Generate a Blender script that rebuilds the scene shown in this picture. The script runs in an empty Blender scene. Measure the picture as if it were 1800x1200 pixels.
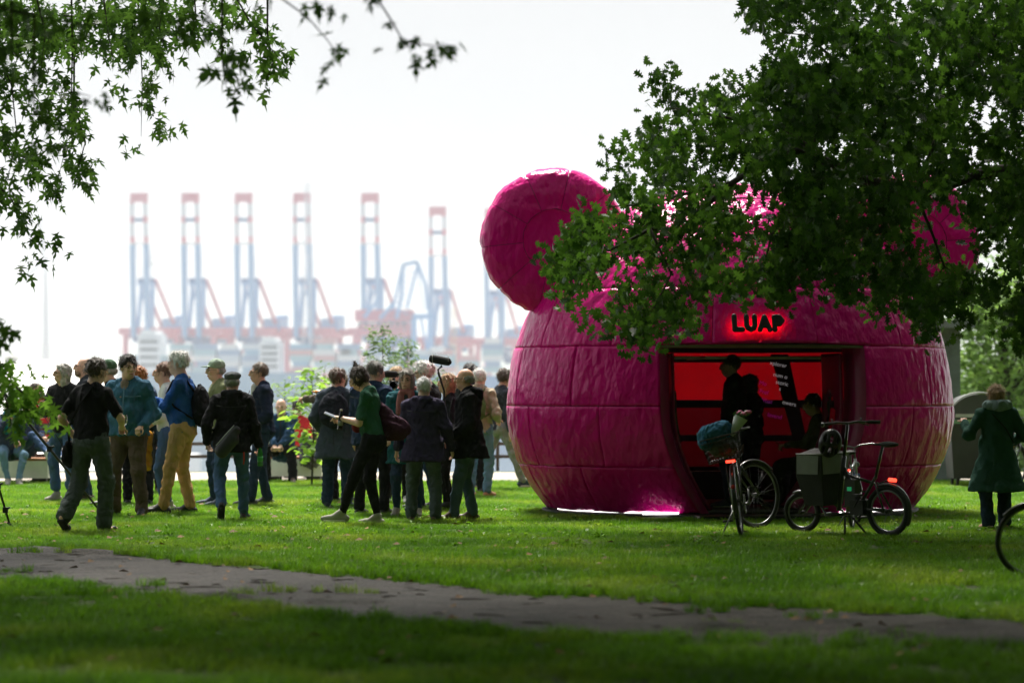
import bpy, math, random
import numpy as np
from mathutils import Vector, Matrix, noise
R = math.radians
SC = bpy.context.scene
# ------------------------------------------------------------ camera, world, sun, exposure
FP, HC, HY = 4250.0, 1.4, 690.0          # focal length in photo pixels, eye height, horizon row
cd = bpy.data.cameras.new('camera'); cam = bpy.data.objects.new('camera', cd); SC.collection.objects.link(cam)
cam.location = (0, 0, HC); cam.rotation_euler = (R(90), 0, 0)
cd.lens = 85; cd.sensor_width = 36; cd.shift_y = 0.05; cd.clip_end = 30000; cd.clip_start = .2
cd.dof.use_dof = True; cd.dof.focus_distance = 25.5; cd.dof.aperture_fstop = 1.5
SC.camera = cam
SUN_EL, SUN_AZ = 60, 10                   # sun beyond the lawn, a little to the left (degrees)
w = bpy.data.worlds.new('World'); SC.world = w; w.use_nodes = True
nt = w.node_tree; nt.nodes.clear()
out = nt.nodes.new('ShaderNodeOutputWorld'); bg = nt.nodes.new('ShaderNodeBackground')
sky = nt.nodes.new('ShaderNodeTexSky'); sky.sky_type = 'NISHITA'; sky.sun_disc = False
sky.sun_elevation = R(SUN_EL); sky.sun_rotation = R(-SUN_AZ); sky.dust_density = 3
mx = nt.nodes.new('ShaderNodeMixRGB'); mx.inputs[0].default_value = .985      # closed bright cloud cover over a thin blue
tc_ = nt.nodes.new('ShaderNodeTexCoord'); cn = nt.nodes.new('ShaderNodeTexNoise'); cn.inputs['Scale'].default_value = 2.2; cn.inputs['Detail'].default_value = 5; cn.inputs['Roughness'].default_value = .45
mp_ = nt.nodes.new('ShaderNodeMapping'); mp_.inputs['Scale'].default_value = (1, 1, 3.5); nt.links.new(tc_.outputs['Generated'], mp_.inputs[0]); nt.links.new(mp_.outputs[0], cn.inputs['Vector'])
cr_ = nt.nodes.new('ShaderNodeValToRGB'); cr_.color_ramp.elements[0].position = .3; cr_.color_ramp.elements[0].color = (.885, .90, .93, 1); cr_.color_ramp.elements[1].position = .7; cr_.color_ramp.elements[1].color = (1, 1, 1, 1)
nt.links.new(cn.outputs[0], cr_.inputs[0]); vm_ = nt.nodes.new('ShaderNodeVectorMath'); vm_.operation = 'SCALE'; vm_.inputs['Scale'].default_value = 3.6
nt.links.new(cr_.outputs[0], vm_.inputs[0]); nt.links.new(vm_.outputs[0], mx.inputs[2])
nt.links.new(sky.outputs[0], mx.inputs[1]); nt.links.new(mx.outputs[0], bg.inputs[0])
bg.inputs[1].default_value = .11
nt.links.new(bg.outputs[0], out.inputs[0])
sl = bpy.data.lights.new('sun', 'SUN'); sl.energy = 5.0; sl.angle = R(18); sl.color = (1, .95, .86)
so = bpy.data.objects.new('sun', sl); SC.collection.objects.link(so)
sd = Vector((-math.sin(R(SUN_AZ)) * math.cos(R(SUN_EL)), math.cos(R(SUN_AZ)) * math.cos(R(SUN_EL)), math.sin(R(SUN_EL))))
so.rotation_euler = sd.to_track_quat('Z', 'Y').to_euler()
SC.view_settings.view_transform = 'Standard'; SC.view_settings.look = 'None'
SC.view_settings.exposure = 1.1; SC.view_settings.gamma = 1
SC.render.engine = 'CYCLES'
SC.cycles.max_bounces = 7; SC.cycles.diffuse_bounces = 3; SC.cycles.glossy_bounces = 3; SC.cycles.transmission_bounces = 5
SC.cycles.transparent_max_bounces = 8; SC.cycles.volume_bounces = 2
SC.cycles.use_denoising = True
rnd = random.Random(7); nr = np.random.RandomState(7)

# ------------------------------------------------------------ placing: a pixel of the 1800 x 1200 photograph at a distance
def W(px, py, Y): return Vector(((px - 900) / FP * Y, Y, HC + (HY - py) / FP * Y))
def GY(py): return HC * FP / (py - HY)
def G(px, py):
    Y = GY(py); return Vector(((px - 900) / FP * Y, Y, 0))

# ------------------------------------------------------------ objects
def empty(name, loc, label=None, cat=None, group=None, rz=0, scale=1):
    o = bpy.data.objects.new(name, None); SC.collection.objects.link(o)
    o.location = loc; o.rotation_euler = (0, 0, rz); o.scale = (scale,) * 3; o.empty_display_size = .1
    tag(o, label, cat, group); return o
def tag(o, label=None, cat=None, group=None, kind=None):
    if label: o['label'] = label
    if cat: o['category'] = cat
    if group: o['group'] = group
    if kind: o['kind'] = kind
    return o
def link(name, me, parent=None, mats=None, loc=None):
    o = bpy.data.objects.new(name, me); SC.collection.objects.link(o)
    if parent is not None: o.parent = parent
    if mats is not None and not me.materials:
        for m in (mats if isinstance(mats, (list, tuple)) else [mats]): me.materials.append(m)
    if loc is not None: o.location = loc
    return o
def np_mesh(name, V, F, smooth=True, mi=None):
    """V (n,3), F (m,k) with k 3 or 4"""
    me = bpy.data.meshes.new(name)
    V = np.asarray(V, np.float32); F = np.asarray(F, np.int32)
    k = F.shape[1]
    me.vertices.add(len(V)); me.vertices.foreach_set('co', V.ravel())
    me.loops.add(F.size); me.loops.foreach_set('vertex_index', F.ravel())
    me.polygons.add(len(F)); me.polygons.foreach_set('loop_start', np.arange(0, F.size, k, dtype=np.int32))
    me.polygons.foreach_set('use_smooth', np.full(len(F), smooth))
    if mi is not None: me.polygons.foreach_set('material_index', np.asarray(mi, np.int32))
    me.update(calc_edges=True); return me
class MB:
    """collects simple shapes into one mesh"""
    def __init__(s): s.v = []; s.f = []; s.sm = []; s.mi = []; s.cur = 0
    def add(s, vs, fs, smooth=False):
        b = len(s.v); s.v += [tuple(v) for v in vs]; s.f += [tuple(i + b for i in f) for f in fs]
        s.sm += [smooth] * len(fs); s.mi += [s.cur] * len(fs); return s
    def box(s, c, d, M=None, bev=0):
        x, y, z = d[0] / 2, d[1] / 2, d[2] / 2
        vs = [Vector((a * x, b * y, e * z)) for a in (-1, 1) for b in (-1, 1) for e in (-1, 1)]
        if M is not None: vs = [M @ v for v in vs]
        c = Vector(c); vs = [v + c for v in vs]
        return s.add(vs, [(0, 1, 3, 2), (4, 6, 7, 5), (0, 4, 5, 1), (2, 3, 7, 6), (0, 2, 6, 4), (1, 5, 7, 3)])
    def beam(s, a, b, w, h=None, up=(0, 0, 1)):
        a, b = Vector(a), Vector(b); h = h or w; d = (b - a); L = d.length; d.normalize()
        u = Vector(up)
        if abs(d.dot(u)) > .98: u = Vector((0, 1, 0))
        sx = d.cross(u).normalized(); sz = sx.cross(d)
        M = Matrix((sx, d, sz)).transposed()
        return s.box((a + b) / 2, (w, L, h), M)
    def tube(s, pts, r, n=8, cap=True, flat=None):
        pts = [Vector(p) for p in pts]; m = len(pts)
        rs = r if isinstance(r, (list, tuple)) else [r] * m
        vs = []; prev = None
        for i, p in enumerate(pts):
            d = (pts[min(i + 1, m - 1)] - pts[max(i - 1, 0)]); d.normalize()
            if prev is None:
                u = d.orthogonal().normalized()
            else:
                u = (prev - d * prev.dot(d))
                u = u.normalized() if u.length > 1e-6 else d.orthogonal().normalized()
            prev = u; q = d.cross(u)
            for k in range(n):
                a = 2 * math.pi * k / n
                vs.append(p + (u * math.cos(a) + q * math.sin(a)) * rs[i])
        fs = [(i * n + k, i * n + (k + 1) % n, (i + 1) * n + (k + 1) % n, (i + 1) * n + k) for i in range(m - 1) for k in range(n)]
        if cap: fs += [tuple(reversed(range(n))), tuple(range((m - 1) * n, m * n))]
        return s.add(vs, fs, True)
    def ring(s, c, Rr, r, axis='x', n=40, m=8, sq=1.0):
        vs = []
        for i in range(n):
            a = 2 * math.pi * i / n
            for k in range(m):
                b = 2 * math.pi * k / m
                rad = Rr + r * math.cos(b); t = r * sq * math.sin(b)
                p = (t, rad * math.cos(a), rad * math.sin(a)) if axis == 'x' else ((rad * math.cos(a), t, rad * math.sin(a)) if axis == 'y' else (rad * math.cos(a), rad * math.sin(a), t))
                vs.append(Vector(p) + Vector(c))
        fs = [(i * m + k, ((i + 1) % n) * m + k, ((i + 1) % n) * m + (k + 1) % m, i * m + (k + 1) % m) for i in range(n) for k in range(m)]
        return s.add(vs, fs, True)
    def lathe(s, prof, c=(0, 0, 0), n=20, M=None):
        vs = []
        for r, z in prof:
            for k in range(n):
                a = 2 * math.pi * k / n; v = Vector((r * math.cos(a), r * math.sin(a), z))
                if M is not None: v = M @ v
                vs.append(v + Vector(c))
        m = len(prof)
        fs = [(i * n + k, i * n + (k + 1) % n, (i + 1) * n + (k + 1) % n, (i + 1) * n + k) for i in range(m - 1) for k in range(n)]
        return s.add(vs, fs, True)
    def mesh(s, name):
        me = bpy.data.meshes.new(name); me.from_pydata(s.v, [], s.f)
        me.polygons.foreach_set('use_smooth', s.sm); me.polygons.foreach_set('material_index', s.mi); me.update(); return me
    def build(s, name, mats, parent=None, loc=None): return link(name, s.mesh(name), parent, mats, loc)

# ------------------------------------------------------------ materials
def ramp(nt, fac, stops):
    n = nt.nodes.new('ShaderNodeValToRGB'); e = n.color_ramp.elements
    while len(e) > len(stops): e.remove(e[-1])
    while len(e) < len(stops): e.new(.5)
    for i, (p, c) in enumerate(stops): e[i].position = p; e[i].color = (*c, 1) if len(c) == 3 else c
    nt.links.new(fac, n.inputs[0]); return n.outputs[0]
def tex(nt, scale, detail=3, kind='Noise', stretch=None, obj=True, rough=.5, dist=0):
    tc = nt.nodes.new('ShaderNodeTexCoord'); o = tc.outputs['Object' if obj else 'Generated']
    if stretch:
        mp = nt.nodes.new('ShaderNodeMapping'); mp.inputs['Scale'].default_value = stretch; nt.links.new(o, mp.inputs[0]); o = mp.outputs[0]
    t = nt.nodes.new('ShaderNodeTex' + kind); t.inputs['Scale'].default_value = scale
    if kind == 'Noise': t.inputs['Detail'].default_value = detail; t.inputs['Roughness'].default_value = rough; t.inputs['Distortion'].default_value = dist
    nt.links.new(o, t.inputs['Vector']); return t.outputs[0]
_M = {}
def mat(name, col, rough=.6, metal=0, var=.18, vscale=6, bump=0, bscale=30, bstretch=None, coat=0, sheen=0, emit=None, spec=.5, sss=0):
    if name in _M: return _M[name]
    m = bpy.data.materials.new(name); m.use_nodes = True; nt = m.node_tree
    b = nt.nodes['Principled BSDF']; _M[name] = m
    b.inputs['Roughness'].default_value = rough; b.inputs['Metallic'].default_value = metal
    b.inputs['Coat Weight'].default_value = coat; b.inputs['Sheen Weight'].default_value = sheen
    b.inputs['Specular IOR Level'].default_value = spec
    if sss: b.inputs['Subsurface Weight'].default_value = sss; b.inputs['Subsurface Radius'].default_value = (.02, .008, .004); b.inputs['Subsurface Scale'].default_value = .5
    c = Vector(col)
    if var:
        f = tex(nt, vscale, 4)
        nt.links.new(ramp(nt, f, [(.3, tuple(c * (1 - var))), (.7, tuple(min(1, x) for x in c * (1 + var)))]), b.inputs['Base Color'])
    else: b.inputs['Base Color'].default_value = (*col, 1)
    if bump:
        bp = nt.nodes.new('ShaderNodeBump'); bp.inputs['Strength'].default_value = bump; bp.inputs['Distance'].default_value = .02
        nt.links.new(tex(nt, bscale, 3, stretch=bstretch), bp.inputs['Height']); nt.links.new(bp.outputs[0], b.inputs['Normal'])
    if emit: b.inputs['Emission Color'].default_value = (*emit[:3], 1); b.inputs['Emission Strength'].default_value = emit[3]
    return m
def leaf_mat(name, c1, c2, trans=.45, rough=.42):
    m = bpy.data.materials.new(name); m.use_nodes = True; nt = m.node_tree
    b = nt.nodes['Principled BSDF']; o = nt.nodes['Material Output']
    oi = nt.nodes.new('ShaderNodeObjectInfo')
    col = ramp(nt, oi.outputs['Random'], [(0, c1), (1, c2)])
    nt.links.new(col, b.inputs['Base Color']); b.inputs['Roughness'].default_value = rough; b.inputs['Specular IOR Level'].default_value = .25
    t = nt.nodes.new('ShaderNodeBsdfTranslucent'); hs = nt.nodes.new('ShaderNodeHueSaturation')
    hs.inputs['Value'].default_value = 1.6; hs.inputs['Hue'].default_value = .485; nt.links.new(col, hs.inputs['Color']); nt.links.new(hs.outputs[0], t.inputs[0])
    ms = nt.nodes.new('ShaderNodeMixShader'); ms.inputs[0].default_value = trans
    nt.links.new(b.outputs[0], ms.inputs[1]); nt.links.new(t.outputs[0], ms.inputs[2]); nt.links.new(ms.outputs[0], o.inputs[0])
    return m
# stuff made of many copies of one small shape: the mesh holds loose points (attribute 'pt') with rotation and size, and the shape itself
def scatter(name, V, F, P, ROT, SCL, m, parent=None, extra=None):
    """V,F the shape; P (n,3) points; ROT (n,3) euler; SCL (n,)"""
    n, k = len(P), len(V)
    me = bpy.data.meshes.new(name)
    me.vertices.add(n + k)
    me.vertices.foreach_set('co', np.concatenate([np.asarray(V, np.float32), np.asarray(P, np.float32)]).ravel())
    fl = [len(f) for f in F]; li = [i for f in F for i in f]
    me.loops.add(len(li)); me.loops.foreach_set('vertex_index', li)
    me.polygons.add(len(F)); me.polygons.foreach_set('loop_start', list(np.cumsum([0] + fl[:-1])))
    me.update(calc_edges=True)
    a = me.attributes.new('pt', 'BOOLEAN', 'POINT'); a.data.foreach_set('value', np.r_[np.zeros(k, bool), np.ones(n, bool)])
    a = me.attributes.new('rot', 'FLOAT_VECTOR', 'POINT'); a.data.foreach_set('vector', np.concatenate([np.zeros((k, 3)), ROT]).astype(np.float32).ravel())
    a = me.attributes.new('scl', 'FLOAT', 'POINT'); a.data.foreach_set('value', np.r_[np.ones(k), SCL].astype(np.float32))
    me.materials.append(m)
    o = link(name, me, parent)
    g = _scatter_group()
    md = o.modifiers.new('scatter', 'NODES'); md.node_group = g
    return o
_sg = []
def _scatter_group():
    if _sg: return _sg[0]
    g = bpy.data.node_groups.new('scatter', 'GeometryNodeTree'); _sg.append(g)
    g.interface.new_socket('Geometry', in_out='INPUT', socket_type='NodeSocketGeometry')
    g.interface.new_socket('Geometry', in_out='OUTPUT', socket_type='NodeSocketGeometry')
    N = g.nodes; L = g.links
    gi = N.new('NodeGroupInput'); go = N.new('NodeGroupOutput')
    def att(nm, t):
        a = N.new('GeometryNodeInputNamedAttribute'); a.data_type = t; a.inputs[0].default_value = nm; return a.outputs[0]
    sp = N.new('GeometryNodeSeparateGeometry'); sp.domain = 'POINT'
    L.new(gi.outputs[0], sp.inputs[0]); L.new(att('pt', 'BOOLEAN'), sp.inputs[1])
    mp = N.new('GeometryNodeMeshToPoints'); L.new(sp.outputs[0], mp.inputs[0])
    ip = N.new('GeometryNodeInstanceOnPoints'); L.new(mp.outputs[0], ip.inputs['Points']); L.new(sp.outputs[1], ip.inputs['Instance'])
    er = N.new('FunctionNodeEulerToRotation'); L.new(att('rot', 'FLOAT_VECTOR'), er.inputs[0]); L.new(er.outputs[0], ip.inputs['Rotation'])
    L.new(att('scl', 'FLOAT'), ip.inputs['Scale']); L.new(ip.outputs[0], go.inputs[0])
    return g
# ------------------------------------------------------------ ground, path, river, hills
M_SOIL = mat('lawn_soil', (.05, .08, .012), .95, var=.5, vscale=3, bump=.6, bscale=18)
M_GRAVEL = mat('gravel', (.42, .37, .31), .9, var=.2, vscale=8, bump=.4, bscale=40)
def ground_z(x, y):
    if y < 43: return 0.0
    t = min(1, (y - 43) / 70); return -36 * t * t * (3 - 2 * t)
ys = [-60, -20, 0, 5, 10, 15, 20, 25, 30, 35, 40, 43] + [43 + 5 * i for i in range(1, 15)] + [140, 300, 1000, 3000, 6450]
xs = [-2500, -1200, -400, -150, -60, -30, -15, 0, 15, 30, 60, 150, 400, 1200, 2500]
V = [(x, y, ground_z(x, y)) for y in ys for x in xs]; nx = len(xs)
F = [(j * nx + i, j * nx + i + 1, (j + 1) * nx + i + 1, (j + 1) * nx + i) for j in range(len(ys) - 1) for i in range(nx - 1)]
me = np_mesh('ground', V, F); tag(link('ground', me, None, M_SOIL), kind='structure')
# beige gravel walk along the edge of the terrace
mb = MB(); mb.add([(-60, 37.9, .004), (60, 37.9, .004), (60, 42.5, .004), (-60, 42.5, .004)], [(0, 1, 2, 3)])
tag(mb.build('gravel_walk', M_GRAVEL), kind='structure')
# worn dirt path across the foreground
UP = [(-2400, 905), (-600, 935), (0, 962), (150, 968), (300, 985), (450, 996), (600, 1012), (750, 1022), (900, 1040), (1050, 1049), (1200, 1060), (1500, 1074), (1800, 1092), (2600, 1130), (4200, 1200)]
LO = [(-2400, 945), (-600, 985), (0, 1019), (150, 1030), (300, 1050), (450, 1064), (600, 1082), (750, 1094), (900, 1112), (1050, 1117), (1200, 1123), (1500, 1130), (1800, 1140), (2600, 1200), (4200, 1300)]
UPW = np.array([tuple(G(*p))[:2] for p in UP]); LOW = np.array([tuple(G(*p))[:2] for p in LO])
def path_lo(x): return np.interp(x, LOW[:, 0], LOW[:, 1])
def path_hi(x): return np.interp(x, UPW[:, 0], UPW[:, 1])
def nz(x, y, s, o=0): return noise.noise(Vector((x * s, y * s, o)))
PX = np.arange(-13, 11, .05); NV = 90
V = []
for x in PX:
    lo, hi = path_lo(x) - .75, path_hi(x) + .35
    for j in range(NV):
        t = j / (NV - 1); y = lo + (hi - lo) * t
        edge = min(1, min(t, 1 - t) * 6)
        r = 0
        ridge = 12 * max(0, nz(x * .35, (y + .28 * x) * 2.6, 1.0, 3.3) - .12) ** 2          # long low root ridges
        if ridge > 0: r += .055 * min(ridge, 1) * (.5 + nz(x, y, 2.5, 8))
        r += .014 * nz(x, y, 1.0) + .004 * nz(x, y * 1.5, 5, 5) + .005 * nz(x, y, 16, 2)
        V.append((x, y, .012 - .03 * (1 - edge) + r * (.4 + .6 * edge)))
F = [(i * NV + j, (i + 1) * NV + j, (i + 1) * NV + j + 1, i * NV + j + 1) for i in range(len(PX) - 1) for j in range(NV - 1)]
md = bpy.data.materials.new('dirt'); md.use_nodes = True; nt = md.node_tree; b = nt.nodes['Principled BSDF']
f1 = tex(nt, 3.4, 9, rough=.82, dist=.4, stretch=(.55, 1.7, 1)); f2 = tex(nt, 42, 5, rough=.75)
c1 = ramp(nt, f1, [(.40, (.018, .011, .008)), (.5, (.066, .049, .039)), (.64, (.130, .106, .090))])
c2 = ramp(nt, f2, [(.42, (.22, .2, .19)), (.56, (1, 1, 1))])
m_ = nt.nodes.new('ShaderNodeMixRGB'); m_.blend_type = 'MULTIPLY'; m_.inputs[0].default_value = 1
nt.links.new(c1, m_.inputs[1]); nt.links.new(c2, m_.inputs[2]); nt.links.new(m_.outputs[0], b.inputs['Base Color'])
b.inputs['Roughness'].default_value = .62
bp = nt.nodes.new('ShaderNodeBump'); bp.inputs['Strength'].default_value = 1.0; bp.inputs['Distance'].default_value = .06
nt.links.new(tex(nt, 22, 6, rough=.7), bp.inputs['Height']); nt.links.new(bp.outputs[0], b.inputs['Normal'])
tag(link('dirt_path', np_mesh('dirt_path', V, F), None, md), kind='structure')
# fallen twigs, bark and dead leaves on and beside the path (nobody could count them)
mb = MB(); M_TWIG = mat('dead_twig', (.055, .035, .022), .8)
for i in range(200):
    x = rnd.uniform(-6, 5); t = rnd.random(); y = float(path_lo(x) + (path_hi(x) - path_lo(x)) * t)
    a = -.3 + rnd.gauss(0, .3); L = rnd.uniform(.02, .22) * (1 if rnd.random() < .8 else 1.7); d = Vector((math.cos(a), math.sin(a), 0))
    p = Vector((x, y, .03)); k = rnd.uniform(-.008, .008)
    p.z = .012; mb.tube([p, p + d * L * .5 + Vector((k, k, .003)), p + d * L], [.004, .006, .002], 4)
tag(mb.build('fallen_twigs', M_TWIG), kind='stuff')
mb = MB(); ML = mat('dead_leaf', (.22, .11, .035), .7, var=.5)
for i in range(420):
    y = rnd.uniform(12, 31); x = rnd.uniform(-.23, .23) * y; a = rnd.uniform(0, 6.3); s = rnd.uniform(.02, .05)
    c, s_ = math.cos(a) * s, math.sin(a) * s; z = rnd.uniform(.015, .035)
    mb.add([(x - c, y - s_, z), (x - s_ * .6, y + c * .6, z + s * .5), (x + c, y + s_, z + .005), (x + s_ * .6, y - c * .6, z)], [(0, 1, 2), (0, 2, 3)])
tag(mb.build('fallen_leaves', ML), kind='stuff')
# ------------------------------------------------------------ grass
mg = bpy.data.materials.new('grass_blade'); mg.use_nodes = True; nt = mg.node_tree
b = nt.nodes['Principled BSDF']; o_ = nt.nodes['Material Output']
geo = nt.nodes.new('ShaderNodeNewGeometry')
nA = nt.nodes.new('ShaderNodeTexNoise'); nA.inputs['Scale'].default_value = .8; nA.inputs['Detail'].default_value = 6; nt.links.new(geo.outputs['Position'], nA.inputs['Vector'])
nB = nt.nodes.new('ShaderNodeTexNoise'); nB.inputs['Scale'].default_value = 17; nB.inputs['Detail'].default_value = 5; nB.inputs['Roughness'].default_value = .7; nt.links.new(geo.outputs['Position'], nB.inputs['Vector'])
cA = ramp(nt, nA.outputs[0], [(.34, (.095, .25, .004)), (.5, (.155, .35, .008)), (.66, (.29, .43, .03))])
cB = ramp(nt, nB.outputs[0], [(.36, (.45, .5, .4)), (.5, (1, 1, 1)), (.66, (1.6, 1.45, 1.6))])
mm = nt.nodes.new('ShaderNodeMixRGB'); mm.blend_type = 'MULTIPLY'; mm.inputs[0].default_value = 1
nt.links.new(cA, mm.inputs[1]); nt.links.new(cB, mm.inputs[2]); nt.links.new(mm.outputs[0], b.inputs['Base Color'])
b.inputs['Roughness'].default_value = .38; b.inputs['Specular IOR Level'].default_value = .35
tr = nt.nodes.new('ShaderNodeBsdfTranslucent'); nt.links.new(mm.outputs[0], tr.inputs[0])
ms = nt.nodes.new('ShaderNodeMixShader'); ms.inputs[0].default_value = .45
nt.links.new(b.outputs[0], ms.inputs[1]); nt.links.new(tr.outputs[0], ms.inputs[2]); nt.links.new(ms.outputs[0], o_.inputs[0])
def patch(size, n, hmin, hmax, wd, seed):
    q = random.Random(seed); V = []; F = []
    for i in range(n):
        r = size * math.sqrt(q.random()) * .72; a = q.uniform(0, 6.283); x, y = r * math.cos(a), r * math.sin(a)
        h = q.uniform(hmin, hmax) * (1.35 if q.random() < .06 else 1); t = q.uniform(0, 6.283); l = q.uniform(.3, 1.3) * h; ww = wd * q.uniform(.6, 1.3)
        dx, dy = math.cos(t), math.sin(t); b0 = len(V)
        V += [(x - dy * ww, y + dx * ww, -.004), (x + dy * ww, y - dx * ww, -.004), (x + dx * l * .4 + dy * ww * .7, y + dy * l * .4 - dx * ww * .7, h * .6), (x + dx * l * .4 - dy * ww * .7, y + dy * l * .4 + dx * ww * .7, h * .6), (x + dx * l, y + dy * l, h)]
        F += [(b0, b0 + 1, b0 + 2, b0 + 3), (b0 + 3, b0 + 2, b0 + 4)]
    return V, F
def grass(name, size, n, hmin, hmax, wd, pts, seed):
    V, F = patch(size, n, hmin, hmax, wd, seed)
    P = np.array(pts); k = len(P)
    rot = np.zeros((k, 3)); rot[:, 2] = nr.uniform(0, 6.28, k); rot[:, :2] = nr.normal(0, .03, (k, 2))
    tag(scatter(name, V, F, P, rot, nr.uniform(.65, 1.35, k), mg), kind='stuff')
pts = []; near = []
y = 9.5
while y < 38.2:
    st = .34; half = y * .232 + 3.4
    x = -half
    while x < half:
        px, py = x + rnd.uniform(-.1, .1), y + rnd.uniform(-.1, .1)
        lo, hi = float(path_lo(px)), float(path_hi(px))
        wig = .24 * nz(px, py, 1.1, 7) + .13 * nz(px, py, 3.5, 1)
        bare = lo - 1.0 < py < lo and nz(px * .8, py * 2.2, 1.2, 20) > .10 + .5 * (lo - py)
        if not (lo + wig - .34 < py < hi + wig + .02) and py < 38.1 and not bare:
            (near if py < 21 else pts).append((px, py, 0))
        x += st
    y += st
grass('lawn_grass', .30, 620, .018, .045, .0019, pts, 3)
grass('shaded_grass', .30, 560, .028, .065, .0021, near, 4)
# ragged tufts along the edges of the path
ed = []
for i in range(1500):
    x = rnd.uniform(-8, 7.5); e = rnd.choice((0, 1)); y = float((path_lo(x) - .30, path_hi(x))[e]) + rnd.gauss(0, .15) + .22 * nz(x, 0, 1.1, 7)
    ed.append((x, y, .015))
for i in range(16):
    x = rnd.uniform(-6, 5); y = float(path_lo(x) + (path_hi(x) - path_lo(x)) * rnd.uniform(.1, .9)); ed += [(x + rnd.gauss(0, .1), y + rnd.gauss(0, .05), .02) for _ in range(4)]
grass('path_edge_grass', .07, 40, .02, .06, .0022, ed, 5)
# broad leaf weeds and clover in the lawn
cl = [(rnd.uniform(-.22, .22) * (yy := rnd.uniform(13, 30)), yy, .0) for _ in range(1500)]
cl = [p for p in cl if not (path_lo(p[0]) - .1 < p[1] < path_hi(p[0]) + .1)]
q = random.Random(11); V = []; F = []
for i in range(9):
    a = q.uniform(0, 6.28); L = q.uniform(.02, .04); wd = L * .3; dx, dy = math.cos(a), math.sin(a); b0 = len(V); z = q.uniform(.02, .04)
    V += [(0, 0, .01), (dx * L * .5 - dy * wd, dy * L * .5 + dx * wd, z), (dx * L, dy * L, z), (dx * L * .5 + dy * wd, dy * L * .5 - dx * wd, z)]
    F += [(b0, b0 + 1, b0 + 2, b0 + 3)]
k = len(cl); rot = np.zeros((k, 3)); rot[:, 2] = nr.uniform(0, 6.28, k)
tag(scatter('lawn_weeds', V, F, np.array(cl), rot, nr.uniform(.6, 1.4, k), mg), kind='stuff')
# ------------------------------------------------------------ river and hills
M_WAT = mat('river_water', (.10, .14, .17), .12, var=.1, vscale=.01, bump=.15, bscale=.2)
mb = MB(); mb.add([(-2500, 82, -33), (2500, 82, -33), (2500, 1440, -33), (-2500, 1440, -33)], [(0, 1, 2, 3)]); tag(mb.build('river', M_WAT), kind='structure')
M_QUAY = mat('quay_paving', (.30, .29, .28), .9)
mb = MB(); mb.box((0, 1940, -31.5), (5000, 1000, 5)); tag(mb.build('quay_ground', M_QUAY), kind='structure')
M_HILL = mat('wooded_hill', (.05, .075, .04), .9, var=.3, vscale=.01)
def ridge(name, Y, top, seed, depth):
    V = []; n = 120
    for j, (dy, k) in enumerate(((0, 0), (depth * .4, .75), (depth, 1), (depth * 1.6, .6))):
        for i in range(n):
            x = -2450 + 4900 * i / (n - 1); h = top * (.8 + .28 * noise.noise(Vector((x / 900, seed, 0))) + .1 * noise.noise(Vector((x / 200, seed, 4))))
            V.append((x, Y + dy, -25 + (h + 25) * k))
    F = [(j * n + i, j * n + i + 1, (j + 1) * n + i + 1, (j + 1) * n + i) for j in range(3) for i in range(n - 1)]
    tag(link(name, np_mesh(name, V, F), None, M_HILL), kind='structure')
ridge("hills", 4800, 128, 3.1, 900)
ridge('far_bank_woods', 2600, 22, 8.1, 150)
# ------------------------------------------------------------ organic shapes: blended capsules and ellipsoids meshed on a grid
def RC(a, b, ra, rb, k=.02, sc=None, op=1): return ('c', np.array(a, float), np.array(b, float), ra, rb, k, sc, op)
def EL(c, r, k=.02, M=None, op=1): return ('e', np.array(c, float), np.array(r, float), M, 0, k, None, op)
def BX(c, h, rd, k=.01, M=None, op=1): return ('b', np.array(c, float), np.array(h, float), rd, M, k, None, op)
def _bb(p):
    if p[0] == 'c':
        sc = np.array(p[6] if p[6] is not None else (1, 1, 1), float); r = max(p[3], p[4]) * np.maximum(sc, 1)
        return np.minimum(p[1], p[2]) - r, np.maximum(p[1], p[2]) + r
    if p[0] == 'e': r = np.full(3, p[2].max()) if p[3] is not None else p[2]; return p[1] - r, p[1] + r
    r = np.full(3, np.linalg.norm(p[2])) + p[3] if p[4] is not None else p[2] + p[3]
    return p[1] - r, p[1] + r
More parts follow.
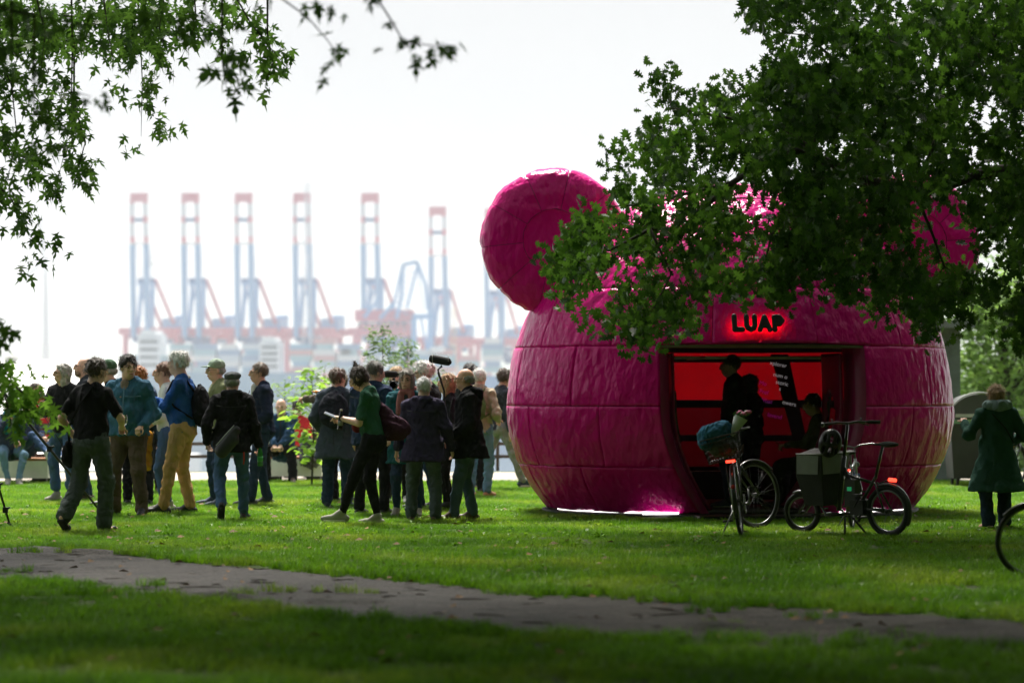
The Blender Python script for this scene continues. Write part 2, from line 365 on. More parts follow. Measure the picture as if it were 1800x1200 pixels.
def _ev(p, X, Y, Z):
    if p[0] == 'c':
        a, b, ra, rb, sc = p[1], p[2], p[3], p[4], p[6]
        if sc is not None:
            c = (a + b) / 2; s = np.array(sc, float)
            X, Y, Z = (X - c[0]) / s[0] + c[0], (Y - c[1]) / s[1] + c[1], (Z - c[2]) / s[2] + c[2]
        d = b - a; L = max(d @ d, 1e-9)
        t = np.clip(((X - a[0]) * d[0] + (Y - a[1]) * d[1] + (Z - a[2]) * d[2]) / L, 0, 1)
        q = np.sqrt((X - a[0] - t * d[0]) ** 2 + (Y - a[1] - t * d[1]) ** 2 + (Z - a[2] - t * d[2]) ** 2) - (ra + (rb - ra) * t)
        return q * (min(sc) if sc is not None else 1)
    c = p[1]; x, y, z = X - c[0], Y - c[1], Z - c[2]
    M = p[3] if p[0] == 'e' else p[4]
    if M is not None:   # columns of M are the local axes
        x, y, z = x * M[0][0] + y * M[1][0] + z * M[2][0], x * M[0][1] + y * M[1][1] + z * M[2][1], x * M[0][2] + y * M[1][2] + z * M[2][2]
    if p[0] == 'e':
        r = p[2]; k0 = np.sqrt((x / r[0]) ** 2 + (y / r[1]) ** 2 + (z / r[2]) ** 2)
        k1 = np.sqrt((x / r[0] ** 2) ** 2 + (y / r[1] ** 2) ** 2 + (z / r[2] ** 2) ** 2)
        return k0 * (k0 - 1) / np.maximum(k1, 1e-6)
    h = p[2]; qx, qy, qz = np.abs(x) - h[0], np.abs(y) - h[1], np.abs(z) - h[2]
    return np.sqrt(np.maximum(qx, 0) ** 2 + np.maximum(qy, 0) ** 2 + np.maximum(qz, 0) ** 2) + np.minimum(np.maximum(qx, np.maximum(qy, qz)), 0) - p[3]
def sdf(prims, res, wr=0, wf=14, seed=0, ws=(1, 1, .45)):
    """returns V, F; wr is the depth of folds, wf their frequency"""
    lo = np.min([_bb(p)[0] for p in prims if p[7] > 0], 0) - 3 * res - .01
    hi = np.max([_bb(p)[1] for p in prims if p[7] > 0], 0) + 3 * res + .01
    n = np.ceil((hi - lo) / res).astype(int) + 1
    ax = [lo[i] + res * np.arange(n[i]) for i in range(3)]
    Fd = np.full(n, .2, np.float32)
    for p in prims:
        a, b = _bb(p); m = p[5] + 2.5 * res
        i0 = np.maximum(((a - m - lo) / res).astype(int), 0); i1 = np.minimum(((b + m - lo) / res).astype(int) + 2, n)
        if (i1 <= i0).any(): continue
        s = tuple(slice(i0[i], i1[i]) for i in range(3))
        X = ax[0][s[0]][:, None, None]; Y = ax[1][s[1]][None, :, None]; Z = ax[2][s[2]][None, None, :]
        d = _ev(p, X, Y, Z).astype(np.float32); c = Fd[s]; k = max(p[5], 1e-5)
        if p[7] > 0: h = np.maximum(k - np.abs(c - d), 0) / k; Fd[s] = np.minimum(c, d) - h * h * k * .25
        else: h = np.maximum(k - np.abs(c + d), 0) / k; Fd[s] = np.maximum(c, -d) + h * h * k * .25
    if wr:
        q = np.random.RandomState(seed); X = ax[0][:, None, None]; Y = ax[1][None, :, None]; Z = ax[2][None, None, :]
        g = 0
        for o in range(5):
            v = q.normal(0, 1, 3) * np.array(ws) * wf * (1 + o * .45); ph = q.uniform(0, 6.28); u = q.normal(0, 1, 3) * wf * .5
            g = g + np.sin(v[0] * X + v[1] * Y + v[2] * Z + ph + 1.6 * np.sin(u[0] * X + u[1] * Y + u[2] * Z)) / (1 + o * .4)
        Fd += (g * wr / 2.2).astype(np.float32)
    Fd[0], Fd[-1] = 1, 1; Fd[:, 0] = 1; Fd[:, -1] = 1; Fd[:, :, 0] = 1; Fd[:, :, -1] = 1
    return _nets(Fd, lo, res)
_E = [((0, 0, 0), (1, 0, 0)), ((0, 1, 0), (1, 1, 0)), ((0, 0, 1), (1, 0, 1)), ((0, 1, 1), (1, 1, 1)),
      ((0, 0, 0), (0, 1, 0)), ((1, 0, 0), (1, 1, 0)), ((0, 0, 1), (0, 1, 1)), ((1, 0, 1), (1, 1, 1)),
      ((0, 0, 0), (0, 0, 1)), ((1, 0, 0), (1, 0, 1)), ((0, 1, 0), (0, 1, 1)), ((1, 1, 0), (1, 1, 1))]
def _nets(Fd, lo, res):
    S = Fd < 0; c = np.zeros(np.array(Fd.shape) - 1, np.int8)
    for i in (0, 1):
        for j in (0, 1):
            for k in (0, 1): c += S[i:S.shape[0] - 1 + i, j:S.shape[1] - 1 + j, k:S.shape[2] - 1 + k]
    act = (c > 0) & (c < 8); I = np.argwhere(act)
    idx = np.full(act.shape, -1, np.int32); idx[act] = np.arange(len(I))
    P = np.zeros((len(I), 3)); N = np.zeros(len(I))
    for a, b in _E:
        A = I + a; B = I + b; fa = Fd[A[:, 0], A[:, 1], A[:, 2]]; fb = Fd[B[:, 0], B[:, 1], B[:, 2]]
        m = (fa < 0) != (fb < 0); t = fa[m] / (fa[m] - fb[m])
        P[m] += A[m] + (B[m] - A[m]) * t[:, None]; N[m] += 1
    V = lo + res * P / N[:, None]
    Q = []
    for axi in range(3):
        o = [0, 0, 0]; o[axi] = 1
        s0 = S[:S.shape[0] - o[0], :S.shape[1] - o[1], :S.shape[2] - o[2]]; s1 = S[o[0]:, o[1]:, o[2]:]
        e = np.argwhere(s0 != s1); u, v = [(1, 2), (2, 0), (0, 1)][axi]
        du = np.zeros(3, int); du[u] = 1; dv = np.zeros(3, int); dv[v] = 1
        q = np.stack([idx[tuple((e - du * x - dv * y).T)] for x, y in ((1, 1), (0, 1), (0, 0), (1, 0))], 1)
        fl = ~s0[tuple(e.T)]; q[fl] = q[fl][:, ::-1]; Q.append(q)
    return V, np.concatenate(Q)
def join(*vf):
    V = []; F = []; n = 0
    for v, f in vf: V.append(v); F.append(f + n); n += len(v)
    return np.concatenate(V), np.concatenate(F)
def sobj(name, prims, res, m, parent, **kw):
    v, f = sdf(prims, res, **kw); return link(name, np_mesh(name, v, f), parent, m)
# ------------------------------------------------------------ the pink pavilion: a squashed ball of hammered panels with two round ears
PC = Vector(((1283 - 900) / FP * 28.5, 28.5, 0)); PROT = R(6)
PA, PB, PZ, PUP, PDN = 2.63, 2.12, 1.2, 2.66, 2.0    # half width, half depth, height of the widest ring, heights above and below
def prof(z):
    t = (z - PZ) / (PUP if z > PZ else PDN)
    return math.sqrt(max(0, 1 - t * t))
M_PINK = bpy.data.materials.new('pink_lacquer'); M_PINK.use_nodes = True; nt = M_PINK.node_tree; b = nt.nodes['Principled BSDF']
nt.links.new(ramp(nt, tex(nt, 1.4, 4), [(.3, (.62, .001, .205)), (.7, (.74, .002, .26))]), b.inputs['Base Color'])
b.inputs['Roughness'].default_value = .24; b.inputs['Specular IOR Level'].default_value = .2; b.inputs['Coat Weight'].default_value = .06; b.inputs['Coat Roughness'].default_value = .1
bp = nt.nodes.new('ShaderNodeBump'); bp.inputs['Strength'].default_value = .55; bp.inputs['Distance'].default_value = .06
t1 = tex(nt, 8.5, 2, stretch=(1.3, 1.3, .65), dist=.1); nt.links.new(t1, bp.inputs['Height'])
bp2 = nt.nodes.new('ShaderNodeBump'); bp2.inputs['Strength'].default_value = .12; bp2.inputs['Distance'].default_value = .02
nt.links.new(tex(nt, 22, 2), bp2.inputs['Height']); nt.links.new(bp.outputs[0], bp2.inputs['Normal']); nt.links.new(bp2.outputs[0], b.inputs['Normal'])
nt.links.new(bp2.outputs[0], b.inputs['Coat Normal'])
M_DARK = mat('dark_magenta_frame', (.13, .008, .06), .45)
M_BLACK = mat('black_steel', (.014, .013, .015), .5)
M_RUB = mat('black_rubber', (.012, .012, .013), .75)
pav = empty('pavilion', PC, 'big hammered pink ball shaped pavilion with two round ears and open doorway', 'pavilion', rz=PROT)
def door_w(z):
    if z >= 1.94: return -1
    return 1.15 - .50 * max(0, (1.25 - z) / 1.2) ** 1.9
def dent(p, s=1.0):
    return .010 * s * noise.noise(p * 2.2) + .011 * s * noise.noise(Vector((p.x * 8, p.y * 8, p.z * 6))) + .006 * s * noise.noise(Vector((p.x * 17, p.y * 17, p.z * 13)))
def surf(ph, z, off=0):
    r = prof(z); p = Vector((PA * r * math.sin(ph), -PB * r * math.cos(ph), z))
    n = Vector((p.x / PA ** 2, p.y / PB ** 2, (z - PZ) / (PUP if z > PZ else PDN) ** 2)).normalized()
    return p + n * (off + dent(p))
def panel(ph0, ph1, z0, z1, name='panel', m=M_PINK, nu=14, nv=12, off=0, clip=True, g=.003):
    V = []; th = .03; rows = []
    for j in range(nv + 1):
        z = z0 + g + (z1 - z0 - 2 * g) * j / nv; rr = max(prof(z), .05); gp = g / (PA * rr)
        a, b_ = ph0 + gp, ph1 - gp
        if clip:
            w_ = door_w(z)
            if w_ > 0:
                e = math.asin(min(1, w_ / (PA * rr)))
                if (a + b_) / 2 > 0: a = max(a, e)
                else: b_ = min(b_, -e)
                if a >= b_: a = b_ = min(max((a + b_) / 2, -9), 9)
        rows.append((a, b_, z))
    for a, b_, z in rows:
        for i in range(nu + 1):
            u = i / nu; v = (z - z0) / (z1 - z0); ed = min(u, 1 - u, v, 1 - v)
            pil = -.004 * (1 - min(1, ed / .03)) ** 2
            V.append(surf(a + (b_ - a) * u, z, off + pil))
    n = len(V); k = nu + 1
    F = [(j * k + i, j * k + i + 1, (j + 1) * k + i + 1, (j + 1) * k + i) for j in range(nv) for i in range(nu)]
    # rim folded inwards gives the sheet its thickness
    rim = [j * k for j in range(nv, -1, -1)][::-1]
    loop = list(range(0, k)) + [j * k + nu for j in range(1, nv + 1)] + [nv * k + i for i in range(nu - 1, -1, -1)] + [j * k for j in range(nv - 1, 0, -1)]
    base = len(V)
    for q in loop:
        p = V[q]; nn = Vector((p.x / PA ** 2, p.y / PB ** 2, (p.z - PZ) / PUP ** 2)).normalized(); V.append(p - nn * th)
    m_ = len(loop)
    F += [(loop[(i + 1) % m_], loop[i], base + i, base + (i + 1) % m_) for i in range(m_)]
    me = np_mesh(name, V, F); return link(name, me, pav, m)
RINGS = [(.06, .57), (.57, 1.25), (1.25, 1.92), (1.92, 2.57), (2.57, 3.20), (3.20, 3.62)]
STEP = R(27)
DH = math.asin(1.15 / PA)
for ri, (z0, z1) in enumerate(RINGS):
    # rings below the lintel start at the doorway, rings above are centred on it
    if ri < 3: cuts = [DH * .42] + [DH * 1.0 + STEP * (i + (.62 if ri % 2 else .95)) for i in range(8)]
    else: cuts = [STEP * (.5 + i) * (1.0 if ri == 3 else 1.25) for i in range(9 if ri == 3 else 7)]
    cuts = [c for c in cuts if c < math.pi - .12]
    if ri < 3:
        iv = [(cuts[i], cuts[i + 1]) for i in range(len(cuts) - 1)]; iv = iv + [(-b_, -a) for a, b_ in iv]
        e = cuts[-1]; iv.append((e, 2 * math.pi - e))
    else:
        iv = [(cuts[i], cuts[i + 1]) for i in range(len(cuts) - 1)]; iv = iv + [(-b_, -a) for a, b_ in iv]; iv.append((-cuts[0], cuts[0]))
        e = cuts[-1]; iv.append((e, 2 * math.pi - e))
    for a, b_ in iv:
        mid = (a + b_) / 2; back = abs(((mid + math.pi) % (2 * math.pi)) - math.pi) > R(100)
        if ri < 3 and back: continue
        panel(a, b_, z0, z1, nu=14 if back else 34, nv=8 if back else 22)
# crown
V = [surf(0, 3.86, 0)]; n = 28
for j in range(1, 6):
    z = 3.86 - (3.86 - 3.63) * (j / 5) ** 1.6
    for i in range(n): V.append(surf(2 * math.pi * i / n, z))
me = MB(); me.add(V, [(0, 1 + i, 1 + (i + 1) % n) for i in range(n)] + [(1 + j * n + i, 1 + (j + 1) * n + i, 1 + (j + 1) * n + (i + 1) % n, 1 + j * n + (i + 1) % n) for j in range(4) for i in range(n)], True)
me.build('crown_panel', M_PINK, pav)
# dark inner shell shows in the joints; the rear has red see-through sheets over steel rails
mb = MB(); n = 96; zs = [.1 + i * .12 for i in range(31)]
def shell(off, keep, name, m, both=False):
    V = []; F = []
    for j, z in enumerate(zs):
        for i in range(n):
            ph = 2 * math.pi * i / n; r = prof(z); V.append(((PA + off) * r * math.sin(ph), -(PB + off) * r * math.cos(ph), z))
    for j in range(len(zs) - 1):
        for i in range(n):
            ph = 2 * math.pi * (i + .5) / n; ph = (ph + math.pi) % (2 * math.pi) - math.pi; z = (zs[j] + zs[j + 1]) / 2
            if keep(ph, z): F.append((j * n + i, j * n + (i + 1) % n, (j + 1) * n + (i + 1) % n, (j + 1) * n + i))
    return link(name, np_mesh(name, V, F), pav, m)
M_IN = mat('dark_lining', (.05, .006, .02), .7)
def keep_in(ph, z):
    w_ = door_w(z) 
    if w_ > 0 and abs(ph) < math.asin(min(1, (w_ + .05) / (PA * prof(z)))): return False
    if abs(ph) > R(100) and z < 1.95: return False
    return True
shell(-.055, keep_in, 'lining', M_IN)
M_RED = bpy.data.materials.new('red_translucent_sheet'); M_RED.use_nodes = True; nt = M_RED.node_tree; nt.nodes.clear()
o_ = nt.nodes.new('ShaderNodeOutputMaterial'); tr = nt.nodes.new('ShaderNodeBsdfTranslucent'); tp = nt.nodes.new('ShaderNodeBsdfTransparent'); gl = nt.nodes.new('ShaderNodeBsdfGlossy')
c_ = ramp(nt, tex(nt, 1.2, 3), [(.3, (.055, .0003, .001)), (.7, (.095, .0005, .0015))]); nt.links.new(c_, tr.inputs[0]); tp.inputs[0].default_value = (.14, .0005, .001, 1); gl.inputs[0].default_value = (.6, .1, .12, 1); gl.inputs['Roughness'].default_value = .15
m1 = nt.nodes.new('ShaderNodeMixShader'); m1.inputs[0].default_value = .12; nt.links.new(tr.outputs[0], m1.inputs[1]); nt.links.new(tp.outputs[0], m1.inputs[2])
m2 = nt.nodes.new('ShaderNodeMixShader'); m2.inputs[0].default_value = .05; nt.links.new(m1.outputs[0], m2.inputs[1]); nt.links.new(gl.outputs[0], m2.inputs[2]); nt.links.new(m2.outputs[0], o_.inputs[0])
M_RED_SHADE = M_RED.copy(); M_RED_SHADE.name = 'shaded_red_sheet'  # lower sheets: shade from the bench is put into this darker colour
for n_ in M_RED_SHADE.node_tree.nodes:
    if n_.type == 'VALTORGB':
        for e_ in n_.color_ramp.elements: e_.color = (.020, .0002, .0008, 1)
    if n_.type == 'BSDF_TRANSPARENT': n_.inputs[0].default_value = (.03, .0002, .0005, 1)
for z0, z1 in ((.08, .438), (.442, .828), (.832, 1.258), (1.262, 1.818), (1.822, 1.95)):
    for k in range(6):
        a = R(100) + R(160) / 6 * k; V = []; nu = 8
        for z in (z0, (z0 + z1) / 2, z1):
            for i in range(nu + 1):
                ph = a + R(160) / 6 * i / nu ; V.append(((PA - .02) * prof(z) * math.sin(ph), -(PB - .02) * prof(z) * math.cos(ph), z))
        F = [(j * 9 + i, j * 9 + i + 1, (j + 1) * 9 + i + 1, (j + 1) * 9 + i) for j in range(2) for i in range(8)]
        link('rear_window', np_mesh('rear_window', V, F), pav, M_RED if z0 > 1.2 else M_RED_SHADE)
# interior rails, floor, bench steps
M_FLOOR = mat('dark_floor', (.03, .02, .022), .5)
for z, h in ((1.26, .10), (.83, .08), (.44, .07), (1.82, .08)):
    mb = MB(); V = []; k = 40
    for i in range(k + 1):
        ph = R(95) + R(170) * i / k
        for off in (0, .07):
            for zz in (z - h / 2, z + h / 2):
                r = prof(z); V.append(((PA - .06 - off) * r * math.sin(ph), -(PB - .06 - off) * r * math.cos(ph), zz))
    F = []
    for i in range(k):
        a = i * 4; F += [(a, a + 4, a + 5, a + 1), (a + 2, a + 3, a + 7, a + 6), (a + 1, a + 5, a + 7, a + 3), (a, a + 2, a + 6, a + 4)]
    mb.add(V, F); mb.build('rail', M_BLACK, pav)
for ph in (200,):
    mb = MB(); pts = [Vector(((PA - .09) * prof(z) * math.sin(R(ph)), -(PB - .09) * prof(z) * math.cos(R(ph)), z)) for z in (.08, .3, .6, .9, 1.2, 1.5, 1.9)]
    mb.tube(pts, .03, 6); mb.build('rib', M_BLACK, pav)
mb = MB(); mb.lathe([(0, .05), (1, .05), (1, .09), (0, .09)], n=40)
me = mb.mesh('floor_disc'); me.transform(Matrix.Diagonal((2.0, 1.6, 1, 1))); link('floor_disc', me, pav, M_FLOOR)
mb = MB()
for i in range(14):
    a = R(112) + R(136) * i / 13; c = Vector((1.9 * math.sin(a), -1.5 * math.cos(a), .26)); mb.box(c, (.42, .34, .34), Matrix.Rotation(-a, 3, 'Z').inverted() if False else Matrix.Rotation(a, 3, 'Z'))
mb.build('bench', M_FLOOR, pav)
# the ceiling rail with small spot lamps, seen under the lintel
mb = MB(); mb.beam((-1.2, -.6, 1.80), (1.2, -.6, 1.80), .03); mb.beam((-.45, -.9, 1.80), (-.45, .3, 1.80), .03); mb.beam((-1.05, -1.1, 1.55), (-1.02, -1.0, 1.95), .04); mb.build('ceiling_rail', mat('pale_steel', (.5, .42, .38), .4), pav)
# doorway: deep reveals, door leaves standing edge-on with oval lights, lintel strip, threshold
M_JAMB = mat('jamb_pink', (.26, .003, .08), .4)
for s in (-1, 1):
    V = []; k = 26
    for i in range(k + 1):
        z = .06 + (1.90 - .06) * i / k; w_ = door_w(z); y0 = -PB * math.sqrt(max(0, prof(z) ** 2 - (w_ / PA) ** 2))
        for dx, dy in ((0, -.012), (-.10, .05), (-.115, .09), (-.115, .55)): V.append((s * (w_ + dx), y0 + dy + dent(Vector((s * w_, y0, z))) * (dy < 0), z))
    F = [(i * 4 + j, i * 4 + j + 1, (i + 1) * 4 + j + 1, (i + 1) * 4 + j) for i in range(k) for j in range(3)]
    link('door_reveal', np_mesh('door_reveal', V, F), pav, M_JAMB)
    # leaf: a curved board with an oval opening
    V = []; F = []; nz_ = 36; ny_ = 14
    def leafp(y, z): w_ = door_w(z); y0 = -PB * math.sqrt(max(0, prof(z) ** 2 - (w_ / PA) ** 2)); return Vector((s * (w_ - .20 - .06 * math.sin(y * 3)), y0 + .22 + y, z))
    for j in range(nz_ + 1):
        for i in range(ny_ + 1): V.append(leafp(.62 * i / ny_, .10 + 1.74 * j / nz_))
    for j in range(nz_):
        for i in range(ny_):
            z = .10 + 1.74 * (j + .5) / nz_; y = .62 * (i + .5) / ny_
            if ((z - 1.13) / .26) ** 2 + ((y - .30) / .15) ** 2 > 1: F.append((j * (ny_ + 1) + i, j * (ny_ + 1) + i + 1, (j + 1) * (ny_ + 1) + i + 1, (j + 1) * (ny_ + 1) + i))
    lf = link('door_leaf', np_mesh('door_leaf', V, F), pav, M_JAMB)
    mo = lf.modifiers.new('thick', 'SOLIDIFY'); mo.thickness = .035
    mb = MB(); pts = [leafp(.30 + .165 * math.cos(t), 1.13 + .275 * math.sin(t)) for t in [2 * math.pi * i / 28 for i in range(29)]]
    mb.tube(pts, .022, 6); mb.build('oval_frame', M_BLACK, lf)
mb = MB(); V = []; k = 20
for i in range(k + 1):
    x = -1.15 + 2.3 * i / k; y0 = -PB * math.sqrt(max(0, prof(1.92) ** 2 - (x / PA) ** 2))
    for dy, z in ((0.01, 1.925), (.01, 1.895), (.5, 1.895), (.5, 1.94)): V.append((x, y0 + dy, z))
mb.add(V, [(i * 4 + j, i * 4 + (j + 1) % 4, (i + 1) * 4 + (j + 1) % 4, (i + 1) * 4 + j) for i in range(k) for j in range(4)]); mb.build('lintel', mat('brass_strip', (.10, .07, .035), .5), pav)
# base plinth, threshold, white light tubes
mb = MB(); mb.lathe([(0, -.02), (1, -.02), (1, .045), (.985, .05), (0, .05)], n=64); me = mb.mesh('plinth'); me.transform(Matrix.Diagonal((2.22, 1.84, 1, 1))); link('plinth', me, pav, mat('black_plinth', (.02, .02, .021), .6))
M_LED = mat('white_light_tube', (1, 1, 1), .3, var=0, emit=(1, .97, .95, 2.2))
def led(a0, a1, k=26, hook=True):
    pts = []
    for i in range(k + 1):
        a = R(a0 + (a1 - a0) * i / k); pts.append(Vector((2.13 * math.sin(a), -1.76 * math.cos(a), .066)))
    if hook:
        a = R(a1)
        for i in range(1, 8): t = R(90 * i / 4); pts.append(Vector((2.13 * math.sin(a) + .07 * math.sin(t), -1.76 * math.cos(a) - .035 * (1 - math.cos(t)), .066 - .0 * i)))
        pts += [Vector((pts[-1].x - .12 * i, pts[-1].y + .004 * i, .062)) for i in range(1, 4)]
    mb = MB(); mb.tube(pts, .010, 6); mb.build('light_tube', M_LED, pav)
led(-78, -27); led(26, 48, hook=False); led(52, 75, hook=False)
mb = MB(); mb.box((0, -1.98, .03), (1.5, .34, .05)); mb.build('threshold', M_BLACK, pav)
# ears: thick dished discs of wedge panels
def ear(cx, cz, rad, cy, tilt):
    e = link('ear', None, pav) ; e.location = (cx, cy, cz); e.rotation_euler = (0, 0, tilt)
    c = []
    def P(rr, a, side):    # rr 0..1, side -1 front +1 rear
        x, z = rad * rr * math.sin(a), rad * rr * math.cos(a)
        q = max(0, 1 - rr ** 5) ** .5; th = .27 * q
        if side < 0 and rr < .41: th -= .009
        p = Vector((x, side * th, z)); d = dent(p + Vector((cx, cy, cz)), 1.5)
        return p * (1 + .0) + Vector((x * d * 1.2, side * d * .8, z * d * 1.2))
    n = 10
    for k in range(n):
        a0 = 2 * math.pi * k / n + .22; a1 = a0 + 2 * math.pi / n
        V = []; prof_ = [(.42 + .58 * i / 18, -1) for i in range(19)] + [(1 - i / 6 * .9, 1) for i in range(1, 7)]
        nu = 14
        for rr, sd_ in prof_:
            for i in range(nu + 1):
                g = .0028 / max(rr * rad, .1); u = i / nu; p = P(min(rr, .9999), a0 + g + (a1 - a0 - 2 * g) * u, sd_)
                ed = min(u, 1 - u); p = p * (1 - .006 * (1 - min(1, ed / .05)) ** 2); V.append(p)
        F = [(j * (nu + 1) + i, (j + 1) * (nu + 1) + i, (j + 1) * (nu + 1) + i + 1, j * (nu + 1) + i + 1) for j in range(len(prof_) - 1) for i in range(nu)]
        link('ear_panel', np_mesh('ear_panel', V, F), e, M_PINK)
    V = [P(0, 0, -1)]; m_ = 24
    for rr in (.1, .2, .3, .37, .40, .415):
        for i in range(m_): V.append(P(rr, 2 * math.pi * i / m_, -1))
    F = [(0, 1 + i, 1 + (i + 1) % m_) for i in range(m_)] + [(1 + j * m_ + i, 1 + (j + 1) * m_ + i, 1 + (j + 1) * m_ + (i + 1) % m_, 1 + j * m_ + (i + 1) % m_) for j in range(5) for i in range(m_)]
    q = MB(); q.add(V, F, True); q.build('ear_centre', M_PINK, e)
    q = MB(); q.lathe([(rad * .3, -.1), (rad * .9, -.08), (rad * .9, .08), (rad * .3, .1)], n=30, M=Matrix.Rotation(R(90), 3, 'X')); q.build('ear_core', M_IN, e)
def ear_link(name, me, parent=None, mats=None): pass
_l = link
def link(name, me, parent=None, mats=None, loc=None):
    if me is None:
        o = bpy.data.objects.new(name, None); SC.collection.objects.link(o); o.parent = parent; return o
    return _l(name, me, parent, mats, loc)
ear(-2.11, 3.16, .855, -.15, R(-6)); ear(2.19, 3.16, .86, .05, R(4))
# LUAP sign: fat rounded black letters standing off the skin, red light behind them
M_HALO = mat('red_light', (1, .05, .03), .4, var=0, emit=(1, .035, .02, 2.0))
def letters():
    S = .030
    return [(-.245, [[(0, .15), (0, 0)], [(0, 0), (.085, 0)]]),
            (-.11, [[(0, .15), (0, .05), (.012, .018), (.045, 0), (.078, .018), (.09, .05), (.09, .15)]]),
            (.035, [[(0, 0), (.055, .145), (.11, 0)], [(.03, .045), (.08, .045)], [(.055, .05), (.055, .10)]]),
            (.20, [[(0, 0), (0, .145), (.055, .145), (.085, .105), (.055, .065), (0, .065)], [(.02, .10), (.05, .105)]])]
sg = empty('sign', PC + Matrix.Rotation(PROT, 3, 'Z') @ Vector((-.11, -PB * prof(2.09) - .085, 2.09)), 'LUAP sign of fat black letters with a red glow behind, above the pavilion doorway', 'sign', rz=PROT)
sg.location = sg.location + Vector((.0, 0, 0)); sg.rotation_euler = (R(-18), 0, PROT)
for ox, strokes in letters():
    pr = []; ph_ = []
    for st in strokes:
        for a, b_ in zip(st, st[1:]):
            pr.append(RC((ox + a[0], 0, a[1]), (ox + b_[0], 0, b_[1]), .029, .029, .002)); ph_.append((ox + a[0], ox + b_[0], a[1], b_[1]))
    cut = [BX((ox, -.030, .07), (.3, .015, .2), .0, .002, op=-1), BX((ox, .030, .07), (.3, .015, .2), .0, .002, op=-1)]
    v, f = sdf(pr + cut, .006); lt = link('letter', np_mesh('letter', v, f), sg, mat('black_letter', (.008, .008, .009), .5))
    q = MB()
    for x0, x1, z0, z1 in ph_: q.beam((x0, .026, z0), (x1, .026, z1), .034, .008, up=(0, 1, 0))
    q.build('backlight', M_HALO, lt)
# hanging text banner inside, white and violet words
ban = empty('banner', PC + Matrix.Rotation(PROT, 3, 'Z') @ Vector((.62, .35, 0)), 'dark hanging banner with white lettering inside the pavilion, right half', 'banner', rz=PROT)
mb = MB(); mb.add([(-.06, 0, 1.86), (.16, 0, 1.86), (.40, 0, .75), (.24, 0, .75)], [(0, 3, 2, 1)]); bo = mb.build('cloth', mat('dark_cloth', (.03, .002, .006), .8), ban)
bo.modifiers.new('t', 'SOLIDIFY').thickness = .004
M_TXT = mat('glowing_white_print', (.85, .8, .8), .6, var=0, emit=(.9, .8, .85, .08)); M_VIO = mat('glowing_violet_print', (.5, .02, .4), .6, var=0, emit=(.55, .02, .45, .06))  # the printed words get a faint glow of their own, standing in for light
def text(s, x, z, size, m, parent, y=-.006, name='lettering'):
    cu = bpy.data.curves.new(name, 'FONT'); cu.body = s; cu.size = size; cu.extrude = .0005
    o = bpy.data.objects.new(name, cu); SC.collection.objects.link(o); o.parent = parent; o.location = (x, y, z); o.rotation_euler = (R(90), R(12), 0); cu.materials.append(m)
    bpy.context.view_layer.update(); me = bpy.data.meshes.new_from_object(o); n = link(name, me, parent); n.location = o.location; n.rotation_euler = o.rotation_euler; bpy.data.objects.remove(o); return n
for s, x, z in (('xplorer', -.07, 1.74), ('num o', -.03, 1.60), ('storic', .0, 1.51), ('s', .04, 1.43), ('owers', .08, 1.27)): text(s, x, z, .068, M_TXT, ban)
for s, x, z in (('Mo', -.20, 1.50), ('Pref', -.20, 1.40), ('What', -.20, 1.30), ('lavend', -.10, 1.12)): text(s, x, z, .07, M_VIO, ban)
# ------------------------------------------------------------ trees
M_BARK = mat('bark', (.045, .036, .028), .9, var=.35, vscale=8, bump=.6, bscale=25, bstretch=(1, 1, .25))
M_OAK = leaf_mat('oak_leaf', (.014, .050, .005), (.058, .150, .015), .46, .4)
M_MAPLE = leaf_mat('maple_leaf', (.030, .085, .012), (.070, .165, .022), .45, .45)
M_PALE = leaf_mat('pale_leaf', (.10, .20, .045), (.20, .34, .07), .45, .6)
M_MIDL = leaf_mat('mid_leaf', (.075, .15, .045), (.15, .26, .075), .4, .6)
def outline_leaf(pts, fold=.12):
    """pts: right half outline from base to tip (x,y); returns a gently folded leaf lying along +y"""
    V = []; n = len(pts)
    for i, (x, y) in enumerate(pts): V.append((x, y, fold * x + .06 * y * y))
    for x, y in pts[1:-1]: V.append((-x, y, fold * x + .06 * y * y))
    ys = [0, .25, .5, .75]; spine = len(V)
    V.append((0, pts[0][1], 0))
    # fan each half about a spine vertex at the same height
    F = []; sp = []
    for y in (.15, .4, .65, .9): sp.append(len(V)); V.append((0, y, .06 * y * y))
    def near(y): return sp[min(range(4), key=lambda k: abs((.15, .4, .65, .9)[k] - y))]
    L = [0] + [n + i for i in range(n - 2)] + [n - 1]
    for S in (list(range(n)), L):
        for i in range(n - 1):
            a, b = S[i], S[i + 1]; sa, sb = near(V[a][1]), near(V[b][1])
            F.append((a, b, sb) if S[1] == 1 else (b, a, sb))
            if sa != sb: F.append((a, sb, sa) if S[1] == 1 else (sb, a, sa))
    return V, F
OAK = outline_leaf([(0, 0), (.04, .12), (.17, .20), (.06, .30), (.32, .42), (.10, .50), (.40, .70), (.13, .75), (.27, .95), (.08, .93), (0, 1.06)])
MAPLE = outline_leaf([(0, 0), (.03, .05), (.36, -.04), (.08, .20), (.30, .26), (.54, .52), (.32, .44), (.07, .42), (.20, .70), (.16, .86), (.07, .80), (0, 1.4)], .05)
PLAIN = ([(0, 0, 0), (.28, .35, .05), (.2, .75, .05), (0, 1, 0), (-.2, .75, .05), (-.28, .35, .05)], [(0, 1, 2, 3), (0, 3, 4, 5)])
def inpoly(x, y, P):
    c = False; j = len(P) - 1
    for i in range(len(P)):
        if (P[i][1] > y) != (P[j][1] > y) and x < (P[j][0] - P[i][0]) * (y - P[i][1]) / (P[j][1] - P[i][1]) + P[i][0]: c = not c
        j = i
    return c
